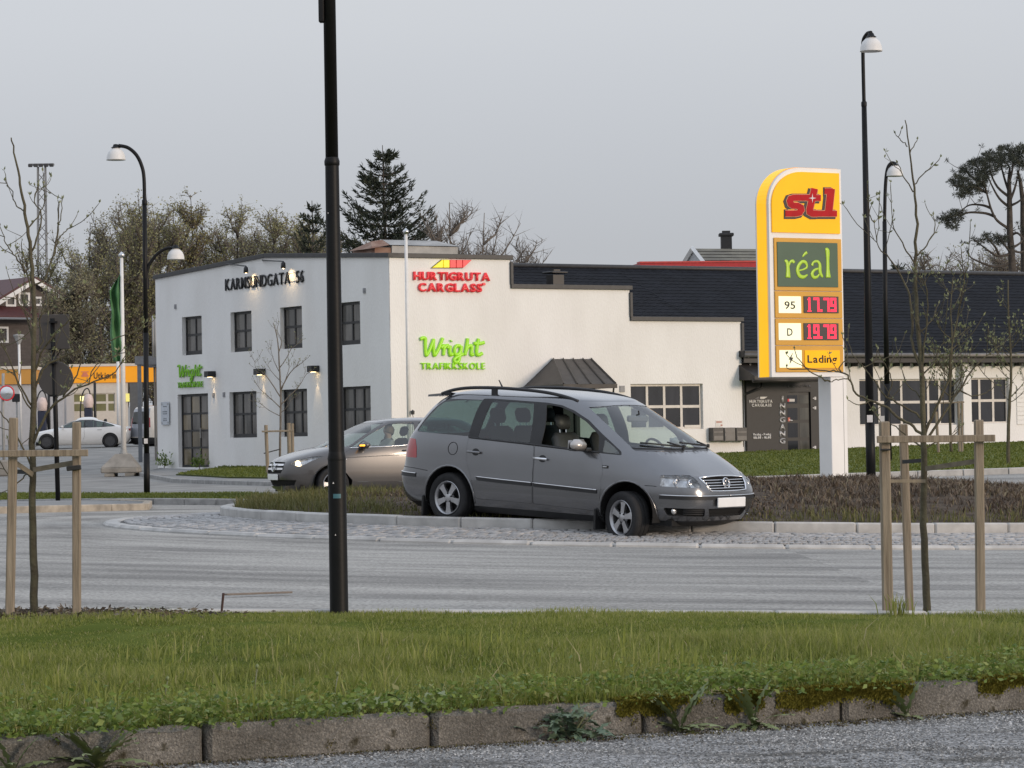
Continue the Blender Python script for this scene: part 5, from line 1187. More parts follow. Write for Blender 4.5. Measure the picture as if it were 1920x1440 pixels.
# ------------------------------------------------------------------ the brown grey hatchback behind the island
m_paint2 = M('brown_grey_paint', (.088, .083, .081), rough=.3, metal=.55, vary=.05, scale=3, coat=1.0)
MERC = [(.17, -3.35, .62, .78, 4.2, 7), (.25, -3.42, .78, .85, 4.2, 7), (.38, -3.46, .86, .885, 4.2, 7), (.50, -3.47, .88, .893, 4.2, 7), (.62, -3.46, .868, .893, 4.2, 7), (.72, -3.44, .825, .89, 4.2, 7), (.80, -3.42, .725, .885, 4.2, 7), (.86, -3.41, .58, .88, 4.1, 7), (.92, -3.40, .38, .872, 4, 7), (.98, -3.38, .12, .86, 4, 7), (1.03, -3.36, -.12, .845, 4, 6.5), (1.10, -3.32, -.27, .82, 4, 6), (1.2, -3.25, -.46, .78, 4, 6), (1.32, -3.13, -.70, .725, 4, 5.5), (1.42, -2.98, -.93, .67, 4, 5), (1.47, -2.88, -1.08, .63, 4, 5)]
yaw2 = math.pi+math.radians(24); g2 = atY(624, 941, 60.0)
# front axle centre: the near front wheel shows at x 624
lf2 = Vector((-math.sin(yaw2), math.cos(yaw2), 0)); fw2 = Vector((math.cos(yaw2), math.sin(yaw2), 0))
O2 = g2-lf2*.80; O2.z = atY(760, 783, 61).z-1.556+.01
hatch = thing('hatchback', O2, 'brown grey hatchback with lit headlamp driving behind the island grass, half hidden by the van', 'car', rz=yaw2)
S2 = Shell(MERC, -1.7); c2 = Car(S2, hatch, m_paint2, .085); sd, fe, re_ = c2.sd, c2.fe, c2.re
FD2 = fillet([sd(-.33, 1.00), sd(-.56, 1.10), sd(-.86, 1.27), sd(-1.22, 1.43), sd(-1.72, 1.452), sd(-1.66, 1.035)], .03)
RD2 = fillet([sd(-1.76, 1.04), sd(-1.80, 1.455), sd(-2.4, 1.425), sd(-2.72, 1.33), sd(-2.86, 1.12), sd(-2.6, 1.085)], .05)
WS2 = [fe(.72, 1.0), fe(.66, 1.2), fe(.59, 1.40), fe(.55, 1.455), fe(.3, 1.46), (US, 1.462), (US, 1.005), fe(.4, 1.0)]
RW2 = fillet([re_(.6, 1.1), re_(.5, 1.40), (-US, 1.42), (-US, 1.08)], .04)
HL2 = fillet([fe(.70, .655), sd(.50, .70), sd(.22, .82), sd(.16, .845), sd(.40, .83), fe(.62, .765), fe(.55, .70)], .02)
GR2 = fillet([fe(.40, .74), fe(.43, .62), fe(.36, .535), (US, .53), (US, .75)], .0)
IN2 = [fe(.66, .40), fe(.60, .30), (US, .28), (US, .42)]
A1, A2 = [sd(x, z) for x, z in arch(.0, .315, .375)], [sd(x, z) for x, z in arch(-2.70, .315, .375)]
r2 = [(-US, S2.z0), (US, S2.z0), (US, S2.z1), (-US, S2.z1)]
DF2 = fillet([sd(-.42, .98), sd(-.40, .35), sd(-1.62, .33), sd(-1.70, .6), sd(-1.70, 1.02), sd(-1.0, 1.0)], .03)
DR2 = fillet([sd(-1.715, 1.02), sd(-1.715, .6), sd(-1.64, .33), sd(-2.25, .34), sd(-2.5, .7), sd(-2.75, 1.05)], .03)
c2.patch('body', [r2], [FD2, RD2, WS2, RW2, HL2, GR2, IN2, A1, A2, DF2, DR2], m_paint2, roof=True)
for nm, D in (('front_door', DF2), ('rear_door', DR2)): c2.patch(nm, [shrink(D, .992)], [], m_paint2, sep=True)
for nm, W_ in (('front_door_window', FD2), ('rear_door_window', RD2)): c2.patch(nm, [W_], [], m_glass, off=-.004, sep=True, flange=0)
c2.patch('windscreen', [WS2], [], m_glass, off=-.003, flange=0); c2.patch('rear_window', [RW2], [], m_tint, off=-.003, flange=0)
g_ = c2.patch('grille', [GR2], [], m_dark, off=-.03, flange=-.028)[0]; c2.patch('lower_intake', [IN2], [], m_dark, off=-.04, flange=-.038)
for z0, z1 in ((.60, .635), (.675, .71)):
    for sg in (-1, 1): c2.patch('slat', [[fe(.40, z0), fe(.40, z1), (US, z1+.005), (US, z0-.005)]], [], m_chrome, sides=(sg,), off=.0, flange=.02, parent=g_)
p, n = c2.at(US, .645, 1, .02); p = Vector(p); n = Vector((1, 0, .1)).normalized(); em = MB(); eu, ew = Vector((0, 1, 0)), Vector((-.1, 0, 1)).normalized()
em.tube([p+(eu*math.cos(a)+ew*math.sin(a))*.085 for a in np.linspace(0, 6.283, 33)], .010, 6)
for a in (math.pi/2, math.pi/2+2.094, math.pi/2-2.094): em.tube([p, p+(eu*math.cos(a)+ew*math.sin(a))*.083], [.014, .005], 6)
em.build('emblem', m_chrome, g_, smooth=True)
m_drl = M('headlamp_glow', (1, .85, .6), emit=(1, .78, .45), estr=5)
for sg in (-1, 1):
    h = c2.patch('headlight', [shrink(HL2, .97)], [], m_lens, sides=(sg,), off=.0, flange=.02)[0]; c2.patch('reflector', [HL2], [], m_refl, sides=(sg,), off=-.05, flange=-.048, parent=h)
    p, n = c2.at(*fe(.665, .715), sg, -.03); MB().lathe([(0, 0), (.055, 0), (.06, .03), (0, .035)], 14, Vector(p), Vector((.95, .3*sg, 0)).normalized()).build('bulb', m_drl, h, smooth=True)
    c2.rail('waist_trim', [sd(-.36, .985), sd(-1.0, 1.0), sd(-1.72, 1.03), sd(-2.6, 1.08)], .011, m_chrome, sg, .002)
    mo = MB().cham((-.60, sg*.99, 1.035), (.16, .22, .13), .05).build('door_mirror', m_paint2, hatch, ang=60); MB().box((-.57, sg*.88, .985), (.09, .1, .05)).build('mirror_foot', m_blk, mo)
    MB().cham((-.535, sg*1.0, 1.03), (.05, .19, .035), .012).build('indicator_lens', M('amber_glow', (1, .5, .05), emit=(1, .42, .04), estr=1.6) if sg < 0 else bpy.data.materials['amber_glow'], mo)
    u, z = sd(-1.50, .925); c2.rail('handle', [sd(-1.40, .918), sd(-1.62, .928)], .018, m_paint2, sg, .02); c2.rail('handle', [sd(-2.3, .945), sd(-2.52, .955)], .018, m_paint2, sg, .02)
    c2.rail('door_crease', [sd(-.1, .80), sd(-1.0, .83), sd(-2.4, .88)], .007, m_paint2, sg, .0)
    p, n = c2.at(*sd(-.22, .775), sg, .004); MB().cham(p, (.1, .012, .02), .005).build('wing_badge', m_chrome, hatch)
    for x in (0, -2.70):
        wheel(hatch, x, sg*.775, .315, .315, .205, .215)
        r = .39; mb = MB(); P = [(x+r*math.cos(a), .315+r*math.sin(a)) for a in np.linspace(-.2, math.pi+.2, 16)]
        for px_, pz_ in P: mb.v += [(px_, sg*.85, pz_), (px_, sg*.5, pz_)]
        for i in range(len(P)-1): mb.f.append((2*i, 2*i+2, 2*i+3, 2*i+1))
        mb.f.append(tuple(2*i+1 for i in range(len(P)))); mb.build('wheel_well', m_dark, hatch)
MB().cham((.895, 0, .46), (.02, .52, .11), .005).build('number_plate', m_white_pl, hatch)
MB().bbox((-3.2, -.7, .18), (.6, .7, .3)).build('floor_pan', m_dark, hatch); MB().bbox((-.3, -.55, .3), (.55, .55, .78)).build('engine_bay', m_dark, hatch); MB().cham((-.38, 0, .90), (.5, 1.4, .2), .06).build('dashboard', m_int, hatch)
for y in (-.36, .36): seat(hatch, -1.22, y, .52, m_int)
for y in (-.4, .4): seat(hatch, -2.1, y, .56, m_int)
MB().tube([(-.72-.10*math.sin(a), .36+.18*math.cos(a), .95+.16*math.sin(a)) for a in np.linspace(0, 6.283, 25)], .016, 6).build('steering_wheel', m_int, hatch, smooth=True)

def skinned(name, nodes, edges, mats, zsplit=None, parent=None, xf=None, sub=2):
    """one continuous body grown from a skeleton: nodes {key: (pos, rx, ry)}"""
    keys = list(nodes); me = bpy.data.meshes.new(name); me.from_pydata([nodes[k][0] for k in keys], [(keys.index(a), keys.index(b)) for a, b in edges], [])
    o = bpy.data.objects.new(name, me); COL.objects.link(o); sm = o.modifiers.new('skin', 'SKIN'); sm.use_smooth_shade = True; ss = o.modifiers.new('sub', 'SUBSURF'); ss.levels = sub; ss.render_levels = sub
    sv2 = me.skin_vertices[0].data
    for i, k in enumerate(keys): sv2[i].radius = nodes[k][1:3]; sv2[i].use_root = (i == 0)
    bpy.context.view_layer.update(); dg = bpy.context.evaluated_depsgraph_get(); m2 = bpy.data.meshes.new_from_object(o.evaluated_get(dg)); bpy.data.objects.remove(o)
    for m in mats: m2.materials.append(m)
    if zsplit:
        for p in m2.polygons: p.material_index = zsplit(p.center)
    m2.polygons.foreach_set('use_smooth', np.ones(len(m2.polygons), bool))
    o = bpy.data.objects.new(name, m2); COL.objects.link(o)
    if xf is not None: o.matrix_basis = xf
    if parent: o.parent = parent
    return o
m_skin = M('skin', (.42, .27, .20), rough=.6, vary=.06); m_shirt = M('pale_shirt', (.34, .34, .33), rough=.9, vary=.1); m_hair = M('fair_hair', (.20, .14, .08), rough=.7, vary=.3, scale=20)
N = {'pelvis': ((-1.22, .36, .68), .16, .13), 'waist': ((-1.28, .36, .82), .14, .11), 'chest': ((-1.33, .36, 1.02), .17, .12), 'neck0': ((-1.33, .36, 1.14), .065, .06), 'neck': ((-1.32, .36, 1.20), .055, .055), 'head': ((-1.29, .36, 1.30), .085, .098), 'crown': ((-1.30, .36, 1.385), .06, .07), 'chin': ((-1.235, .36, 1.255), .045, .045)}
ED = [('pelvis', 'waist'), ('waist', 'chest'), ('chest', 'neck0'), ('neck0', 'neck'), ('neck', 'head'), ('head', 'crown'), ('head', 'chin')]
for s_, q in (('l', 1), ('r', -1)):
    N.update({'sh'+s_: ((-1.32, .36+.19*q, 1.08), .06, .06), 'el'+s_: ((-1.12, .36+.25*q, .88), .045, .045), 'wr'+s_: ((-.88, .36+.17*q, 1.0), .03, .03), 'ha'+s_: ((-.80, .36+.15*q, 1.03), .036, .025), 'hip'+s_: ((-1.15, .36+.1*q, .66), .085, .085), 'kn'+s_: ((-.72, .36+.13*q, .72), .06, .06), 'an'+s_: ((-.52, .36+.13*q, .40), .045, .045)})
    ED += [('chest', 'sh'+s_), ('sh'+s_, 'el'+s_), ('el'+s_, 'wr'+s_), ('wr'+s_, 'ha'+s_), ('pelvis', 'hip'+s_), ('hip'+s_, 'kn'+s_), ('kn'+s_, 'an'+s_)]
drv = skinned('person', N, ED, [m_shirt, m_skin, m_int], lambda c: 1 if (c.z > 1.165 or (c.x > -.9 and c.z > .95)) else (2 if c.z < .78 else 0), xf=hatch.matrix_basis.copy())
drv.matrix_basis = Matrix.LocRotScale(O2, hatch.rotation_euler.to_quaternion(), None)
tag(drv, 'driver in a pale top at the wheel of the brown grey hatchback', 'person')
hb = MB(); hb.lathe([(.0, .105), (.05, .095), (.088, .05), (.10, .0), (.095, -.05), (.08, -.06)], 14, (-1.325, .36, 1.315), Vector((-.25, 0, 1)).normalized()); hb.build('hair', m_hair, drv, smooth=True)

# ------------------------------------------------------------------ white cars and the panel van in the far car park
m_pw = M('white_car_paint', (.66, .65, .63), rough=.3, vary=.03, coat=1.0)
TES = [(.16, -3.55, .60, .80, 4, 6), (.25, -3.70, .76, .87, 4, 6), (.40, -3.78, .83, .91, 4, 6), (.52, -3.81, .84, .922, 4, 6), (.62, -3.82, .80, .92, 4, 6), (.70, -3.83, .69, .915, 4, 6), (.77, -3.83, .48, .905, 4, 6), (.83, -3.83, .18, .89, 4, 6), (.88, -3.83, -.12, .875, 4, 6), (.92, -3.81, -.32, .862, 4, 6), (.965, -3.66, -.47, .85, 4, 6), (1.0, -3.42, -.56, .84, 4, 6), (1.08, -3.12, -.73, .78, 4, 5), (1.2, -2.72, -1.0, .70, 4, 4.5), (1.3, -2.33, -1.32, .61, 4, 4)]
S3 = Shell(TES, -1.85)
def sedan(loc, rz, label, group):
    t = thing('sedan', loc, label, 'car', group, rz=rz); c = Car(S3, t, m_pw, .135); sd, fe, re_ = c.sd, c.fe, c.re
    DLO = fillet([sd(-.52, .93), sd(-.80, 1.06), sd(-1.15, 1.22), sd(-1.5, 1.29), sd(-2.1, 1.29), sd(-2.6, 1.19), sd(-3.0, 1.06), sd(-3.14, .985), sd(-2.6, .955), sd(-1.6, .935)], .04)
    P1 = fillet([sd(-.62, .955), sd(-.85, 1.06), sd(-1.17, 1.205), sd(-1.52, 1.272), sd(-1.72, 1.275), sd(-1.70, .955)], .03); P2 = fillet([sd(-1.76, .957), sd(-1.78, 1.275), sd(-2.1, 1.272), sd(-2.52, 1.185), sd(-2.52, .968)], .03); P3 = fillet([sd(-2.57, .972), sd(-2.57, 1.17), sd(-2.95, 1.05), sd(-3.05, .99)], .03)
    WS = [fe(.66, .95), fe(.60, 1.15), fe(.50, 1.28), (US, 1.285), (US, .945)]; RW = [re_(.62, 1.02), re_(.5, 1.2), re_(.45, 1.275), (-US, 1.28), (-US, 1.01)]
    HL = fillet([fe(.80, .62), fe(.70, .60), fe(.55, .66), fe(.62, .70), sd(.25, .70)], .02); TLs = fillet([sd(-3.72, .78), sd(-3.70, .86), (-.62*US, .87), (-.62*US, .76)], .02)
    A1, A2 = [sd(x, z) for x, z in arch(0, .325, .37)], [sd(x, z) for x, z in arch(-2.875, .325, .37)]
    D1 = fillet([sd(-.70, .91), sd(-.55, .40), sd(-1.64, .34), sd(-1.72, .6), sd(-1.73, .93)], .03); D2 = fillet([sd(-1.745, .93), sd(-1.735, .6), sd(-1.66, .34), sd(-2.42, .36), sd(-2.6, .7), sd(-2.75, .945)], .03)
    c.patch('body', [[(-US, S3.z0), (US, S3.z0), (US, S3.z1), (-US, S3.z1)]], [DLO, WS, RW, HL, TLs, A1, A2, D1, D2], m_pw, roof=True, step=.09)
    for nm, D in (('front_door', D1), ('rear_door', D2)): c.patch(nm, [shrink(D, .99)], [], m_pw, sep=True, step=.1)
    c.patch('window_surround', [DLO], [P1, P2, P3], m_blk, off=-.002, flange=0)
    for nm, W_ in (('front_door_window', P1), ('rear_door_window', P2), ('quarter_window', P3)): c.patch(nm, [W_], [], m_tint, off=-.003, sep=True, flange=0)
    c.patch('windscreen', [WS], [], m_glass, off=-.003, flange=0); c.patch('rear_window', [RW], [], m_tint, off=-.003, flange=0)
    c.patch('headlight', [HL], [], m_refl, sep=True, off=-.004); c.patch('tail_lamp', [TLs], [], m_redlamp, sep=True, off=.002)
    m_cov = bpy.data.materials.get('dark_wheel_cover') or M('dark_wheel_cover', (.045, .045, .048), rough=.45)
    for sg in (-1, 1):
        for x in (0, -2.875):
            wheel(t, x, sg*.79, .33, .335, .225, .24, 'cover', alloy=m_cov)
            MB().lathe([(.36, 0), (.36, -.25), (0, -.25)], 20, (x, sg*.86, .325), Vector((0, sg, 0))).build('wheel_well', m_dark, t)
        mo = MB().cham((-.72, sg*.98, .985), (.13, .20, .11), .04).build('door_mirror', m_pw, t, ang=60); MB().box((-.70, sg*.87, .955), (.07, .1, .03)).build('mirror_foot', m_blk, mo)
        for x in (-1.58, -2.5): c.rail('handle', [sd(x, .825), sd(x+.2, .825)], .010, m_blk, sg, .002)
    MB().bbox((-3.4, -.75, .15), (.5, .75, .3)).build('floor_pan', m_dark, t); MB().bbox((-.4, -.6, .3), (.5, .6, .74)).build('engine_bay', m_dark, t); MB().bbox((-3.6, -.6, .3), (-2.7, .6, .8)).build('boot', m_dark, t)
    for y in (-.36, .36): seat(t, -1.35, y, .45, m_int)
    for y in (-.36, .36): seat(t, -2.2, y, .47, m_int)
    return t
W1 = atY(88, 841.5, 146); ya = math.pi+math.radians(4)
ta = sedan(W1-Vector((-math.sin(ya), math.cos(ya), 0))*.8, ya, 'white electric sedan with dark wheel covers parked left of the flag pole', 'white cars in the far car park')
cm = children_map(); tb = copy_tree(ta, cm); q = atY(246, 833, 157); tb.location = q; tb.rotation_euler = (0, 0, math.pi+math.radians(22)); tb['label'] = 'white car mostly hidden between the white sedan and the panel van'
tc_ = copy_tree(ta, cm); q = atY(-58, 838, 150); tc_.location = q; tc_.rotation_euler = (0, 0, math.radians(-6)); tc_['label'] = 'white car cut off by the left edge of the picture, behind the tree stake'
# panel van: sun and shade put into its paint, warm flank, grey rear doors
m_vs = M('sunlit_van_paint', (.66, .60, .52), rough=.35, vary=.04, coat=1); m_vg = M('shaded_van_paint', (.30, .31, .34), rough=.35, metal=.2, vary=.05, coat=1)
TR = [(.22, -1.0, 3.6, .90, 4, 12), (.35, -1.08, 3.72, .95, 4, 12), (.6, -1.10, 3.75, .985, 4, 12), (.8, -1.10, 3.6, .985, 4, 12), (1.0, -1.09, 3.2, .975, 4, 12), (1.2, -1.07, 2.8, .955, 4, 12), (1.5, -1.03, 2.4, .90, 4, 12), (1.8, -.98, 2.0, .84, 4, 10), (1.9, -.92, 1.8, .80, 4, 9)]
S4 = Shell(TR, .8); yv = math.radians(36)
vr = atY(258, 842, 146); wv = thing('panel_van', Vector((vr.x+.95, vr.y+.9, vr.z)), 'panel van beside the building, shade painted on its rear doors, sunlight on its flank', 'van', rz=yv)
c = Car(S4, wv, m_vs, .10); sd, fe, re_ = c.sd, c.fe, c.re
RWn = [fillet([re_(.76, 1.16), re_(.70, 1.70), re_(.10, 1.72), re_(.10, 1.14)], .05)]; TLv = fillet([sd(-1.02, .98), sd(-.99, 1.42), (-.60*US, 1.44), (-.60*US, .98)], .02)
A1 = [sd(x, z) for x, z in arch(0, .34, .40)]; BMP = [(-US, .22), (-US, .52), re_(.9, .52), sd(-.55, .50), sd(-.55, .22)]
RD = [re_(.84, .56), re_(.80, 1.2), re_(.73, 1.84), (-US, 1.86), (-US, .56)]
c.patch('body', [[(-US, S4.z0), (US, S4.z0), (US, S4.z1), (-US, S4.z1)]], [TLv, A1, BMP, RD], m_vs, roof=True, step=.1)
for o in c.patch('rear_door', [RD], RWn, m_vg, sep=True, step=.1): pass
c.patch('rear_window', RWn, [], m_tint, sep=True, off=-.004, flange=0); c.patch('tail_lamp', [TLv], [], m_redlamp, sep=True, off=.01); c.patch('rear_bumper', [BMP], [A1], m_blk, off=.01)
MB().bbox((-.9, -.8, .2), (3.3, .8, .3)).build('floor_pan', m_dark, wv); MB().bbox((-.3, -.8, .3), (-.2, .8, 1.7)).build('bulkhead', m_int, wv); MB().box((-1.11, 0, 1.0), (.03, .07, .04)).build('door_handle', m_blk, wv)
m_hub = M('white_wheel_trim', (.5, .48, .45), rough=.4)
for x in (0, 2.9):
    for sg in (-1, 1):
        wheel(wv, x, sg*.86, .335, .34, .215, .21, 'van', alloy=m_hub); MB().lathe([(.39, 0), (.39, -.28), (0, -.28)], 18, (x, sg*.93, .335), Vector((0, sg, 0))).build('wheel_well', m_dark, wv)
for z in (.72, .95): 
    for sg in (-1, 1): c.rail('body_groove', [sd(.5, z), sd(2.4, z)], .008, m_vs, sg, .0)
# ================================================================== PYLON SIGN
FS = Frame(atY(1447, 700, 64)[:2], ER)
m_signw = M('white_sign_steel', (.74, .73, .71), rough=.4, vary=.04, scale=2); m_yl = M('amber_sign_face', (.80, .39, .002), rough=.5, vary=.05, scale=2, emit=(1, .49, .002), estr=.32, spec=.25)
m_or = M('ochre_sign_face', (.60, .30, .015), rough=.45, vary=.05, scale=2); m_gr = M('dark_green_panel', (.035, .085, .045), rough=.3, vary=.08, scale=2); m_lime = M('lime_print', (.40, .62, .03), rough=.4, vary=.05)
m_cream = M('lit_cream_panel', (.80, .78, .55), rough=.4, vary=.04, emit=(1, .96, .62), estr=.45); m_disp = M('display_black', (.035, .02, .022), rough=.3); m_led = M('red_led', (.6, .02, .05), emit=(1, .02, .06), estr=2.4)
zt, zb = FS.px(1510, 315)[1], FS.px(1510, 706.5)[1]; A1_ = FS.px(1583.6, 700)[0]; zg = gz(FS.pt(A1_, 0).x, 64)-.3
pyl = thing('price_pylon', FS.pt(A1_, zg+.3), 'tall yellow fuel price pylon with lit red prices on a white post', 'price sign')
rx, rz_ = FS.px(1500, 400)[0], FS.px(1510, 315)[1]-FS.px(1510, 384)[1]
def outline(g=0.0): return [(g, zb+g), (A1_-g, zb+g), (A1_-g, zt-g)]+[(rx-(rx-g)*math.sin(a), zt-rz_+(rz_-g)*math.cos(a)) for a in np.linspace(0, math.pi/2, 14)]
mb = MB(); FS.prism(mb, outline(), -.46, 0); mb.build('casing', m_signw, pyl, world=True)
oe = outline(); edge_pts = [oe[2]]+oe[3:]+[oe[0]]
mb = MB()
for (a, z), (a2, z2) in zip(edge_pts, edge_pts[1:]):
    ex = FS.e*(a2-a)+FS.k*(z2-z); nrm = FS.n.cross(ex).normalized(); nrm = nrm if nrm.dot(FS.e*-1+FS.k) > 0 else -nrm
    mb.quad(*[FS.pt(a, z, d)+nrm*.012 for d in (-.40, -.075)], *[FS.pt(a2, z2, d)+nrm*.012 for d in (-.075, -.40)])
mb.build('lit_edge', M('lit_amber_edge', (.82, .43, .003), rough=.4, vary=.05, scale=2, emit=(1, .52, .003), estr=.6), pyl, world=True)
zy0 = FS.px(1510, 437)[1]
pan = [(.06, zy0), (A1_-.07, zy0), (A1_-.07, zt-.085)]+[(rx+.02-(rx-.04)*math.sin(a), zt-.085-(rz_-.085)+(rz_-.085)*math.cos(a)) for a in np.linspace(0, math.pi/2, 12)]
mb = MB(); FS.prism(mb, pan, .002, .035); mb.build('logo_panel', m_yl, pyl, world=True)
r = FS.rect(1448.5, 445, 1578, 698); r = (r[0]+.015, A1_-.045, r[2], r[3]); mb = MB()
zs = [r[3]]+[FS.px(1510, y)[1] for y in (546, 597, 648)]+[r[2]]
for z1, z0 in zip(zs, zs[1:]): mb = MB(); FS.cham(mb, r[0], r[1], z0+.006, z1-.006, .002, .03, .006); mb.build('panel', m_or, pyl, world=True)
def pbox(name, x0, y0, x1, y1, mat, d0=.031, d1=.045):
    q = FS.rect(x0, y0, x1, y1); mb = MB(); FS.cham(mb, q[0], q[1], q[2], q[3], d0, d1, .004); return mb.build(name, mat, pyl, world=True), q
gp, _ = pbox('brand_panel', 1454.5, 453.5, 1569.5, 539, m_gr)
def stroke_poly(P, w):
    P = [Vector(p) for p in P]; L, R = [], []
    for i, p in enumerate(P):
        a = (p-P[i-1]).normalized() if i else None; b = (P[i+1]-p).normalized() if i < len(P)-1 else None
        if a is None: a = b
        if b is None: b = a
        t = (a+b).normalized() if (a+b).length > 1e-6 else a; n = Vector((-t.y, t.x)); k = w/2/max(.5, n.dot(Vector((-b.y, b.x))))
        L.append(tuple(p+n*k)); R.append(tuple(p-n*k))
    return L+R[::-1]
def union_sheet(name, loops, tf, d0, d1, mat, parent):
    V2, T = cdt(loops, []); n = len(V2); B = bedges(T); mp = [tf(x, y) for x, y in V2]
    mb = MB(); mb.v = [tuple(FS.pt(a, z, d1)) for a, z in mp]+[tuple(FS.pt(a, z, d0)) for a, z in mp]
    mb.f = [tuple(map(int, t)) for t in T]+[(int(a), int(b), n+int(b), n+int(a)) for a, b in B]; return mb.build(name, mat, parent, world=True)
tfc = lambda x, y: FS.px(1440+x/6.26, 330+y/6.26)
LOGO = [([(472, 257), (285, 257), (250, 268), (238, 295), (248, 330), (275, 350), (330, 352), (366, 372), (372, 402), (352, 432), (310, 442), (185, 442)], 70), ([(528, 150), (470, 395), (473, 425), (505, 443), (560, 443)], 74), ([(440, 260), (600, 260)], 68), ([(645, 180), (740, 180)], 66), ([(722, 152), (690, 455)], 84), ([(545, 444), (790, 444)], 66)]
union_sheet('logo_shadow', [stroke_poly([(x-13, y+8) for x, y in P], w+44) for P, w in LOGO], tfc, .036, .045, m_letter_k, pyl)
union_sheet('logo_outline', [stroke_poly(P, w+13) for P, w in LOGO], tfc, .0455, .052, M('peach_outline', (.72, .34, .20), rough=.6, spec=.2), pyl)
union_sheet('logo', [stroke_poly(P, w) for P, w in LOGO], tfc, .0525, .06, M('logo_red', (.44, .008, .013), rough=.6, spec=.2), pyl)
mb = MB(); FS.prism(mb, [tfc(x, y) for x, y in ((500, 205), (506, 255), (545, 262), (506, 270), (500, 318), (494, 270), (455, 262), (494, 255))], .0605, .064); mb.build('logo_star', m_wl, pyl, world=True)
def flat_strokes(parent, tf, strokes, mat, d, name):
    mb = MB()
    for P, rad in strokes:
        pts = catmull(P, 5); n = len(pts); rr_ = np.interp(np.linspace(0, len(rad)-1, n), range(len(rad)), rad)
        mb.tube([FS.pt(*tf(p.x, p.y), d) for p in pts], [q/6.26/93.5 for q in rr_], 8, flat=(FS.n, .25))
    mb.build(name, mat, parent, smooth=True, world=True, fixn=False)
flat_strokes(gp, tfc, [([(178, 1000), (205, 1010), (218, 1090), (218, 1195)], [12, 24, 27, 40]), ([(228, 1060), (245, 1010), (275, 1000), (288, 1022)], [10, 16, 20, 22])], m_lime, .046, 'letter')
flat_strokes(gp, tfc, [([(345, 1112), (400, 1098), (440, 1070), (425, 1018), (385, 1008), (345, 1050), (330, 1110), (352, 1170), (400, 1188), (448, 1160)], [9, 10, 14, 22, 20, 24, 26, 26, 22, 8])], m_lime, .046, 'letter')
flat_strokes(gp, tfc, [([(388, 950), (412, 920), (440, 898)], [8, 16, 20])], m_lime, .046, 'accent')
flat_strokes(gp, tfc, [([(500, 1055), (515, 1015), (560, 1003), (590, 1040), (594, 1130), (625, 1190)], [20, 14, 16, 22, 26, 14]), ([(588, 1085), (530, 1105), (500, 1150), (520, 1190), (560, 1185), (588, 1150)], [10, 16, 24, 22, 16, 10])], m_lime, .047, 'letter')
flat_strokes(gp, tfc, [([(655, 868), (680, 880), (685, 1000), (686, 1100), (690, 1195)], [16, 34, 24, 26, 42])], m_lime, .046, 'letter')
DIG = {'1': '..##..|.###..|..##..|..##..|..##..|..##..|..##..|..##..|..##..|..##..|.####.', '7': '######|######|....##|....##|....##|....##|....##|....##|....##|....##|....##', '9': '######|######|##..##|##..##|##..##|######|######|....##|....##|######|######', '.': '......|......|......|......|......|......|......|......|......|..##..|..##..'}
def price(y0, text, lab):
    bx, q0 = pbox('grade_plate', 1457.5, y0, 1500, y0+32, m_cream); small_text(bx, FS, lab, 1478.5-(10 if len(lab) > 1 else 5), y0+23.5, 1478.5+(10 if len(lab) > 1 else 5), y0+9, m_letter_k, d=.0455, bold=.01, th=.003)
    dp, q = pbox('price_display', 1504.5, y0, 1570.5, y0+32, m_disp); n = len(text); x = q[0]+.06; W_ = q[1]-q[0]-.1; hgt = q[3]-q[2]-.05; adv = W_/(n-.55); 
    for ch in text:
        mb = MB(); rows = DIG[ch].split('|'); ph, pw = hgt/11, adv*.86/6
        for j, row in enumerate(rows):
            for i, c in enumerate(row):
                if c == '#': cx = x+(i+.5)*pw-(adv*.3 if ch == '.' else 0); cz = q[3]-.025-(j+.5)*ph; FS.box(mb, cx-pw*.36, cx+pw*.36, cz-ph*.36, cz+ph*.36, .0455, .050)
        mb.build('digit', m_led, dp, world=True); x += adv*(.45 if ch == '.' else 1)
price(555.5, '17.79', '95'); price(606, '19.79', 'D')
bx, _ = pbox('charging_plate', 1459, 656.5, 1501.5, 689.5, m_cream); mb = MB(); FS.prism(mb, [FS.px(1380+x/6.546, 640+y/6.546) for x, y in ((682, 140), (628, 225), (650, 227), (640, 285), (688, 200), (662, 198))], .0455, .049); mb.build('lightning_bolt', m_letter_k, bx, world=True)
bx, _ = pbox('charging_panel', 1506.5, 657, 1573, 690, m_yl); small_text(bx, FS, 'Lading', 1511.5, 680, 1567, 665.5, m_letter_k, d=.0455, bold=.02, th=.003)
pa0, pa1 = FS.px(1558.5, 720)[0], FS.px(1590.5, 800)[0]; mb = MB(); FS.cham(mb, pa0, pa1, zg, zb-.002, -.44, -.02, .01); mb.build('post', m_signw, pyl, world=True)
mb = MB(); FS.box(mb, pa1-.10, pa1-.092, zg, zb-.01, -.0195, -.0185); mb.build('post_seam', m_trim, pyl, world=True)

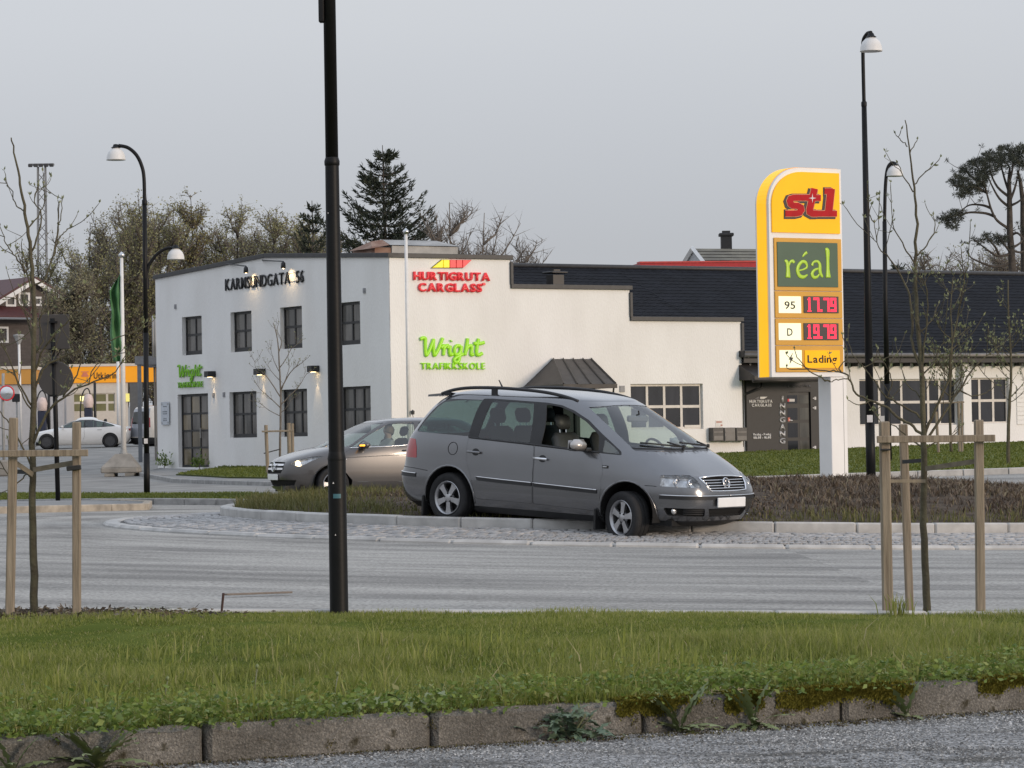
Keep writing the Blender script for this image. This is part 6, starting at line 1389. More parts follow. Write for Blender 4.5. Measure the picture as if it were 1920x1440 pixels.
# ================================================================== LAMP POSTS
m_pole = M('black_pole_paint', (.0055, .0055, .006), rough=.5, vary=.3, scale=4, bump=.05, bscale=40, spec=.25); m_dome = M('white_lamp_dome', (.66, .65, .63), rough=.35, vary=.05)
def dome(parent, c, d, name='lamp_shade'):
    r = d/2; mb = MB(); mb.lathe([(.02, r*1.25), (.07, r*1.22), (r*.45, r*1.12), (r*.78, r*.80), (r*.95, r*.40), (r*1.0, .0), (r*1.02, -.015), (r*.94, -.015), (r*.90, .05), (0, r*.6)], 28, c); o = mb.build(name, m_dome, parent, smooth=True, world=True)
    mb = MB(); mb.lathe([(0, r*1.62), (.05, r*1.58), (.07, r*1.35), (.11, r*1.22)], 14, c); mb.build('shade_cap', m_pole, o, smooth=True, world=True)
    mb = MB(); mb.lathe([(0, .02), (r*.86, .03), (r*.86, .06), (0, .06)], 20, c); mb.build('lamp_lens', M('frosted_lens', (.4, .4, .38), rough=.2) if 'frosted_lens' not in bpy.data.materials else bpy.data.materials['frosted_lens'], o, world=True)
def px_path(pts, Y): return [atY(p[0], p[1], Y+(p[2] if len(p) > 2 else 0)) for p in pts]
# main post in the foreground
b = atY(636, 1153, 20.6); lm = thing('lamp_post', b, 'tall black lamp post in the near grass verge, cut off at the top', 'lamp post', 'black lamp posts')
zc1, zc2 = atY(620, 852, 20.6).z-b.z, atY(618, 301, 20.6).z-b.z
mb = MB(); mb.lathe([(.062, -.2), (.060, .02), (.058, zc1-.04)], 24); mb.lathe([(.058, zc1-.04), (.060, zc1-.03), (.050, zc1+.02)], 24); mb.build('base_section', m_pole, lm, smooth=True)
mb = MB(); mb.lathe([(.051, zc1-.03), (.0445, zc2-.02)], 24); mb.build('pole', m_pole, lm, smooth=True)
mb = MB(); mb.lathe([(.0445, zc2-.035), (.049, zc2-.03), (.050, zc2-.005), (.042, zc2+.02)], 24); mb.build('collar', m_pole, lm, smooth=True)
mb = MB(); mb.tube([(0, 0, zc2), (0, 0, 5.6), (0, .1, 6.3), (-.1, .2, 6.8), (-.45, .4, 7.1), (-.9, .6, 7.15)], [.0415, .038, .036, .034, .032, .03], 20); mb.build('upper_pole', m_pole, lm, smooth=True)
dome(lm, b+Vector((-.95, .62, 6.85)), .46)
mb = MB(); zz0 = atY(607, 40, 20.6).z-b.z; mb.cham((-.052, -.01, zz0+.12), (.036, .06, .26), .008); mb.build('junction_box', m_pole, lm)
m_teal = M('teal_sticker', (.05, .14, .17), rough=.5); zs_ = atY(628, 930, 20.6).z-b.z
mb = MB()
for i in range(7):
    a0, a1 = -1.95+.12*i, -1.95+.12*(i+1); a0 -= .02; a1 -= .02
    mb.quad(*[(.0605*math.cos(a), .0605*math.sin(a), zs_+q) for a, q in ((a0, -.014), (a1, -.014), (a1, .014), (a0, .014))])
mb.build('sticker', m_teal, lm)
mb = MB()
for x, y, s_ in ((626, 905, .006), (630, 1002, .005), (616, 400, .004)):
    p = atY(x, y, 20.6)-b; k = -.062 if y > 852 else -.05; mb.quad((p.x-s_, k, p.z-s_), (p.x+s_, k, p.z-s_), (p.x, k, p.z+s_))
mb.build('paint_chip', bpy.data.materials['white_sticker'], lm)
# two headed post by the splitter island
b = atY(275.5, 931, 70); l2 = thing('lamp_post', b, 'black lamp post left of the building with one high and one low white dome', 'lamp post', 'black lamp posts')
p = px_path([(275.5, 933), (275, 850)], 70); mb = MB(); mb.tube(p, .068, 14); mb.build('base_section', m_pole, l2, smooth=True, world=True)
p = px_path([(275, 850), (273.5, 624)], 70); mb = MB(); mb.tube(p, .058, 14); mb.build('pole', m_pole, l2, smooth=True, world=True)
p = px_path([(273.6, 630), (272, 500), (271, 380)], 70); mb = MB(); mb.tube(p, .050, 12); mb.lathe([(.05, -.05), (.058, -.03), (.058, .05), (.045, .07)], 14, p[-1]); mb.build('middle_pole', m_pole, l2, smooth=True, world=True)
p = catmull(px_path([(271, 381), (270, 335), (266, 312), (256, 291), (240, 277), (222, 273)], 70), 5); mb = MB(); mb.tube(p, .040, 12); mb.build('upper_arm', m_pole, l2, smooth=True, world=True); dome(l2, atY(217.5, 299, 70), .42)
p = catmull(px_path([(275, 532), (275.5, 512), (281, 494), (295, 476), (312, 466), (330, 465)], 70), 5); mb = MB(); mb.tube(p, .036, 12); mb.lathe([(.055, -.12), (.055, .12)], 12, p[0]); mb.build('lower_arm', m_pole, l2, smooth=True, world=True); dome(l2, atY(329.5, 485.5, 70), .38)
p = atY(273.5, 827, 69.9); mb = MB(); mb.box(p, (.08, .02, .11)); mb.build('sticker', bpy.data.materials['white_sticker'], l2, world=True)
# tall post right of the pylon
b = atY(1633.5, 900, 62); l3 = thing('lamp_post', b, 'tallest black lamp post right of the price pylon with a white dome on top', 'lamp post', 'black lamp posts')
p = px_path([(1633.5, 903), (1631, 790)], 62); mb = MB(); mb.tube(p, .092, 16); mb.build('base_section', m_pole, l3, smooth=True, world=True)
p = px_path([(1631, 790), (1626.5, 500), (1620, 192)], 62); mb = MB(); mb.tube(p, [.082, .068, .050], 16); mb.build('pole', m_pole, l3, smooth=True, world=True)
p = px_path([(1620, 195), (1618.5, 130), (1618, 95)], 62)+[atY(1619, 75, 61.95), atY(1626, 63, 61.8), atY(1633, 61, 61.65)]; mb = MB(); mb.tube(catmull(p, 5), .036, 14); mb.lathe([(.05, -.06), (.056, -.03), (.056, .03), (.038, .06)], 14, p[0]); mb.build('upper_arm', m_pole, l3, smooth=True, world=True); dome(l3, atY(1633.5, 95, 61.6), .43)
p = atY(1631, 785, 61.88); mb = MB(); mb.box(p, (.11, .02, .14)); mb.build('sticker', bpy.data.materials['white_sticker'], l3, world=True)
b = atY(1667, 893, 82); l4 = thing('lamp_post', b, 'shorter black lamp post behind the tallest one, small dome pointing right', 'lamp post', 'black lamp posts')
p = px_path([(1667, 893), (1663, 720)], 82); mb = MB(); mb.tube(p, .085, 14); mb.build('base_section', m_pole, l4, smooth=True, world=True)
p = px_path([(1663, 720), (1660, 560), (1658.5, 415)], 82); mb = MB(); mb.tube(p, [.07, .062, .055], 14); mb.build('pole', m_pole, l4, smooth=True, world=True)
p = px_path([(1658.5, 418), (1659.5, 365), (1661.5, 332), (1665, 314), (1671, 306), (1677, 306)], 82); mb = MB(); mb.tube(catmull(p, 5), .045, 12); mb.build('upper_arm', m_pole, l4, smooth=True, world=True); dome(l4, atY(1677.5, 329.5, 82), .44)
p = atY(1654, 785, 81.8); mb = MB(); mb.box(p, (.12, .02, .14)); mb.build('sticker', bpy.data.materials['white_sticker'], l4, world=True)

# ================================================================== BACK OF THE ROUND ROAD SIGN
b = atY(109, 947, 61); rs_ = thing('road_sign', b, 'dark backs of a square and a round road sign on one black pole', 'road sign')
m_back = M('sign_back_grey', (.040, .036, .033), rough=.55, vary=.12, scale=2)
p = px_path([(109, 949), (104, 770), (98.5, 597)], 61); mb = MB(); mb.tube(p, .046, 12); mb.build('pole', m_pole, rs_, smooth=True, world=True)
c = atY(103, 710, 60.9); mb = MB(); mb.lathe([(0, 0), (.325, 0), (.335, -.012), (.335, -.03), (.32, -.03)], 40, c+Vector((0, .075, 0)), (0, -1, 0)); mb.build('round_plate', m_back, rs_, world=True)
c2_ = atY(100.5, 622, 60.9); mb = MB(); mb.cham(c2_+Vector((0, .09, 0)), (.58, .02, .66), .008); mb.build('square_plate', m_back, rs_, world=True)
for y in (604, 655, 680, 742): 
    q = atY(100, y, 60.93); mb = MB(); mb.box(q, (.14, .12, .035)); mb.build('clamp', m_pole, rs_, world=True)

# ================================================================== FLAG ON ITS CONCRETE FOOT
Fg = atY(228, 890, 101); fl_ = thing('flag_pole', Fg, 'white flag pole carrying a green flag, bolted to a concrete foot', 'flag pole')
m_fc = M('grey_concrete', (.24, .225, .20), rough=.9, vary=.25, scale=3, bump=.4, bscale=30)
a = atY(193, 888, 101).x-Fg.x; c = atY(262, 888, 101).x-Fg.x; zt_ = atY(231, 851, 101).z-Fg.z; zp_ = atY(231, 876, 101).z-Fg.z; m_ = (a+c)/2; hw = (c-a)/2
ft = MB(); ft.cham((m_, 0, zp_/2+.03), (2*hw, 2*hw, zp_-.06), .03); V8 = [(m_+sx*hw*.98, sy*hw*.98, zp_) for sx, sy in ((-1, -1), (1, -1), (1, 1), (-1, 1))]+[(.05+sx*.22, sy*.22, zt_) for sx, sy in ((-1, -1), (1, -1), (1, 1), (-1, 1))]
ft.quad(*V8[4:]); [ft.quad(V8[i], V8[(i+1) % 4], V8[(i+1) % 4+4], V8[i+4]) for i in range(4)]
for sx in (-.55, .55): ft.box((m_+sx*hw, 0, .0), (hw*.5, 2*hw*.95, .1))
ft.build('concrete_foot', m_fc, fl_)
top = atY(228, 484, 101); pb = atY(232, 852, 101)
mb = MB(); mb.tube([pb, pb.lerp(top, .5), top], [.085, .075, .05], 12); mb.build('pole', m_white, fl_, smooth=True, world=True)
mb = MB(); mb.lathe([(.15, 0), (.15, .05), (.11, .06), (.10, .16)], 12, pb); mb.build('foot_clamp', m_zinc, fl_, world=True)
mb = MB(); mb.lathe([(0, .16), (.05, .12), (.11, .05), (.09, 0), (.03, -.04)], 12, top+Vector((0, 0, .05))); mb.build('finial', bpy.data.materials['silver_finial'], fl_, smooth=True, world=True)
fg = thing('flag', atY(226, 520, 101), 'limp green flag hanging beside the white flag pole', 'flag')
Lp = [(226, 513), (227, 560), (228, 600), (228, 640), (227, 677)]; Rp = [(222, 520), (206, 545), (209, 585), (206, 625), (212, 678)]
V, Fc = [], []; ni, nj = 24, 12
for i in range(ni+1):
    t = i/ni*(len(Lp)-1); k = min(int(t), len(Lp)-2); u = t-k
    for j in range(nj+1):
        s_ = j/nj; x = lerp(lerp(Lp[k][0], Lp[k+1][0], u), lerp(Rp[k][0], Rp[k+1][0], u), s_); y = lerp(lerp(Lp[k][1], Lp[k+1][1], u), lerp(Rp[k][1], Rp[k+1][1], u), s_)
        V.append(tuple(atY(x, y, 101+.16*math.sin(s_*9+i*.22)*(.3+s_)+.05*math.sin(i*.9)))) 
for i in range(ni):
    for j in range(nj): q = i*(nj+1)+j; Fc.append((q, q+1, q+nj+2, q+nj+1))
m_flag = M('flag_green', (.035, .13, .045), rough=.8, vary=.3, scale=1.6, col2=(.10, .22, .09))
o = np_mesh('cloth', np.array(V), np.array(Fc), m_flag, fg, smooth=True, world=True); sd_ = o.modifiers.new('thick', 'SOLIDIFY'); sd_.thickness = .01

# ================================================================== FILLING STATION, BAYS, POSTS, MIRROR
Fst = Frame(atY(134, 760, 172)[:2], Vector((1, .10, 0)))
st = thing('wash_hall', Fst.pt(0, gz(-24, 172)), 'low car wash hall with orange Utkjøring fascia, glazed bays lit yellow inside', 'building')
m_of = M('orange_fascia', (.80, .33, .008), rough=.4, vary=.05, scale=1, emit=(1, .38, .01), estr=.12); m_of2 = M('dull_orange_fascia', (.50, .25, .05), rough=.5, vary=.08, scale=1); m_crw = M('cream_wall', (.56, .52, .46), rough=.8, vary=.06)  # kiosk fascia is a duller orange than the wash hall fascia
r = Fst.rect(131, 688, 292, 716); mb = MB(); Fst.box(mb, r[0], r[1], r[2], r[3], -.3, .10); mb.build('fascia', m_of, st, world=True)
q = Fst.rect(131, 683, 292, 688.2); mb = MB(); Fst.box(mb, q[0]-.05, q[1]+.05, r[3]+.004, q[3], -.32, .14); mb.build('roof_edge', m_crw, st, world=True)
small_text(st, Fst, 'Utkjøring', 176, 710, 224.5, 698, m_letter_k, d=.101, bold=.015)
ic = MB(); q = Fst.rect(153, 696.5, 166, 708); Fst.box(ic, q[0], q[1], q[2]+.05, q[2]+.14, .101, .13); Fst.prism(ic, [(q[0]+.03, q[2]+.15), (q[1]-.03, q[2]+.15), (q[1]-.09, q[3]-.06), (q[0]+.09, q[3]-.06)], .101, .13); Fst.box(ic, q[0]-.02, q[1]+.02, q[3]-.04, q[3], .101, .13); ic.build('car_symbol', M('pale_red_symbol', (.62, .20, .12), rough=.5), st, world=True)
zgs = gz(-24, 172)-.3
bay = Fst.rect(130.5, 738, 216, 772); openings = [rh(bay)]
wa0, wa1 = Fst.px(118, 760)[0], Fst.px(240, 760)[0]
wall_panel(Fst, [(wa0, zgs), (wa1, zgs), (wa1, r[2]-.004), (wa0, r[2]-.004)], openings, .2, m_crw, 'wall', st)
m_litg = M('lit_bay_pane', (.10, .10, .06), rough=.15, vary=.5, scale=.9, emit=(.9, .78, .22), estr=.06); m_litp = M('lit_bay_lamp', (.9, .85, .4), emit=(1, .9, .35), estr=1.3)
window(Fst, bay, st, 3, 2, m_crw, [m_litg, m_litg], d=-.12, fwid=.05, mw=.12, colw=(0, .42, .84, 1), name='bay_window')
mb = MB(); q = Fst.rect(150, 743, 161, 752); Fst.box(mb, *q, -.10, -.07); mb.build('bay_lamp', m_litp, st, world=True)
mb = MB(); q = Fst.rect(243, 717, 268, 770); Fst.box(mb, q[0], q[1], zgs, q[3], -.1, .05); mb.build('grey_door', M('slate_grey', (.09, .095, .10), rough=.6), st, world=True)
mb = MB(); q = Fst.rect(232, 738, 243, 753); Fst.box(mb, *q, .06, .09); mb.build('yellow_notice', M('yellow_notice', (.85, .78, .22), rough=.6, emit=(1, .92, .3), estr=.2), st, world=True)
Fs2 = Frame(atY(0, 760, 166)[:2], Vector((1, .02, 0))); ks = thing('kiosk_hall', Fs2.pt(0, gz(-26, 166)), 'white station kiosk with a dull orange fascia behind the mirror and tree stakes', 'building')
r2_ = Fs2.rect(-70, 694, 61, 720); mb = MB(); Fs2.box(mb, r2_[0], r2_[1], r2_[2], r2_[3], -4, 0); mb.build('fascia', m_of2, ks, world=True); mb = MB(); Fs2.box(mb, r2_[0]-.05, r2_[1]+.05, r2_[3]+.004, r2_[3]+.16, -4.1, .05); mb.build('roof_edge', m_crw, ks, world=True)
mb = MB(); Fs2.box(mb, r2_[0], Fs2.px(118, 760)[0], zgs, r2_[2]-.003, -5, -.15); mb.build('wall', M('pale_wall', (.42, .42, .43), rough=.8, vary=.05), ks, world=True)
# lean-to shelter against the left facade
Fsh = Frame(atY(275, 760, 122)[:2], Vector((1, .0, 0))); sh = thing('lean_to_shelter', Fsh.pt(0, .8), 'grey flat roofed shelter with plank wall tucked behind the left end of the building', 'shelter')
m_plank = M('weathered_plank', (.20, .185, .165), rough=.85, vary=.3, scale=3, stretch=(1, 1, .15)); m_gb = M('grey_beam', (.13, .14, .155), rough=.5)
r = Fsh.rect(253, 668, 299, 683); mb = MB(); Fsh.box(mb, *r, -5, .1); mb.build('roof_beam', m_gb, sh, world=True)
mb = MB(); q = Fsh.px(261, 700)[0]; Fsh.box(mb, q-.07, q+.07, .6, r[2]-.003, -.1, .04); mb.build('post', m_gb, sh, world=True)
q0, q1 = Fsh.px(276, 720)[0], Fsh.px(300, 720)[0]
for i in range(6):
    mb = MB(); Fsh.cham(mb, lerp(q0, q1, i/6)+.005, lerp(q0, q1, (i+1)/6)-.005, .6, r[2]-.05, -2.2, -2.15, .006); mb.build('plank', m_plank, sh, world=True)
mb = MB()
for x in (287.5, 291.5): mb.tube([atY(x, 670, 121), atY(x-.5, 592, 121)], .045, 8)
mb.build('flue_pipe', m_zinc, sh, smooth=True, world=True)
# vacuum / air posts with hose loops
def hose_post(x, ytop, Y, lab, loop):
    b = atY(x, 842, Y); b.z = gz(b.x, Y); t = thing('vacuum_post', b, lab, 'vacuum post', 'vacuum posts by the wash hall'); zt = atY(x, ytop, Y).z-b.z
    MB().cham((0, 0, zt*.42), (.42, .36, zt*.84), .04).build('cabinet', M('navy_cabinet', (.02, .025, .05), rough=.5) if 'navy_cabinet' not in bpy.data.materials else bpy.data.materials['navy_cabinet'], t)
    MB().lathe([(0, zt*1.18), (.2, zt*1.14), (.27, zt*1.02), (.24, zt*.86), (.2, zt*.84)], 14).build('head', M('pale_pink_plastic', (.62, .50, .46), rough=.5) if 'pale_pink_plastic' not in bpy.data.materials else bpy.data.materials['pale_pink_plastic'], t, smooth=True)
    p = [Vector((q[0], -.05+.03*i, q[1])) for i, q in enumerate(loop)]; MB().tube(catmull(p, 5), .035, 8).build('hose', m_blk, t, smooth=True)
    MB().tube([(.33, .1, 0), (.33, .1, zt*1.45)], .07, 8).build('mast', m_blk, t, smooth=True); return t
hose_post(167, 752, 166, 'navy vacuum post with a tall hose loop in front of the lit wash bay', [(-.3, .4), (-.42, 1.4), (-.36, 2.3), (-.2, 2.75), (.0, 2.8), (.1, 2.4), (.12, 1.8)])
hose_post(80, 758, 160, 'navy vacuum post half hidden behind the white sedan, near the round sign', [(-.25, .3), (-.32, 1.5), (-.22, 2.4), (.0, 2.75), (.2, 2.4), (.25, 1.2), (.3, .3)])
# traffic mirror, device on a post, small lantern, thin white poles
b = atY(8, 893, 97); tm = thing('traffic_mirror', b, 'round traffic mirror with red rim on a grey pole at the left edge', 'mirror')
p = px_path([(8, 893), (5, 770), (6, 700)], 97); MB().tube(p, .045, 8).build('pole', m_zinc, tm, smooth=True, world=True)
c = atY(12.5, 737, 96.9); MB().lathe([(.20, .0), (.23, .02), (.24, -.03), (.19, -.05)], 28, c, (.1, -1, 0)).build('rim', m_red, tm, smooth=True, world=True); MB().lathe([(0, .02), (.12, .012), (.2, -.01)], 28, c, (.1, -1, 0)).build('mirror_face', m_chrome, tm, smooth=True, world=True)
MB().cham(atY(8, 881, 97)+Vector((0, 0, .05)), (.34, .34, .5), .05).build('foot', m_fc, tm, world=True)
b = atY(33, 838, 110); dv = thing('call_post', b, 'black device box on a thin grey post beside the traffic mirror', 'post'); MB().cham(atY(30, 746, 110), (.26, .16, .28), .02).build('box', m_blk, dv, world=True); MB().tube(px_path([(33, 838), (31, 738)], 110), .03, 8).build('pole', m_zinc, dv, smooth=True, world=True)
b = atY(39, 760, 150); b.z = gz(b.x, 150); sl_ = thing('street_lantern', b, 'slim white street lantern in front of the brown house', 'lamp post', None); MB().tube([(0, 0, 0), tuple(atY(35.5, 640, 150)-b)], .06, 8).build('pole', m_white, sl_, smooth=True); MB().lathe([(.06, -.3), (.2, .0), (.26, .1), (.26, .16), (0, .2)], 10, atY(35, 634, 150)).build('lantern', m_zinc, sl_, world=True)
b = atY(221.5, 790, 150); b.z = gz(b.x, 150); wp_ = thing('flag_pole', b, 'short thin white pole standing just left of the flag', 'pole'); MB().tube([(0, 0, 0), tuple(atY(221, 678, 150)-b)], .07, 8).build('pole', m_white, wp_, smooth=True)

# ================================================================== FLOODLIGHT MAST AND BROWN HOUSE
m_gal = M('galvanised_steel', (.24, .245, .25), rough=.5, metal=.4, vary=.1)
Bm = atY(80, 700, 260); Bm.z = gz(Bm.x, 260); mt = thing('floodlight_mast', Bm, 'slender lattice floodlight mast above the trees at left', 'mast')
zt_ = atY(77, 312, 260).z; xw = lambda z: lerp(.42, .30, (z-Bm.z)/(zt_-Bm.z))
mb = MB(); top = atY(78, 312, 260); dx = (top.x-Bm.x)
def mp_(sx, sy, z): t = (z-Bm.z)/(zt_-Bm.z); return (Bm.x+dx*t+sx*xw(z), 260+sy*xw(z), z)
for sx, sy in ((-1, -1), (1, -1), (1, 1), (-1, 1)): mb.tube([mp_(sx, sy, Bm.z), mp_(sx, sy, zt_)], .055, 5)
mb.build('leg', m_gal, mt, world=True)
mb = MB(); zz = Bm.z; k = 0
while zz < zt_-.9:
    for (a, b_) in (((-1, -1), (1, -1)), ((1, -1), (1, 1)), ((1, 1), (-1, 1)), ((-1, 1), (-1, -1))):
        mb.tube([mp_(*(a if k % 2 else b_), zz), mp_(*(b_ if k % 2 else a), zz+.8)], .032, 4)
    zz += .8; k += 1
mb.build('lattice', m_gal, mt, world=True)
mb = MB(); mb.box((top.x, 260, zt_+.15), (2.0, .7, .12)); mb.tube([(top.x-1, 260, zt_+.2), (top.x+1, 260, zt_+.2)], .05, 5); mb.build('platform', m_gal, mt, world=True)
for i in range(5): MB().cham((top.x-.86+i*.43, 259.6, zt_+.05), (.34, .24, .26), .04).build('floodlight', m_trim, mt, world=True)
Fb = Frame(atY(0, 640, 205)[:2], Vector((.78, .63, 0))); hb_ = thing('brown_house', Fb.pt(-2, 3), 'brown clad house with dark red tiled roof and white windows at the left edge', 'house')
m_clad = M('brown_cladding', (.105, .085, .075), rough=.8, vary=.15); m_rt = M('dark_red_tiles', (.075, .022, .022), rough=.6, vary=.2, scale=4)
zb_ = 1.5; z1_ = Fb.px(20, 598)[1]; aR_ = Fb.px(92, 640)[0]; aL_ = Fb.px(-140, 640)[0]; pk = Fb.px(58, 523); er = Fb.px(116, 558)
gab = [(aL_, zb_), (aR_+1.2, zb_), (aR_+1.2, Fb.px(100, 549)[1]), pk, (Fb.px(-38, 581)[0], Fb.px(-38, 581)[1]), (aL_, Fb.px(-38, 581)[1])]
wins = [Fb.rect(10, 553, 30, 575), Fb.rect(34, 548, 56, 574), Fb.rect(-12, 612, 16, 643), Fb.rect(62, 556, 78, 574)]
wall_panel(Fb, gab, [rh(q) for q in wins], .25, m_clad, 'wall', hb_)
for q in wins: window(Fb, q, hb_, 1, 1, m_white, [m_pane_l[0]], d=-.1, fwid=.13, depth=.14)
cl = [zb_+i*.22 for i in range(40)]
mb = MB()
for z in cl:
    if z < Fb.px(20, 606)[1]: Fb.box(mb, aL_, aR_+1.15, z, z+.035, .002, .022)
mb.build('cladding_lap', m_clad, hb_, world=True)
def roof_slab(p0, p1, name):
    mb = MB(); ex = Fb.pt(*p1)-Fb.pt(*p0); nrm = Fb.n.cross(ex).normalized(); nrm = nrm if nrm.z > 0 else -nrm
    A_ = [Fb.pt(*p0, .5), Fb.pt(*p1, .5), Fb.pt(*p1, -9), Fb.pt(*p0, -9)]; B_ = [q+nrm*.14 for q in A_]; mb.quad(*B_); mb.quad(*A_[::-1]); [mb.quad(A_[i], A_[(i+1) % 4], B_[(i+1) % 4], B_[i]) for i in range(4)]; mb.build(name, m_rt, hb_, world=True)
    mb = MB(); A_ = [Fb.pt(p[0], p[1]-.30, d) for p, d in ((p0, .52), (p1, .52))]+[Fb.pt(p[0], p[1]+.0, .52) for p in (p1, p0)]; mb.quad(*A_); A2 = [q-Fb.n*.06 for q in A_]; mb.quad(*A2[::-1]); [mb.quad(A_[i], A_[(i+1) % 4], A2[(i+1) % 4], A2[i]) for i in range(4)]; mb.build('barge_board', m_white, hb_, world=True)
roof_slab(Fb.px(-60, 595), pk, 'roof'); roof_slab(pk, er, 'roof')
zl_ = Fb.px(20, 590)[1]; mb = MB(); mb.prism([(0, .55), (0, .05), (1.0, -.25), (1.0, -.12)], Fb.pt(aL_, zl_, .003), Fb.n, Fb.k, Fb.e, 0, Fb.px(62, 640)[0]-aL_); mb.build('porch_roof', m_rt, hb_, world=True); mb = MB(); mb.tube([Fb.pt(aL_, zl_-.3, 1.05), Fb.pt(Fb.px(62, 640)[0], zl_-.3, 1.05)], .08, 6); mb.build('gutter', m_gal, hb_, world=True)
# loose lath and marker stick on the carriageway
q = onground(485, 1119.5, 15, 40); lb = thing('loose_lath', q, 'thin brown wooden lath lying at the edge of the carriageway near the verge', 'lath')
a, b = onground(422, 1122, 15, 40), onground(545, 1117.5, 15, 40); d = (b-a); MB().cham((a+b)/2+Vector((0, 0, .03)), (d.length, .05, .014), .003, (d.normalized(), Vector((-d.y, d.x, 0)).normalized(), Vector((0, 0, 1)))).build('lath', M('brown_lath', (.19, .155, .125), rough=.8, vary=.2, stretch=(1, 6, 6)), lb, world=True)
b0, b1 = atY(413, 1139, 20.5), atY(419, 1112, 20.5); tk = thing('marker_stick', b0, 'short dark stick standing slanted in the verge beside the lath', 'stick'); MB().tube([b0-Vector((0, 0, .1)), b1], [.008, .009], 6).build('stick', M('dark_stick', (.06, .03, .025), rough=.8), tk, world=True)
# ================================================================== TREES
m_bark = M('young_bark', (.062, .050, .030), rough=.85, vary=.35, scale=12, bump=.5, bscale=50, col2=(.105, .095, .055)); m_twig = M('bare_twig', (.14, .118, .096), rough=.85, vary=.3, scale=9); m_barkd = M('dark_bark', (.060, .050, .040), rough=.9, vary=.35, scale=5, bump=.5, bscale=20)
m_bud = blade_mat('leaf_bud', [(0, (.16, .17, .09)), (.5, (.22, .24, .12)), (1, (.30, .31, .20))], rough=.7, trans=.25)
m_timber = M('tree_stake_timber', (.165, .13, .092), rough=.85, vary=.25, scale=5, stretch=(9, 9, .5), bump=.4, bscale=20, col2=(.33, .275, .205), detail=8); m_strap = M('hessian_strap', (.20, .17, .125), rough=.9, vary=.25, scale=20); m_strapd = M('dark_rubber_strap', (.02, .02, .02), rough=.7)
rnd = random.Random(5)
def leafbits(P, D, L, W, twist=None):
    """pointed leaves/buds at P along D: arrays -> verts, tris(quads)"""
    n = len(P); P = np.asarray(P, float); D = np.asarray(D, float); D /= np.linalg.norm(D, axis=1)[:, None]+1e-9
    r = RNG.normal(size=(n, 3)); U = np.cross(D, r); U /= np.linalg.norm(U, axis=1)[:, None]+1e-9
    L = np.broadcast_to(L, n)[:, None]; W = np.broadcast_to(W, n)[:, None]; N = np.cross(D, U)
    V = np.stack([P, P+D*L*.45+U*W*.5+N*W*.15, P+D*L, P+D*L*.45-U*W*.5+N*W*.15], 1).reshape(-1, 3)
    F = np.arange(n*4).reshape(n, 4); return V, F
def bud_mesh(parent, pts, dirs, L, W, mat, name='leaf_buds', per=3):
    P, D = [], []
    for p, d in zip(pts, dirs):
        for _ in range(per): P.append(p); D.append(np.array(d)+RNG.normal(size=3)*.45)
    n = len(P); V, F = leafbits(np.array(P), np.array(D), RNG.uniform(.6, 1.1, n)*L, RNG.uniform(.7, 1.1, n)*W)
    tag(np_mesh(name, V, F, mat, parent, world=True, attrs={'rnd': np.repeat(RNG.uniform(0, 1, n), 4)}), kind='stuff')
def jitter_path(pts, k=4, amp=.01):
    out = catmull(pts, k); return [p+Vector((rnd.gauss(0, amp*.45), rnd.gauss(0, amp*.6), rnd.gauss(0, amp*.5))) if 0 < i < len(out)-1 else p for i, p in enumerate(out)]
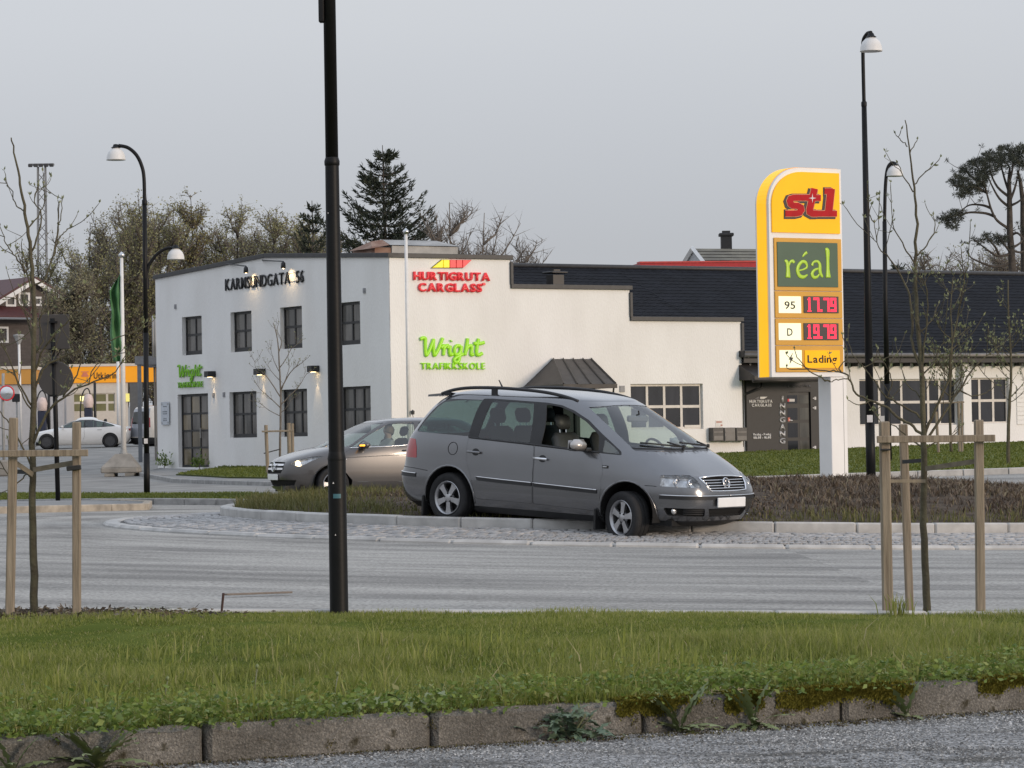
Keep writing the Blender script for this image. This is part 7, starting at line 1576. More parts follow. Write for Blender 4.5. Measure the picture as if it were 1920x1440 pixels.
def young_tree(name, label, Y, trunk, limbs, r0, r1, parts_scale, twig_len=(.18, .45), budL=.034, group=None, dens_=1.0, depth=.35, mat=None):
    """trunk and limbs follow their pixel outlines, limbs fan out in depth; twigs and leaf buds grow from them"""
    mat = mat or m_bark
    base = atY(*trunk[0], Y); t = thing(name, base, label, 'tree', group)
    tp = jitter_path([atY(*q, Y) for q in trunk], 4, .006); n = len(tp); rr_ = [lerp(r0, r1, i/(n-1))*(1.25 if i == 0 else 1) for i in range(n)]
    MB().tube(tp, rr_, 9).build('trunk', mat, t, smooth=True, world=True)
    mbt = MB(); bp, bd = [], []
    for li, L in enumerate(limbs):
        sg = rnd.choice((-1, 1))*rnd.uniform(.35, 1); m = len(L); pts = []
        for i, q in enumerate(L): pts.append(atY(q[0], q[1], Y+sg*depth*(i/(m-1))**1.2*math.hypot(L[-1][0]-L[0][0], L[-1][1]-L[0][1])/6000*Y))
        P = jitter_path(pts, 4, .007); ln = sum((b-a).length for a, b in zip(P, P[1:])); ra = max(.004, min(r0*.42, .0075*ln+.003))*parts_scale
        mb = MB(); mb.tube(P, [lerp(ra, .0024*parts_scale, i/(len(P)-1)) for i in range(len(P))], 6); mb.build('branch', mat, t, smooth=True, world=True)
        bp.append(P[-1]); bd.append((P[-1]-P[-2]).normalized()+Vector((0, 0, .6)))
        k = int(ln/.13*dens_*(.35 if min(q[0] for q in L) < 1600 and L[0][0] > 1500 else 1))
        for j in range(k):
            i = rnd.randint(len(P)//4, len(P)-1); d = (P[i]-P[max(0, i-1)]).normalized() if i else Vector((0, 0, 1)); r_ = Vector((rnd.gauss(0, 1), rnd.gauss(0, 1), rnd.gauss(.35, .6))); d2 = (d*.6+r_*.6).normalized(); l = rnd.uniform(*twig_len)*parts_scale
            q = [P[i], P[i]+d2*l*.5+Vector((0, 0, l*.04)), P[i]+d2*l*.85+Vector((0, 0, l*.2))]; mbt.tube(jitter_path(q, 3, .004), [.0026*parts_scale]*6+[.0016*parts_scale], 4)
            bp.append(q[-1]); bd.append(Vector((d2.x*.4, d2.y*.4, 1)))
            if rnd.random() < .55:
                e2 = q[1]+Vector((rnd.gauss(0, .5), rnd.gauss(0, .5), rnd.uniform(.2, .9)))*l*.4; mbt.tube([q[1], e2], [.0020*parts_scale, .0013*parts_scale], 4); bp.append(e2); bd.append(Vector((0, 0, 1)))
            if rnd.random() < .6: bp.append(q[1]); bd.append(r_)
    tag(mbt.build('twigs', mat, t, world=True), kind='stuff'); bud_mesh(t, [tuple(p) for p in bp], [tuple(d) for d in bd], budL, budL*.42, m_bud, per=3); return t
LT = [(66, 1170), (63, 1050), (61, 960), (60, 880), (62, 780), (63, 690), (63, 600), (61, 520), (56, 455), (47, 400), (38, 345), (28, 295), (21, 258)]
LL = [[(62, 560), (50, 512), (34, 488), (18, 468), (10, 450), (0, 425)], [(63, 535), (84, 522), (99, 482), (110, 450), (120, 436), (132, 426)], [(98, 485), (108, 440), (112, 412), (117, 374)], [(62, 705), (85, 650), (112, 615), (150, 585), (183, 549)], [(61, 835), (88, 775), (118, 744), (165, 720), (210, 702), (229, 680)], [(62, 745), (80, 692), (106, 675), (166, 650), (220, 632), (252, 620)], [(60, 775), (40, 735), (24, 700), (0, 690)], [(59, 760), (34, 715), (12, 660), (-8, 630)], [(61, 880), (45, 845), (24, 800), (2, 775), (-14, 745)], [(62, 640), (52, 600), (44, 560), (46, 520)], [(60, 470), (72, 440), (77, 400), (64, 380), (70, 350)], [(46, 398), (30, 385), (22, 360), (10, 340)], [(52, 430), (70, 408), (82, 385), (86, 372)], [(62, 670), (80, 640), (74, 600), (90, 570), (86, 545)], [(61, 600), (40, 575), (26, 560), (10, 562)], [(118, 744), (140, 712), (152, 676), (148, 655)], [(166, 720), (176, 690), (196, 672)], [(61, 905), (52, 890), (30, 905), (8, 880), (-10, 850)]]
young_tree('young_tree', 'young budding tree tied between stakes at the left edge of the verge', 20.2, LT, LL, .027, .004, 1.0, twig_len=(.10, .38), dens_=.95, group='staked young trees')
RT = [(1737, 1155), (1735, 1060), (1731, 960), (1733, 870), (1731, 790), (1728, 700), (1722, 620), (1718, 560), (1716, 490), (1718, 420), (1714, 350), (1706, 290), (1697, 225)]
RL = [[(1731, 815), (1705, 796), (1681, 779), (1661, 763), (1632, 751), (1606, 738), (1592, 710), (1577, 697), (1557, 696), (1517, 693), (1480, 693), (1475, 689)], [(1577, 697), (1574, 687), (1588, 670), (1586, 650), (1580, 628)], [(1557, 715), (1536, 707), (1511, 690), (1496, 669), (1490, 655)], [(1592, 710), (1572, 712), (1556, 715), (1540, 708)], [(1731, 785), (1700, 765), (1664, 745), (1640, 715), (1620, 690), (1600, 668), (1590, 640)], [(1728, 692), (1709, 643), (1710, 604), (1705, 553), (1689, 518), (1669, 486), (1648, 464), (1639, 418)], [(1729, 690), (1734, 650), (1740, 572), (1736, 537), (1719, 497)], [(1733, 830), (1760, 790), (1800, 730), (1825, 690), (1850, 668), (1876, 648)], [(1735, 812), (1753, 770), (1778, 710), (1782, 665), (1798, 580), (1808, 521), (1815, 500)], [(1718, 480), (1737, 460), (1752, 430), (1750, 405)], [(1715, 495), (1696, 464), (1677, 430), (1674, 415)], [(1701, 275), (1690, 262), (1679, 252)], [(1705, 287), (1713, 274), (1720, 262)], [(1716, 345), (1732, 325), (1746, 311)], [(1712, 360), (1694, 330), (1683, 306)], [(1730, 850), (1750, 832), (1790, 815), (1800, 800)], [(1733, 842), (1700, 818), (1680, 800), (1650, 790), (1640, 770)], [(1664, 745), (1672, 715), (1665, 690), (1680, 668)], [(1632, 751), (1610, 760), (1590, 750)], [(1620, 690), (1640, 676), (1646, 655)], [(1728, 705), (1752, 680), (1762, 650), (1790, 628)], [(1732, 770), (1722, 740), (1700, 720), (1690, 690)], [(1722, 625), (1748, 600), (1760, 570)], [(1800, 730), (1822, 742), (1850, 735), (1868, 722)], [(1640, 418), (1630, 400), (1634, 385)]]
young_tree('young_tree', 'young budding tree tied between three stakes in the verge at right', 21.3, RT, RL, .027, .0035, 1.0, twig_len=(.10, .36), dens_=1.0, group='staked young trees')
def post_px(parent, x0, y0, x1, y1, Y, w, name='stake', mat=None, round_=False):
    a, b = atY(x0, y0, Y), atY(x1, y1, Y); a = a-Vector((0, 0, .12)); d = (b-a); ez = d.normalized(); ex = Vector((1, 0, 0)); ex = (ex-ez*ex.dot(ez)).normalized(); ey = ez.cross(ex)
    mb = MB()
    if round_: mb.tube([a, b], w/2, 12)
    else:
        mb.cham((a+b)/2, (w, w*.95, d.length), w*.12, (ex, ey, ez))
        mb.v = [(x+rnd.gauss(0, .0012), y+rnd.gauss(0, .0012), z) for x, y, z in mb.v]
    return mb.build(name, mat or m_timber, parent, world=True)
def bar_px(parent, x0, y0, x1, y1, Y, h, t, name, mat, Y1=None):
    a, b = atY(x0, y0, Y), atY(x1, y1, Y1 or Y); ex = (b-a).normalized(); ez = Vector((0, 0, 1)); ez = (ez-ex*ez.dot(ex)).normalized(); MB().cham((a+b)/2, ((b-a).length, t, h), min(h, t)*.15, (ex, ez.cross(ex), ez)).build(name, mat, parent, world=True)
def frame_thing(Y, x, y, label): return thing('tree_stake_frame', atY(x, y, Y), label, 'tree stakes', 'timber tree stakes')
f = frame_thing(20.0, 80, 1168, 'timber stakes and crossbar round the left young tree in the verge')
post_px(f, 17, 1170, 25.5, 783, 20.0, .055); post_px(f, 143.5, 1170, 143.5, 791, 20.0, .052); post_px(f, -70, 1150, -64, 785, 20.9, .055)
bar_px(f, -30, 851, 165, 849, 19.96-.04, .042, .022, 'crossbar', m_timber)
bar_px(f, 142, 867, 62, 881, 20.0, .032, .004, 'strap', m_strap, 20.15); bar_px(f, 18, 860, 62, 890, 20.0, .032, .004, 'strap', m_strap, 20.15); bar_px(f, 62, 885, 15, 884, 20.25, .028, .005, 'strap', m_strapd, 20.5); bar_px(f, 125, 879, 152, 876, 19.96, .03, .03, 'strap_buckle', m_strapd)
f = frame_thing(21.0, 1740, 1155, 'three timber stakes and crossbar round the right young tree in the verge')
post_px(f, 1665, 1160, 1658, 790, 21.0, .066); post_px(f, 1706.5, 1153, 1693, 795, 21.7, .054); post_px(f, 1838.5, 1155, 1835, 787, 21.0, .060)
bar_px(f, 1644, 824, 1866, 821.5, 20.93, .046, .022, 'crossbar', m_timber)
bar_px(f, 1660, 902, 1735, 902, 20.99, .022, .006, 'strap', m_strap, 21.25); bar_px(f, 1692, 866, 1733, 863, 21.66, .026, .006, 'strap', m_strapd, 21.4); bar_px(f, 1735, 879, 1842, 863, 21.25, .032, .004, 'strap', m_strap, 21.0); bar_px(f, 1651, 843, 1668, 843, 20.96, .012, .07, 'strap_buckle', m_strapd)
# staked tree before the left facade and the two on the wing lawn
MT = [(525, 872), (525, 830), (526, 790), (526, 730), (524, 690), (522, 650), (518, 625), (512, 605)]
ML = [[(526, 780), (505, 770), (490, 758), (480, 752)], [(526, 765), (505, 745), (488, 730), (478, 715)], [(526, 745), (510, 720), (495, 700), (480, 690), (478, 678)], [(526, 730), (540, 705), (552, 690), (566, 680), (580, 668)], [(526, 760), (545, 740), (560, 725), (572, 705), (582, 695)], [(525, 700), (515, 680), (510, 665), (508, 655)], [(524, 690), (538, 670), (546, 655), (558, 645)], [(523, 660), (528, 640), (520, 620), (523, 605)], [(526, 715), (512, 700), (498, 680)], [(526, 735), (534, 715), (542, 690), (540, 672)], [(526, 775), (540, 760), (548, 745)]]
young_tree('young_tree', 'small bare young tree with stakes in front of the shaded wall', 90, MT, ML, .036, .010, 1.5, twig_len=(.12, .28), budL=.05, group='staked young trees', dens_=.9, mat=m_twig)
f = frame_thing(89.6, 525, 872, 'low timber stakes round the bare young tree before the shaded wall')
post_px(f, 502, 878, 498.5, 797, 89.6, .10, round_=True); post_px(f, 543, 866, 541, 793, 90.5, .11, round_=True); post_px(f, 549, 858, 548, 794, 91.2, .09, round_=True); bar_px(f, 491, 809, 551, 807.5, 89.5, .05, .06, 'crossbar', m_timber); bar_px(f, 495, 850, 526, 842, 89.6, .03, .02, 'strap', m_strapd, 90)
def random_tree(name, label, Y, x, yb, yt, spread, nl, r0, group, budL, dens_=1.2, scale=2.0, mat=None, y_first=.72, up=.9, bud=True):
    tr = [(x+rnd.uniform(-3, 3)*(i > 0), lerp(yb, yt, i/6)) for i in range(7)]; L = []
    for k in range(nl):
        t = rnd.uniform(1-y_first, .93); px_, py_ = x, lerp(yb, yt, t); dx = rnd.choice((-1, 1))*rnd.uniform(.35, 1)*spread*(1.1-t*.6); dy = -(abs(dx)*up+rnd.uniform(5, 20)); L.append([(px_, py_), (px_+dx*.45, py_+dy*.3), (px_+dx*.85, py_+dy*.7), (px_+dx, py_+dy)])
    return young_tree(name, label, Y, tr, L, r0, r0*.3, scale, twig_len=(.12, .35), budL=budL, group=group, dens_=dens_, mat=mat)
random_tree('young_tree', 'young tree with pale leaf buds and two stakes on the wing lawn', 92, 1784, 850, 520, 42, 15, .045, 'young trees on the lawn', .11, 1.5, 2.2)
f = frame_thing(91.5, 1784, 850, 'three slim round stakes on the lawn round the tree with pale buds')
post_px(f, 1760, 847, 1755, 772, 91.5, .085, round_=True); post_px(f, 1799, 850, 1797, 752, 92.4, .085, round_=True); post_px(f, 1804, 853, 1803.5, 752, 91.6, .075, round_=True); bar_px(f, 1752, 756, 1808, 754, 91.4, .04, .05, 'crossbar', m_timber)
random_tree('young_tree', 'thin young tree standing alone at the right edge of the wing lawn', 74, 1893, 908, 525, 44, 15, .05, 'young trees on the lawn', .085, 1.2, 1.6, y_first=.62)

# ---- trees beyond the buildings
m_leaf_a = blade_mat('spring_leaf_olive', [(0, (.20, .195, .085)), (.5, (.28, .27, .13)), (1, (.37, .355, .20))], rough=.8); m_leaf_b = blade_mat('spring_leaf_grey', [(0, (.19, .175, .10)), (.5, (.26, .245, .15)), (1, (.34, .32, .215))], rough=.8); m_leaf_y = blade_mat('larch_green', [(0, (.15, .135, .05)), (.5, (.21, .19, .075)), (1, (.28, .25, .12))], rough=.8)
m_needle = blade_mat('spruce_needle', [(0, (.016, .024, .016)), (.5, (.030, .040, .026)), (1, (.055, .064, .038))], rough=.7, trans=.1); m_needle2 = blade_mat('pine_needle', [(0, (.022, .027, .018)), (.5, (.042, .048, .033)), (1, (.075, .078, .052))], rough=.7, trans=.1)
def ribbons(segs, wid):
    """thin crossed ribbons for distant twigs: segs (n,2,3)"""
    S = np.asarray(segs, float); n = len(S); D = S[:, 1]-S[:, 0]; r = RNG.normal(size=(n, 3)); U = np.cross(D, r); U /= np.linalg.norm(U, axis=1)[:, None]+1e-9; w = np.broadcast_to(wid, n)[:, None]
    W2 = np.cross(D/np.linalg.norm(D, axis=1)[:, None], U)
    V = np.stack([S[:, 0]-U*w, S[:, 0]+U*w, S[:, 0]+W2*w, S[:, 1]], 1).reshape(-1, 3); b = np.arange(n)[:, None]*4
    F = np.concatenate([b+[0, 1, 3], b+[1, 2, 3], b+[2, 0, 3]]); return V, F
def bushy(name, label, x, ytop, Y, wpx, mat_leaf, nlimb=9, ntw=900, nleaf=2600, leaf=.16, group='spring trees behind the buildings', bare=.0, ybase=None, stems=2, zlow=.12, twig=.028):
    b = atY(x, 700, Y); b.z = gz(b.x, Y)-.3; H = atY(x, ytop, Y).z-b.z; W = wpx/6000*Y; t = thing(name, b, label, 'tree', group)
    mb = MB(); ends = []
    for s_ in range(stems):
        ox = rnd.gauss(0, .25*stems) if stems > 1 else 0; p = [Vector((ox*.3, rnd.gauss(0, .3), 0))]; lean = Vector((rnd.gauss(ox*.12, .03), rnd.gauss(0, .04), 1)); hh = H*rnd.uniform(.8, .97) if s_ else H*.97
        for i in range(1, 8): p.append(p[0]+Vector((lean.x*hh*i/7+rnd.gauss(0, .12), lean.y*hh*i/7+rnd.gauss(0, .12), hh*i/7)))
        mb.tube(p, [lerp(.012*H+.03, .02, i/7) for i in range(8)], 6); ends.append((p, 1))
        for k in range(nlimb):
            i = rnd.randint(1, 6); a = rnd.uniform(0, 6.283); t_ = i/7; l = W*.5*rnd.uniform(.55, 1.05)*math.sin(math.pi*min(max(t_*.9+.12, 0), 1))**.6; st_ = p[i]
            q = [st_]
            for j in range(1, 5): f_ = j/4; q.append(st_+Vector((math.cos(a)*l*f_**.8, math.sin(a)*l*f_**.8*.8, l*(.9*f_+.35*f_*f_)))+Vector((rnd.gauss(0, .08), rnd.gauss(0, .08), rnd.gauss(0, .08))))
            for u in q:
                if u.z > H*1.02: u.z = H*1.02-rnd.uniform(0, .4)
            mb.tube(q, [lerp(.005*H+.015, .014, j/4) for j in range(5)], 5); ends.append((q, .8))
    mb.build('trunk', m_twig if bare else m_barkd, t, smooth=True)
    seg = []; tips = []
    for _ in range(ntw):
        q, wgt = rnd.choice(ends); i = rnd.randint(max(1, len(q)//2-1), len(q)-1); f_ = rnd.random(); s0 = q[i-1].lerp(q[i], f_); d = Vector((rnd.gauss(0, .55), rnd.gauss(0, .5), rnd.gauss(.75, .4))).normalized(); l = rnd.uniform(.5, 1.5)*(W/6)**.5; s1 = s0+d*l; s1.z = min(s1.z, H+rnd.uniform(-.6, .25))
        seg.append((tuple(s0), tuple(s1))); tips.append((s0, s1))
        if rnd.random() < .7: m_ = s0.lerp(s1, .5); e_ = m_+Vector((rnd.gauss(0, .5), rnd.gauss(0, .5), rnd.gauss(.4, .3)))*l*.6; seg.append((tuple(m_), tuple(e_))); tips.append((m_, e_))
    V, F = ribbons(seg, twig); tag(np_mesh('twigs', V, F, m_twig, t), kind='stuff')
    if nleaf:
        P, D = [], []
        for _ in range(nleaf): a, c = rnd.choice(tips); f_ = rnd.uniform(.3, 1.05); p = a.lerp(c, f_); P.append((p.x+rnd.gauss(0, .12), p.y+rnd.gauss(0, .12), p.z+rnd.gauss(0, .12))); D.append((rnd.gauss(0, 1), rnd.gauss(0, 1), rnd.gauss(.3, .8)))
        V, F = leafbits(P, D, RNG.uniform(.6, 1.3, nleaf)*leaf, RNG.uniform(.45, .8, nleaf)*leaf); tag(np_mesh('crown', V, F, mat_leaf, t, attrs={'rnd': np.repeat(np.clip(RNG.normal(.5, .25, nleaf), 0, 1), 4)}), kind='stuff')
    return t
BT = [(128, 470, 225, 150, 'a', 'pale budding tree at the left end of the thicket, beside the floodlight mast'), (172, 425, 232, 150, 'b', 'greyish budding tree in the thicket above the round road sign'), (212, 405, 220, 150, 'a', 'olive budding tree in the thicket left of the two headed lamp post'), (255, 392, 236, 150, 'b', 'grey olive budding tree in the thicket behind the two headed lamp post'), (300, 378, 222, 140, 'a', 'tall olive budding tree in the thicket just right of the two headed lamp post'), (345, 392, 234, 130, 'b', 'greyish budding tree left of the larch over the white building'), (405, 392, 226, 150, 'a', 'rounded olive budding tree right of the larch over the address letters'), (450, 400, 236, 150, 'b', 'grey budding tree over the arm lights of the address sign'), (505, 408, 224, 140, 'a', 'light olive budding tree above the level part of the parapet'), (552, 418, 234, 140, 'b', 'sparse greyish budding tree left of the small dark pine'), (600, 440, 222, 130, 'a', 'low olive budding tree just left of the foreground lamp post'), (655, 452, 230, 120, 'b', 'low budding tree at the foot of the big spruce'), (118, 512, 190, 110, 'b', 'low dark thicket tree beside the brown house')]
for x, yt, Y, w, k, lab in BT: bushy('spring_tree', lab, x, yt-22, Y, w*1.12, m_leaf_a if k == 'a' else m_leaf_b, ntw=1800, nleaf=8500, stems=4, leaf=.165)
bushy('larch_tree', 'slim yellowish conifer rising highest in the olive thicket', 365, 352, 224, 110, m_leaf_y, nlimb=22, ntw=1500, nleaf=6000, leaf=.17, stems=1)
for x, yt, Y, w, lab in ((888, 366, 175, 190, 'bare grey tree rising behind the top of the sunlit wall'), (845, 386, 180, 110, 'smaller bare tree between the spruce and the taller bare tree'), (935, 430, 172, 160, 'low bare spreading tree right of the tall bare tree'), (990, 470, 178, 120, 'faint low bare shrub tree behind the first parapet step')): bushy('bare_tree', lab, x, yt, Y, w, m_leaf_b, nlimb=24, ntw=1300, nleaf=0, stems=2, bare=1, group='bare trees behind the buildings', twig=.020)
for x, yt, Y, w, lab in ((1770, 470, 190, 170, 'pale brush tree behind the workshop roof, left of the pine'), (1835, 466, 196, 180, 'pale brush tree behind the workshop roof at the foot of the pine'), (1905, 474, 188, 170, 'pale brush tree behind the roof at the right edge')): bushy('brush_tree', lab, x, yt, Y, w, m_leaf_b, nlimb=10, ntw=1900, nleaf=2200, leaf=.13, stems=5, group='brush trees behind the workshop roof')
def spruce(name, label, x, ytop, Y, wpx, nwh=26, dens_=1.0, base=None, up=.5):
    b = atY(x, 700, Y); b.z = gz(b.x, Y)-.3; H = atY(x, ytop, Y).z-b.z; R = wpx/6000*Y/2; t = thing(name, b, label, 'tree', 'dark conifers'); mb = MB(); mb.tube([(0, 0, 0), (.1, 0, H*.5), (0, 0, H)], [.22, .13, .02], 8); mb.build('trunk', m_barkd, t, smooth=True)
    mb = MB(); P, D, L = [], [], []
    for w in range(nwh):
        f = (w+rnd.uniform(-.3, .3))/nwh; z = H*(.22+.77*f); r = R*(1-f)**.80*rnd.uniform(.85, 1.12)
        for k in range(rnd.randint(5, 8)):
            a = rnd.uniform(0, 6.283); rl = r*rnd.uniform(.6, 1.1)+.15; q = []
            for j in range(6): g = j/5; q.append(Vector((math.cos(a)*rl*g, math.sin(a)*rl*g, z+rl*(-.10*g+up*g*g*1.15-.02))))
            mb.tube(q, [lerp(.045, .01, j/5) for j in range(6)], 4)
            nn = int(34*rl*dens_)+7
            for _ in range(nn):
                g = rnd.uniform(.08, 1.0); j = min(int(g*5), 4); p = q[j].lerp(q[j+1], g*5-j); side = Vector((-math.sin(a), math.cos(a), 0))*rnd.gauss(0, .16*rl*(1.08-g)+.05); p = p+side+Vector((0, 0, rnd.gauss(-.05, .06))); d = (q[min(j+1, 5)]-q[j]).normalized()+side*1.5+Vector((rnd.gauss(0, .4), rnd.gauss(0, .4), rnd.gauss(.0, .4))); P.append(tuple(p)); D.append(tuple(d)); L.append(rnd.uniform(.18, .40))
    mb.build('branches', m_barkd, t); n = len(P); V, F = leafbits(P, D, np.array(L), np.array(L)*.26); tag(np_mesh('needles', V, F, m_needle, t, attrs={'rnd': np.repeat(RNG.uniform(0, 1, n), 4)}), kind='stuff'); return t
spruce('spruce_tree', 'tall dark spruce behind the white building, right of the foreground lamp post', 724, 272, 185, 400, nwh=32, dens_=1.25)
spruce('conifer_tree', 'small dark pine peeping left of the foreground lamp post', 590, 376, 196, 190, nwh=18, up=.8); spruce('conifer_tree', 'small dark conifer tip above the workshop ridge, right of the tallest lamp post', 1688, 486, 200, 150, nwh=16)
def pine():
    Y = 150; b = atY(1900, 560, Y); b.z = gz(b.x, Y); t = thing('pine_tree', b, 'tall pine with a flat dark crown at the right edge behind the roof', 'tree', 'dark conifers'); C = lambda x, y: (1740+x/5.54, 260+y/5.54)
    tr = [C(885, 2200), C(880, 1400), C(870, 1200), C(852, 1000), C(850, 800), C(846, 600), C(842, 430), C(850, 300)]; P = [atY(*q, Y) for q in tr]; mb = MB(); mb.tube(P, [.22, .19, .17, .16, .14, .12, .09, .05], 9); mb.build('trunk', m_barkd, t, smooth=True, world=True)
    tr2 = [(1000, 2200), (1000, 1300), (990, 900), (985, 650), (960, 450), (930, 330)]; mb = MB(); mb.tube([atY(*C(*q), Y+1.5) for q in tr2], [.2, .17, .15, .12, .09, .05], 8); mb.build('trunk', m_barkd, t, smooth=True, world=True)
    LM = [[(842, 935), (720, 850), (660, 740), (620, 600), (580, 450), (520, 300), (470, 250)], [(700, 812), (600, 775), (450, 765), (370, 780), (290, 800), (200, 820)], [(836, 705), (740, 620), (660, 480), (600, 330)], [(836, 600), (720, 500), (650, 350), (640, 220)], [(852, 645), (900, 520), (930, 400), (960, 250)], [(872, 1190), (740, 1220), (640, 1170), (520, 1080), (470, 1050)], [(876, 1290), (700, 1330), (560, 1290), (440, 1230), (400, 1160)], [(880, 1130), (960, 1080), (1010, 1000)], [(860, 1010), (930, 980), (1000, 1060), (1040, 1150)], [(868, 1160), (960, 1180), (1060, 1130)], [(846, 560), (800, 430), (760, 280), (740, 150)], [(650, 720), (560, 690), (430, 690), (330, 760)], [(610, 560), (480, 500), (360, 500), (250, 480)], [(590, 470), (470, 410), (380, 330), (330, 340)], [(850, 700), (960, 640), (1060, 500)], [(740, 1220), (700, 1130), (640, 1060), (600, 1010)], [(870, 1200), (810, 1120), (760, 1060), (720, 1000)], [(985, 700), (1060, 560), (1100, 400)], [(845, 450), (880, 300), (880, 120)]]
    cl = []
    mb = MB()
    for L in LM:
        sg = rnd.choice((-1, 1))*rnd.uniform(.2, 1.6); q = [atY(*C(*p), Y+sg*i/(len(L)-1)) for i, p in enumerate(L)]; q = catmull(q, 4); mb.tube(q, [lerp(.075, .02, i/(len(q)-1)) for i in range(len(q))], 5)
        for i in range(len(q)//2, len(q)):
            if rnd.random() < .5:
                e = q[i]+Vector((rnd.gauss(0, .45), rnd.gauss(0, .5), rnd.gauss(.15, .35))); mb.tube([q[i], q[i].lerp(e, .5)+Vector((0, 0, -.04)), e], [.018, .014, .01], 4); cl.append(e)
        cl.append(q[-1])
    dome_poly = np.array([(215, 470), (300, 350), (420, 245), (520, 200), (640, 130), (760, 95), (870, 65), (1000, 55), (1200, 60), (1200, 330), (1000, 330), (860, 300), (760, 330), (640, 380), (560, 560), (440, 590), (300, 520)]); pts = RNG.uniform((200, 50), (1200, 600), (5200, 2)); pts = pts[inpoly(pts, dome_poly)][:500]
    for x, y in pts: cl.append(atY(*C(x, y), Y+RNG.normal(0, 1.3)))
    for poly, k in ((np.array([(115, 790), (180, 770), (330, 740), (420, 760), (330, 860), (330, 930), (260, 960), (150, 880)]), 60), (np.array([(460, 1050), (600, 990), (720, 1000), (830, 1020), (800, 1110), (620, 1080), (480, 1090)]), 44), (np.array([(220, 560), (330, 560), (450, 570), (480, 610), (300, 610)]), 12)):
        q = RNG.uniform(poly.min(0), poly.max(0), (3000, 2)); q = q[inpoly(q, poly)][:k]
        for x, y in q: cl.append(atY(*C(x, y), Y+RNG.normal(0, .6)))
    mb.build('branches', m_barkd, t, world=True); P, D = [], []
    for c in cl:
        for _ in range(26): d = Vector((rnd.gauss(0, 1), rnd.gauss(0, 1), rnd.gauss(.35, .9))).normalized(); P.append(tuple(c+d*rnd.uniform(0, .06))); D.append(tuple(d))
    n = len(P); V, F = leafbits(P, D, RNG.uniform(.13, .22, n), RNG.uniform(.022, .035, n)); tag(np_mesh('needle_tufts', V, F, m_needle2, t, world=True, attrs={'rnd': np.repeat(RNG.uniform(0, 1, n), 4)}), kind='stuff')
pine()
# ================================================================== GRASS, SHRUBS, WEEDS, MOSS
def blades(name, P, h, w, lean, mat, parent=None, kind='stuff', rndv=None, curl=.5):
    n = len(P); P = np.asarray(P, float); az = RNG.uniform(0, 2*np.pi, n); fa = az+RNG.uniform(-.9, .9, n)+np.pi/2
    dirv = np.stack([np.cos(az), np.sin(az), np.zeros(n)], 1)*(lean*h)[:, None]; side = np.stack([np.cos(fa), np.sin(fa), np.zeros(n)], 1)*(w/2)[:, None]; up = np.zeros((n, 3)); up[:, 2] = h
    m1 = P+dirv*.22+up*.52; tip = P+dirv+up*(1-curl*lean[:, None]*.5)
    V = np.stack([P-side, P+side, m1-side*.85, m1+side*.85, tip], 1).reshape(-1, 3); b = (np.arange(n)*5)[:, None]
    F = np.concatenate([b+[0, 1, 2], b+[1, 3, 2], b+[2, 3, 4]]); r = RNG.uniform(0, 1, n) if rndv is None else rndv
    o = np_mesh(name, V, F, mat, parent, smooth=False, attrs={'rnd': np.repeat(r, 5)}); 
    if kind: tag(o, kind=kind)
    return o
m_grass = blade_mat('verge_grass', [(0, (.085, .115, .018)), (.3, (.19, .225, .042)), (.65, (.30, .325, .082)), (.9, (.36, .34, .13)), (1, (.50, .43, .25))], rough=.45, trans=.5)
m_herb = blade_mat('herb_leaf', [(0, (.075, .13, .022)), (.5, (.17, .24, .05)), (.85, (.26, .32, .085)), (1, (.30, .28, .10))], rough=.45, trans=.35)
def vnoise(x, y, s, seed=0):
    r = np.random.default_rng(seed); g = r.uniform(0, 1, (64, 64)); X, Y_ = (x/s) % 63, (y/s) % 63; i, j = X.astype(int), Y_.astype(int); u, v = X-i, Y_-j; u = u*u*(3-2*u); v = v*v*(3-2*v)
    return (g[i, j]*(1-u)+g[i+1, j]*u)*(1-v)+(g[i, j+1]*(1-u)+g[i+1, j+1]*u)*v
def verge_pts(n, a0=.02, margin=.03):
    x = RNG.uniform(-6.4, 6.4, n); y = RNG.uniform(12.2, 21.6, n); P = np.stack([x, y], 1)
    a = (P-np.array(K0))@np.array(KN); b = -(P-np.array(F0))@np.array(FN); k = (a > a0) & (b > margin) & (np.abs(x) < y*.172+1.7); P, a, b = P[k], a[k], b[k]
    z = np.array([verge_z(*p) for p in P]); return P, a, b, z
P, a, b, z = verge_pts(760000)
bare = np.exp(-(((P[:, 0]+3.05)/.75)**2+((P[:, 1]-20.3)/.75)**2)*1.6)   # mulched patch round the left tree
k = RNG.uniform(0, 1, len(P)) > bare*1.15; P, a, b, z = P[k], a[k], b[k], z[k]
nz = vnoise(P[:, 0]+20, P[:, 1], .55, 1); nz2 = vnoise(P[:, 0]+20, P[:, 1], 1.7, 2)
far = np.clip((a-.6)/4.5, 0, 1); h = (.022+.085*nz**1.4+.045*nz2)*RNG.uniform(.5, 1.35, len(P))*(1.15-.72*far)
tall = (RNG.uniform(0, 1, len(P)) < .014*(a < 3.2)); h[tall] *= RNG.uniform(1.4, 2.3, tall.sum())
w = RNG.uniform(.0022, .0062, len(P)); w[tall] *= 1.5; lean = RNG.uniform(.1, .8, len(P))
r_ = np.clip(RNG.beta(1.3, 1.5, len(P))*.85+.32*(nz-.5)+.22*(nz2-.4), 0, .9); dead = RNG.uniform(0, 1, len(P)) < .05; r_[dead] = RNG.uniform(.9, 1, dead.sum())
blades('verge_grass', np.c_[P, z-.01], h, w, lean, m_grass, rndv=r_)
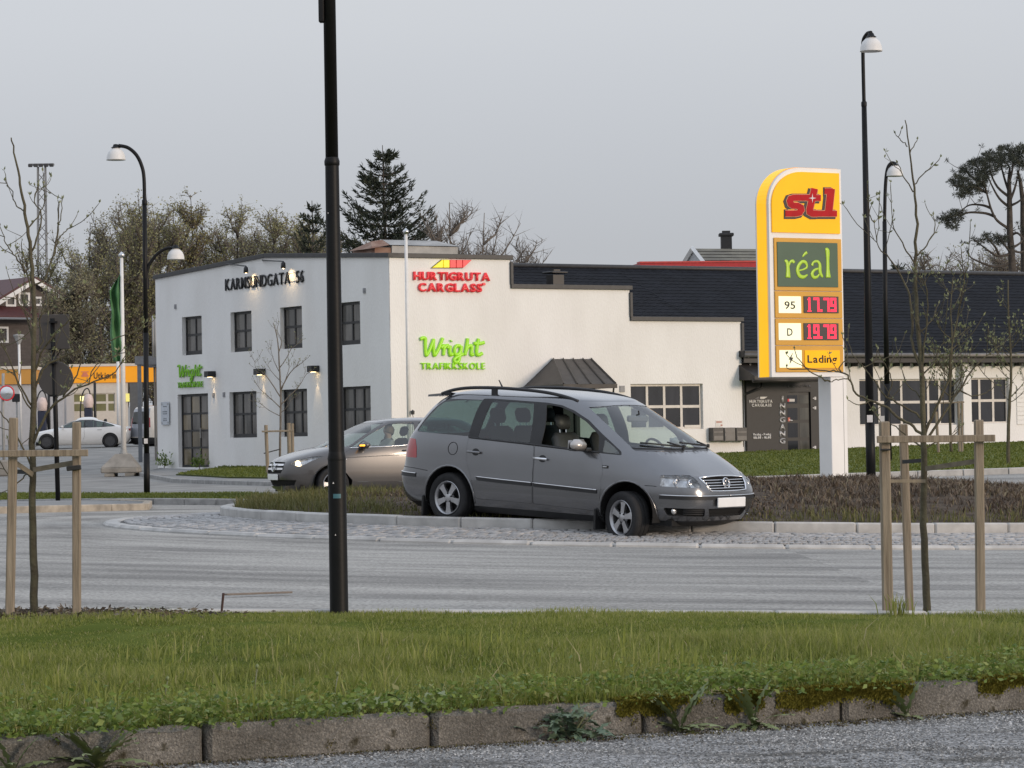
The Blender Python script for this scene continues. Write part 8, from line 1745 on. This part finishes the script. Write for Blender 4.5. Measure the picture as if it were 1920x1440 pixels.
# coarse tufts and long single blades standing above the sward
T = []; hh = []
for _ in range(190):
    x, y = RNG.uniform(-3.2, 3.4), 13.4+4.6*RNG.uniform(0, 1)**1.5; 
    if v_near(x, y) < .15 or v_far(x, y) < .3: continue
    n = RNG.integers(4, 22); q = RNG.normal(0, .05, (n, 2))+(x, y); T += [(u, v, verge_z(u, v)-.01) for u, v in q]; hh += list(RNG.uniform(.09, .25, n)*RNG.uniform(.7, 1.1))
c = atY(1205, 1215, 15.3); q = RNG.normal(0, .06, (40, 2))+(c.x, 15.3); T += [(u, v, verge_z(u, v)) for u, v in q]; hh += list(RNG.uniform(.16, .30, 40))
c = atY(1680, 1160, 20.9); q = RNG.normal(0, .05, (60, 2))+(c.x, 20.75); T += [(u, v, verge_z(u, v)) for u, v in q]; hh += list(RNG.uniform(.10, .2, 60))
T = np.array(T); hh = np.array(hh); blades('tall_grass', T, hh*.85, RNG.uniform(.005, .010, len(T)), RNG.uniform(.05, .55, len(T)), m_grass, rndv=np.clip(RNG.normal(.55, .2, len(T)), 0, .95), curl=.3)
# low leafy herbs along the kerb: many small leaves
P, a, b, z = verge_pts(330000, a0=-.03); dn = np.exp(-(a/.55)**2)*(.25+1.1*vnoise(P[:, 0]+9, P[:, 1], .4, 4)); k = RNG.uniform(0, 1, len(P)) < dn; P, a, z = P[k], a[k], z[k]; n = len(P)
zz = z+RNG.uniform(.0, .13, n)*(.45+.9*vnoise(P[:, 0]+9, P[:, 1], .5, 5)); az = RNG.uniform(0, 6.283, n); D = np.stack([np.cos(az), np.sin(az)-.25, RNG.normal(.15, .45, n)], 1)
L = RNG.uniform(.010, .040, n); V, F = leafbits(np.c_[P[:, 0]+KD.y*.02, P[:, 1]-.045, zz], D, L, L*RNG.uniform(.34, .62, n)); o = np_mesh('ground_herbs', V, F, m_herb, attrs={'rnd': np.repeat(np.clip(RNG.normal(.45, .24, n), 0, 1), 4)}); tag(o, kind='stuff')
# leafier clumps of the same herbs standing up along the kerb
P, D, L, W = [], [], [], []
for _ in range(190):
    s_ = RNG.uniform(-4.2, 5.4); u_ = abs(RNG.normal(.12, .16))+.02; hc = RNG.uniform(.05, .15); m_ = RNG.integers(14, 46); sz_ = RNG.uniform(.7, 1.35)
    for _ in range(m_):
        a_ = RNG.uniform(0, 6.283); r0_ = abs(RNG.normal(0, .075)); s2 = s_+math.cos(a_)*r0_; u2 = u_+math.sin(a_)*r0_-.02; zt_ = .15+hc*RNG.uniform(.15, 1)*max(.2, 1-r0_*5); c_ = K0+KD*s2+KN*u2
        P.append((c_.x, c_.y, zt_)); D.append((math.cos(a_)*.9+RNG.normal(0, .3), math.sin(a_)*.9-.25, RNG.normal(.05, .4))); l_ = RNG.uniform(.018, .046)*sz_; L.append(l_); W.append(l_*RNG.uniform(.38, .6))
V, F = leafbits(P, D, np.array(L), np.array(W)); n = len(P); tag(np_mesh('kerb_herbs', V, F, m_herb, attrs={'rnd': np.repeat(np.clip(RNG.normal(.5, .26, n), 0, 1), 4)}), kind='stuff')
# island planting: dry brown shrubs, green fringe by the kerb and on the left shoulder
m_shrub = blade_mat('dry_shrub', [(0, (.065, .048, .036)), (.4, (.12, .092, .068)), (.75, (.19, .15, .11)), (1, (.23, .20, .115))], rough=.85, trans=.1); m_fr = blade_mat('island_grass', [(0, (.075, .085, .022)), (.5, (.13, .13, .040)), (1, (.22, .19, .085))], rough=.6, trans=.3)
n = 62000; th = RNG.uniform(0, 6.283, n); r = np.sqrt(RNG.uniform(0, 1, n))*7.15; X = RC[0]+r*np.sin(th); Y_ = RC[1]-r*np.cos(th); z = np.array([isl_z(x, y) for x, y in zip(X, Y_)])
cl = vnoise(X+30, Y_, .38, 7); cl2 = vnoise(X+30, Y_, 1.3, 8); leftness = np.clip((-X-1.2)/2.2, 0, 1); green = np.clip(np.exp(-((7.2-r)/.75)**2)*(.25+1.3*cl2)+leftness*.95, 0, 1); isg = RNG.uniform(0, 1, n) < green
vanb = ((X > -1.6) & (X < 3.4) & (Y_ < 43.2)); hs2 = (.04+.13*cl)*RNG.uniform(.5, 1.2, n); hs2[vanb] *= .4
k = ~isg & (RNG.uniform(0, 1, n) < .25+1.1*(cl > .42)); blades('dry_shrubs', np.c_[X, Y_, z-.01][k], hs2[k], RNG.uniform(.010, .024, k.sum()), RNG.uniform(.2, 1.3, k.sum()), m_shrub, rndv=np.clip(RNG.normal(.45, .25, k.sum())+.3*(cl2[k]-.5), 0, 1))
hg = (.07+.15*cl+.05*leftness)*RNG.uniform(.5, 1.25, n); hg[vanb] *= .6; k = isg; blades('island_grass', np.c_[X, Y_, z-.01][k], hg[k], RNG.uniform(.008, .014, k.sum()), RNG.uniform(.1, .8, k.sum()), m_fr, rndv=np.clip(RNG.normal(.5, .22, k.sum()), 0, 1))
# short turf on the strips and lawns, so that their edges and surface are not flat
def turf(name, poly, n, h, zoff, mat=None, w=(.012, .03)):
    A = np.array(poly); q = RNG.uniform(A.min(0), A.max(0), (n, 2)); q = q[inpoly(q, poly)]; z = np.array([gz(*p)+zoff for p in q]); m = len(q); nz = vnoise(q[:, 0]+50, q[:, 1], 1.5, 12)
    blades(name, np.c_[q, z-.01], RNG.uniform(.5, 1.2, m)*h*(.7+.6*nz), RNG.uniform(*w, m), RNG.uniform(.2, .9, m), mat or m_lawnb, rndv=np.clip(RNG.normal(.45, .2, m)+.3*(nz-.5), 0, 1))
m_lawnb = blade_mat('lawn_blade', [(0, (.075, .10, .014)), (.5, (.12, .145, .024)), (1, (.18, .19, .05))], rough=.6, trans=.3)
gp_ = [tuple(onground(*q)[:2]) for q in ((-200, 949), (180, 945.5), (470, 947.5), (545, 942), (470, 935), (-200, 931))]; turf('strip_turf', gp_, 60000, .07, .11)
turf('lawn_turf', [(4.7, 67.5), (11.4, 68.6), (22, 72.5), (24, 110), (20, 112), (14, 108), (7.4, 104.6), (2, 101.2), (-2.6, 97.8), (-1.5, 86), (1.6, 70.5)], 90000, .07, .12, w=(.02, .05))
fl2 = [tuple(onground(*q)[:2]) for q in ((330, 897), (430, 903), (640, 906), (760, 903), (740, 885), (560, 884), (420, 882))]; turf('front_lawn_turf', fl2, 26000, .07, .13, w=(.02, .045))
# small plants against the left wall
for x, y, lab in ((322, 876, 'small dark weed against the wall left of the glazed double door'), (388, 878, 'small bush at the right foot of the glazed double door')):
    a_, z_ = FL.px(x, y-2); q = FL.pt(a_, z_, .3); t = thing('wall_weed', q, lab, 'weed'); n = 150; D = RNG.normal(size=(n, 3)); D[:, 2] = abs(D[:, 2])+.2; Pq = RNG.normal(0, .13, (n, 3)); Pq[:, 2] = abs(Pq[:, 2])*1.6; V, F = leafbits(Pq, D, RNG.uniform(.08, .2, n), RNG.uniform(.03, .06, n)); np_mesh('leaves', V, F, m_herb, t, attrs={'rnd': np.repeat(RNG.uniform(0, .6, n), 4)})
    MB().tube([(0, 0, -.2), (.03, 0, .3)], .015, 5).build('stem', m_twig, t)
# ---- moss on the near kerb: cushions of short spikes
m_moss = blade_mat('moss', [(0, (.10, .092, .010)), (.5, (.185, .17, .022)), (1, (.29, .265, .055))], rough=.9, trans=.2); m_moss2 = blade_mat('dark_moss', [(0, (.05, .042, .012)), (.5, (.085, .07, .02)), (1, (.13, .115, .03))], rough=.9, trans=.1)
def kerb_s(px, py): 
    q = onground(px, py, 8, 30); return (Vector((q.x, q.y))-K0).dot(KD)
def kp(s, u, zz): p = K0+KD*s+KN*u; return (p.x, p.y, zz)
def moss(s0, s1, n, top=True, zlo=.05, mat=None, h=(.006, .016), cover=.4, seed=3):
    P = []; s = RNG.uniform(s0, s1, n); v = RNG.uniform(0, 1, n)   # v<.5 the face from the top edge down, otherwise the top
    e = vnoise(s*6+40, v*0+1, .5, seed); zl = zlo+(.155-zlo)*(1-e)*.9*np.ones(n); edge = np.minimum((s-s0), (s1-s))/(s1-s0)*4; keep = RNG.uniform(0, 1, n) < np.clip(edge+.25*e, 0, 1)*(vnoise(s*30+9, v*9, .6, seed+1) > 1-cover-.35)
    for i in range(n):
        if not keep[i]: continue
        if v[i] < .62: zq = RNG.uniform(zl[i], .152); P.append(kp(s[i], -.010-RNG.uniform(0, .006), zq+min(0, RNG.normal(.01, .016))))
        else: P.append(kp(s[i], RNG.uniform(-.006, .09), .158+RNG.uniform(0, .006)))
    return P
mp = []
for (x0, x1, n, zlo, cv_) in ((1128, 1250, 5200, .085, .75), (1340, 1420, 4200, .05, .7), (1440, 1720, 15000, .055, .85), (1840, 1960, 6000, .07, .7), (1180, 1300, 1500, .1, .4)):
    s0, s1 = kerb_s(x0, 1385-(x0-1000)*.055), kerb_s(x1, 1385-(x1-1000)*.055); mp += moss(s0, s1, n, zlo=zlo, cover=cv_)
mp = np.array(mp); n = len(mp); o = blades('kerb_moss', mp, RNG.uniform(.008, .02, n), RNG.uniform(.004, .009, n), RNG.uniform(.4, 1.6, n), m_moss, rndv=np.clip(RNG.normal(.5, .25, n), 0, 1))
mq = []
for s in np.arange(-3.2, 4.5, .09):
    if RNG.uniform() < .55:
        for _ in range(RNG.integers(6, 30)): mq.append(kp(s+RNG.normal(0, .05), RNG.uniform(.02, .10), .156+RNG.uniform(0, .006)))
    if RNG.uniform() < .16:
        c_ = RNG.uniform(.05, .14); sp = s+RNG.normal(0, .05)
        for _ in range(22): mq.append(kp(sp+RNG.normal(0, .016), -.009, c_+RNG.normal(0, .012)))
    for _ in range(RNG.integers(10, 30)): mq.append(kp(s+RNG.normal(0, .06), -.02-abs(RNG.normal(0, .03)), .008))
for s in np.arange(.2, 4.6, .02):
    for _ in range(int(RNG.integers(0, 9)*(.3+vnoise(np.array([s*9+5]), np.array([3.]), .7, 9)[0]))): mq.append(kp(s+RNG.normal(0, .05), -.16-abs(RNG.normal(0, .05)), .010))
mq = np.array(mq); n = len(mq); blades('dark_kerb_moss', mq, RNG.uniform(.005, .014, n), RNG.uniform(.004, .008, n), RNG.uniform(.4, 1.8, n), m_moss2, rndv=RNG.uniform(0, 1, n))
# dirt, grit and chips gathered at the foot of the kerb
gr = []; 
for _ in range(1500): gr.append(kp(RNG.uniform(-3, 4.5), -.02-abs(RNG.normal(0, .10)), .008))
gr = np.array(gr); n = len(gr); V, F = [], []
sz = RNG.uniform(.003, .010, n); oct_ = np.array([(1, 0, 0), (-1, 0, 0), (0, 1, 0), (0, -1, 0), (0, 0, .8), (0, 0, -.8)]); of_ = np.array([(0, 2, 4), (2, 1, 4), (1, 3, 4), (3, 0, 4), (2, 0, 5), (1, 2, 5), (3, 1, 5), (0, 3, 5)])
V = (gr[:, None]+oct_[None]*sz[:, None, None]*RNG.uniform(.6, 1.4, (n, 6, 1))).reshape(-1, 3); F = (np.arange(n)[:, None, None]*6+of_[None]).reshape(-1, 3)
m_grit = blade_mat('grit', [(0, (.06, .05, .04)), (.6, (.15, .14, .12)), (1, (.42, .41, .39))], rough=.9, trans=0); tag(np_mesh('kerb_grit', V, F, m_grit, attrs={'rnd': np.repeat(RNG.uniform(0, 1, n)**2, 6)}), kind='stuff')
# loose and protruding chippings of the worn car park surface
n = 90000; q = RNG.uniform((-2.6, 11.6), (3.2, 15.6), (n, 2)); vn = (q-np.array(K0))@np.array(KN); q = q[(vn < -.015) & (vn > -3.0)]; n = len(q); pt = vnoise(q[:, 0]*1.0+30, q[:, 1]*1.6, .55, 21)
k = RNG.uniform(0, 1, n) < .35+.9*(pt > .38); q = q[k]; pt = pt[k]; n = len(q); sz = RNG.uniform(.003, .0085, n); up4 = np.array([(1, 0, 0), (0, 1, 0), (-1, 0, 0), (0, -1, 0), (0, 0, .7)]); a_ = RNG.uniform(0, 6.283, n); ca, sa = np.cos(a_), np.sin(a_); B4 = up4[None]*sz[:, None, None]*RNG.uniform(.6, 1.35, (n, 5, 1))
V = np.stack([B4[..., 0]*ca[:, None]-B4[..., 1]*sa[:, None]+q[:, 0:1], B4[..., 0]*sa[:, None]+B4[..., 1]*ca[:, None]+q[:, 1:2], B4[..., 2]+.005+.004*np.sin(q[:, 0:1]*3)*np.sin(q[:, 1:2]*2.3)], 2).reshape(-1, 3); F = (np.arange(n)[:, None, None]*5+np.array([(0, 1, 4), (1, 2, 4), (2, 3, 4), (3, 0, 4)])[None]).reshape(-1, 3)
m_chip = blade_mat('stone_chipping', [(0, (.05, .048, .045)), (.4, (.17, .165, .155)), (.8, (.36, .35, .33)), (1, (.62, .60, .57))], rough=.85, trans=0); tag(np_mesh('asphalt_chippings', V, F, m_chip, attrs={'rnd': np.repeat(np.clip(RNG.beta(1.4, 1.8, n)+.25*(pt-.5), 0, 1), 5)}), kind='stuff')
# mulch round the left tree
n = 2600; q = np.stack([RNG.normal(-3.0, .5, n), RNG.normal(20.25, .22, n)], 1); k = (-(q-np.array(F0))@np.array(FN) > .05); q = q[k]; n = len(q); zq = np.array([verge_z(*p) for p in q])
V, F = leafbits(np.c_[q, zq+RNG.uniform(0, .03, n)], np.c_[RNG.normal(size=(n, 2)), RNG.normal(0, .25, n)], RNG.uniform(.02, .06, n), RNG.uniform(.01, .025, n)); m_mulch = blade_mat('mulch', [(0, (.05, .038, .028)), (.6, (.11, .09, .07)), (1, (.22, .19, .15))], rough=.95, trans=0); tag(np_mesh('mulch', V, F, m_mulch, attrs={'rnd': np.repeat(RNG.uniform(0, 1, n), 4)}), kind='stuff')
# soil dragged onto the kerb by the van, and clods
cl_ = []
for cx, cy, cr in ((903, 985, .10), (700, 997, .25), (1000, 1000, .4), (860, 995, .3)):
    for _ in range(60): cl_.append((cx+RNG.normal(0, cr*110), cy+RNG.normal(0, 2)))
pts = [onground(x, y, 30, 60) for x, y in cl_]; gr = np.array([(p.x, p.y, apron_z(p.x, p.y)+.012) for p in pts]); c0 = onground(903, 990, 30, 60); gr = np.concatenate([gr, np.array([(c0.x+RNG.normal(0, .07), c0.y+RNG.normal(0, .05), apron_z(c0.x, c0.y)+abs(RNG.normal(.05, .04))) for _ in range(90)])]); n = len(gr); sz = RNG.uniform(.008, .03, n)
V = (gr[:, None]+oct_[None]*sz[:, None, None]*RNG.uniform(.6, 1.4, (n, 6, 1))).reshape(-1, 3); F = (np.arange(n)[:, None, None]*6+of_[None]).reshape(-1, 3); tag(np_mesh('soil_clods', V, F, m_soil), kind='stuff')
# ---- single weeds at the kerb
m_dl = M('dandelion_leaf', (.13, .165, .06), rough=.5, scale=9, col2=(.21, .245, .11)); m_dl2 = M('thistle_leaf', (.075, .12, .07), rough=.55, scale=9, col2=(.16, .21, .135)); m_rib = M('leaf_rib', (.16, .17, .09), rough=.5)
def jag_leaf(L, W, teeth, droop):
    """a toothed leaf: spine along +x, rising then drooping"""
    V, F = [], []; n = teeth*2+1
    sp = lambda t: (L*t, L*(droop[0]*t-droop[1]*t*t))
    for i in range(n+1):
        t = i/n; x, z = sp(t); w = W*math.sin(math.pi*min(1, t*.88+.10))**.8*(1.0 if i % 2 else .30)*(.35+.65*t)*1.15; back = -.06*L if i % 2 else 0
        V += [(x+back, -w, z+.12*w), (x, 0, z-.02*w), (x+back, w, z+.12*w)]
    for i in range(n):
        b = i*3; F += [(b, b+3, b+4, b+1), (b+1, b+4, b+5, b+2)]
    return V, F
_lm = {}
def leaf_mesh(L, W, teeth, droop, mat):
    k = (L, W, teeth, droop, mat.name)
    if k not in _lm:
        V, F = jag_leaf(L, W, teeth, droop); me = bpy.data.meshes.new('leaf'); me.from_pydata(V, [], F); me.materials.append(mat); me.polygons.foreach_set('use_smooth', np.ones(len(me.polygons), bool)); _lm[k] = me
    return _lm[k]
def rosette(name, label, loc, leaves, mat, group=None, cat='weed'):
    t = thing(name, loc, label, cat, group)
    for (az, pitch, L, W, teeth, dr) in leaves:
        o = bpy.data.objects.new('leaf', leaf_mesh(L, W, teeth, dr, mat)); COL.objects.link(o); o.parent = t; o.rotation_euler = (rnd.uniform(-.3, .3), -pitch, az)
    MB().lathe([(.012, 0), (.016, .01), (.006, .025)], 8).build('crown', m_rib, t); return t
def wpos(px, py): q = onground(px, py, 8, 30); return Vector((q.x, q.y, .006))
KA = math.atan2(KD.y, KD.x)
def fan(n, up, Lr, W, teeth=5, spread=2.6):
    out = []
    for i in range(n): a = -math.pi/2+rnd.uniform(-1, 1)*spread; p = rnd.choice(up); L = round(rnd.uniform(*Lr), 2); out.append((a, p+rnd.uniform(-.15, .15), L, W, teeth, (.25, .5)))
    return out
def up_leaves(n, L, W, teeth):
    out = []
    for i in range(n):
        sgn = 1 if i % 2 else -1; out.append((KA+(0 if sgn > 0 else math.pi)-sgn*rnd.uniform(.05, .4), rnd.uniform(.85, 1.4), round(L*rnd.uniform(.75, 1.05), 2), W, teeth, (.1, .3)))
    return out
def front(px, py, d=.05):
    k_ = (px-11-960)/CAM_F; c_ = K0-KN*d; s_ = (k_*c_.y-c_.x)/(KD.x-k_*KD.y); q = c_+KD*s_; return Vector((q.x, q.y, .006))
rosette('dandelion', 'large dandelion at the kerb foot with tall toothed leaves, right of the bushy weed', front(1274, 1372), up_leaves(7, .26, .040, 5)+fan(12, (.12, .3, .5), (.14, .23), .034), m_dl, 'dandelions at the kerb')
rosette('dandelion', 'dandelion below the mossy kerb with upright narrow leaves in the middle', front(1412, 1360), up_leaves(7, .23, .032, 6)+fan(12, (.1, .25, .45), (.13, .22), .030), m_dl, 'dandelions at the kerb')
rosette('dandelion', 'small dandelion against the kerb at right with one leaf up the moss', front(1700, 1342), up_leaves(3, .19, .034, 4)+fan(7, (.1, .3), (.08, .13), .026), m_dl, 'dandelions at the kerb')
rosette('dandelion', 'sprawling toothed weed at the lower left corner of the kerb', front(185, 1434), up_leaves(9, .25, .040, 5)+fan(18, (.2, .5, .8), (.16, .28), .038, spread=1.9), m_dl, 'dandelions at the kerb')
rosette('dandelion', 'toothed weed at the very left end of the kerb', front(25, 1446), up_leaves(4, .22, .034, 5)+fan(9, (.3, .6), (.14, .24), .034), m_dl, 'dandelions at the kerb')
tw = thing('bushy_weed', front(1070, 1386, .06), 'dark bushy weed with lobed grey green leaves at the foot of the kerb', 'weed')
for i in range(120):
    a = rnd.uniform(0, 6.283); rr0 = abs(rnd.gauss(0, .085)); L = round(rnd.uniform(.05, .11), 2); o = bpy.data.objects.new('leaf', leaf_mesh(L, .026, 3, (.2, .5), m_dl2)); COL.objects.link(o); o.parent = tw; o.location = (math.cos(a)*rr0*1.35, math.sin(a)*rr0*.6, rnd.uniform(.01, .135)*max(.25, 1-rr0*5)); o.rotation_euler = (rnd.uniform(-.6, .6), -rnd.uniform(-.3, .9), a+rnd.gauss(0, .6))
mb = MB()
for i in range(9): a = rnd.uniform(0, 6.283); mb.tube([(0, 0, 0), (math.cos(a)*.05, math.sin(a)*.03, .06), (math.cos(a)*.10, math.sin(a)*.05, .11)], .003, 5)
mb.build('stem', m_rib, tw)
# ground elder leaves standing over the kerb edge and a few seed stalks
tw = thing('broad_leaf_plant', Vector(kp(kerb_s(690, 1400), .12, .15)), 'broad leaved plant hanging over the kerb below the lamp post', 'plant')
for i in range(26):
    L = round(rnd.uniform(.05, .085), 2); me = leaf_mesh(L, .030, 1, (.1, .5), m_dl); o = bpy.data.objects.new('leaf', me); COL.objects.link(o); o.parent = tw; s_ = rnd.gauss(0, .16); v = KD*s_; o.location = (v.x, v.y-.03+rnd.gauss(0, .02), rnd.uniform(.0, .08)); o.rotation_euler = (rnd.uniform(-.4, .4), rnd.uniform(-.3, .6), -math.pi/2+rnd.gauss(0, 1.0))
sw = MB()
for _ in range(34): s_ = kerb_s(1330, 1365)+rnd.gauss(0, .10); q = Vector(kp(s_, rnd.uniform(.0, .1), .160+rnd.uniform(0, .012))); a = KA+rnd.gauss(0, .7); l = rnd.uniform(.03, .09); sw.tube([q, q+Vector((math.cos(a)*l, math.sin(a)*l, rnd.uniform(-.01, .02)))], .0016, 4)
tag(sw.build('dry_straw', M('dry_straw', (.36, .29, .18), rough=.8, vary=.2)), kind='stuff')
for x, y, h_, lab in ((628, 1312, .13, 'short pale dandelion stalk standing left of the lamp post'), (477, 1285, .17, 'pale dandelion stalk with a closed head in the left half of the verge'), (309, 1310, .12, 'leftmost pale dandelion stalk standing in the verge')):
    q = atY(x, y, 14.3); q.z = verge_z(q.x, q.y) if v_near(q.x, q.y) > 0 else .16; t = thing('dandelion_stalk', q, lab, 'weed', 'dandelion stalks'); MB().tube([(0, 0, 0), (.004, 0, h_*.6), (.014, 0, h_)], .0028, 6).build('stalk', m_rib, t, smooth=True); MB().lathe([(.002, 0), (.008, .006), (.007, .016), (.002, .022)], 8, (.014, 0, h_)).build('flower_head', m_dl, t, smooth=True)
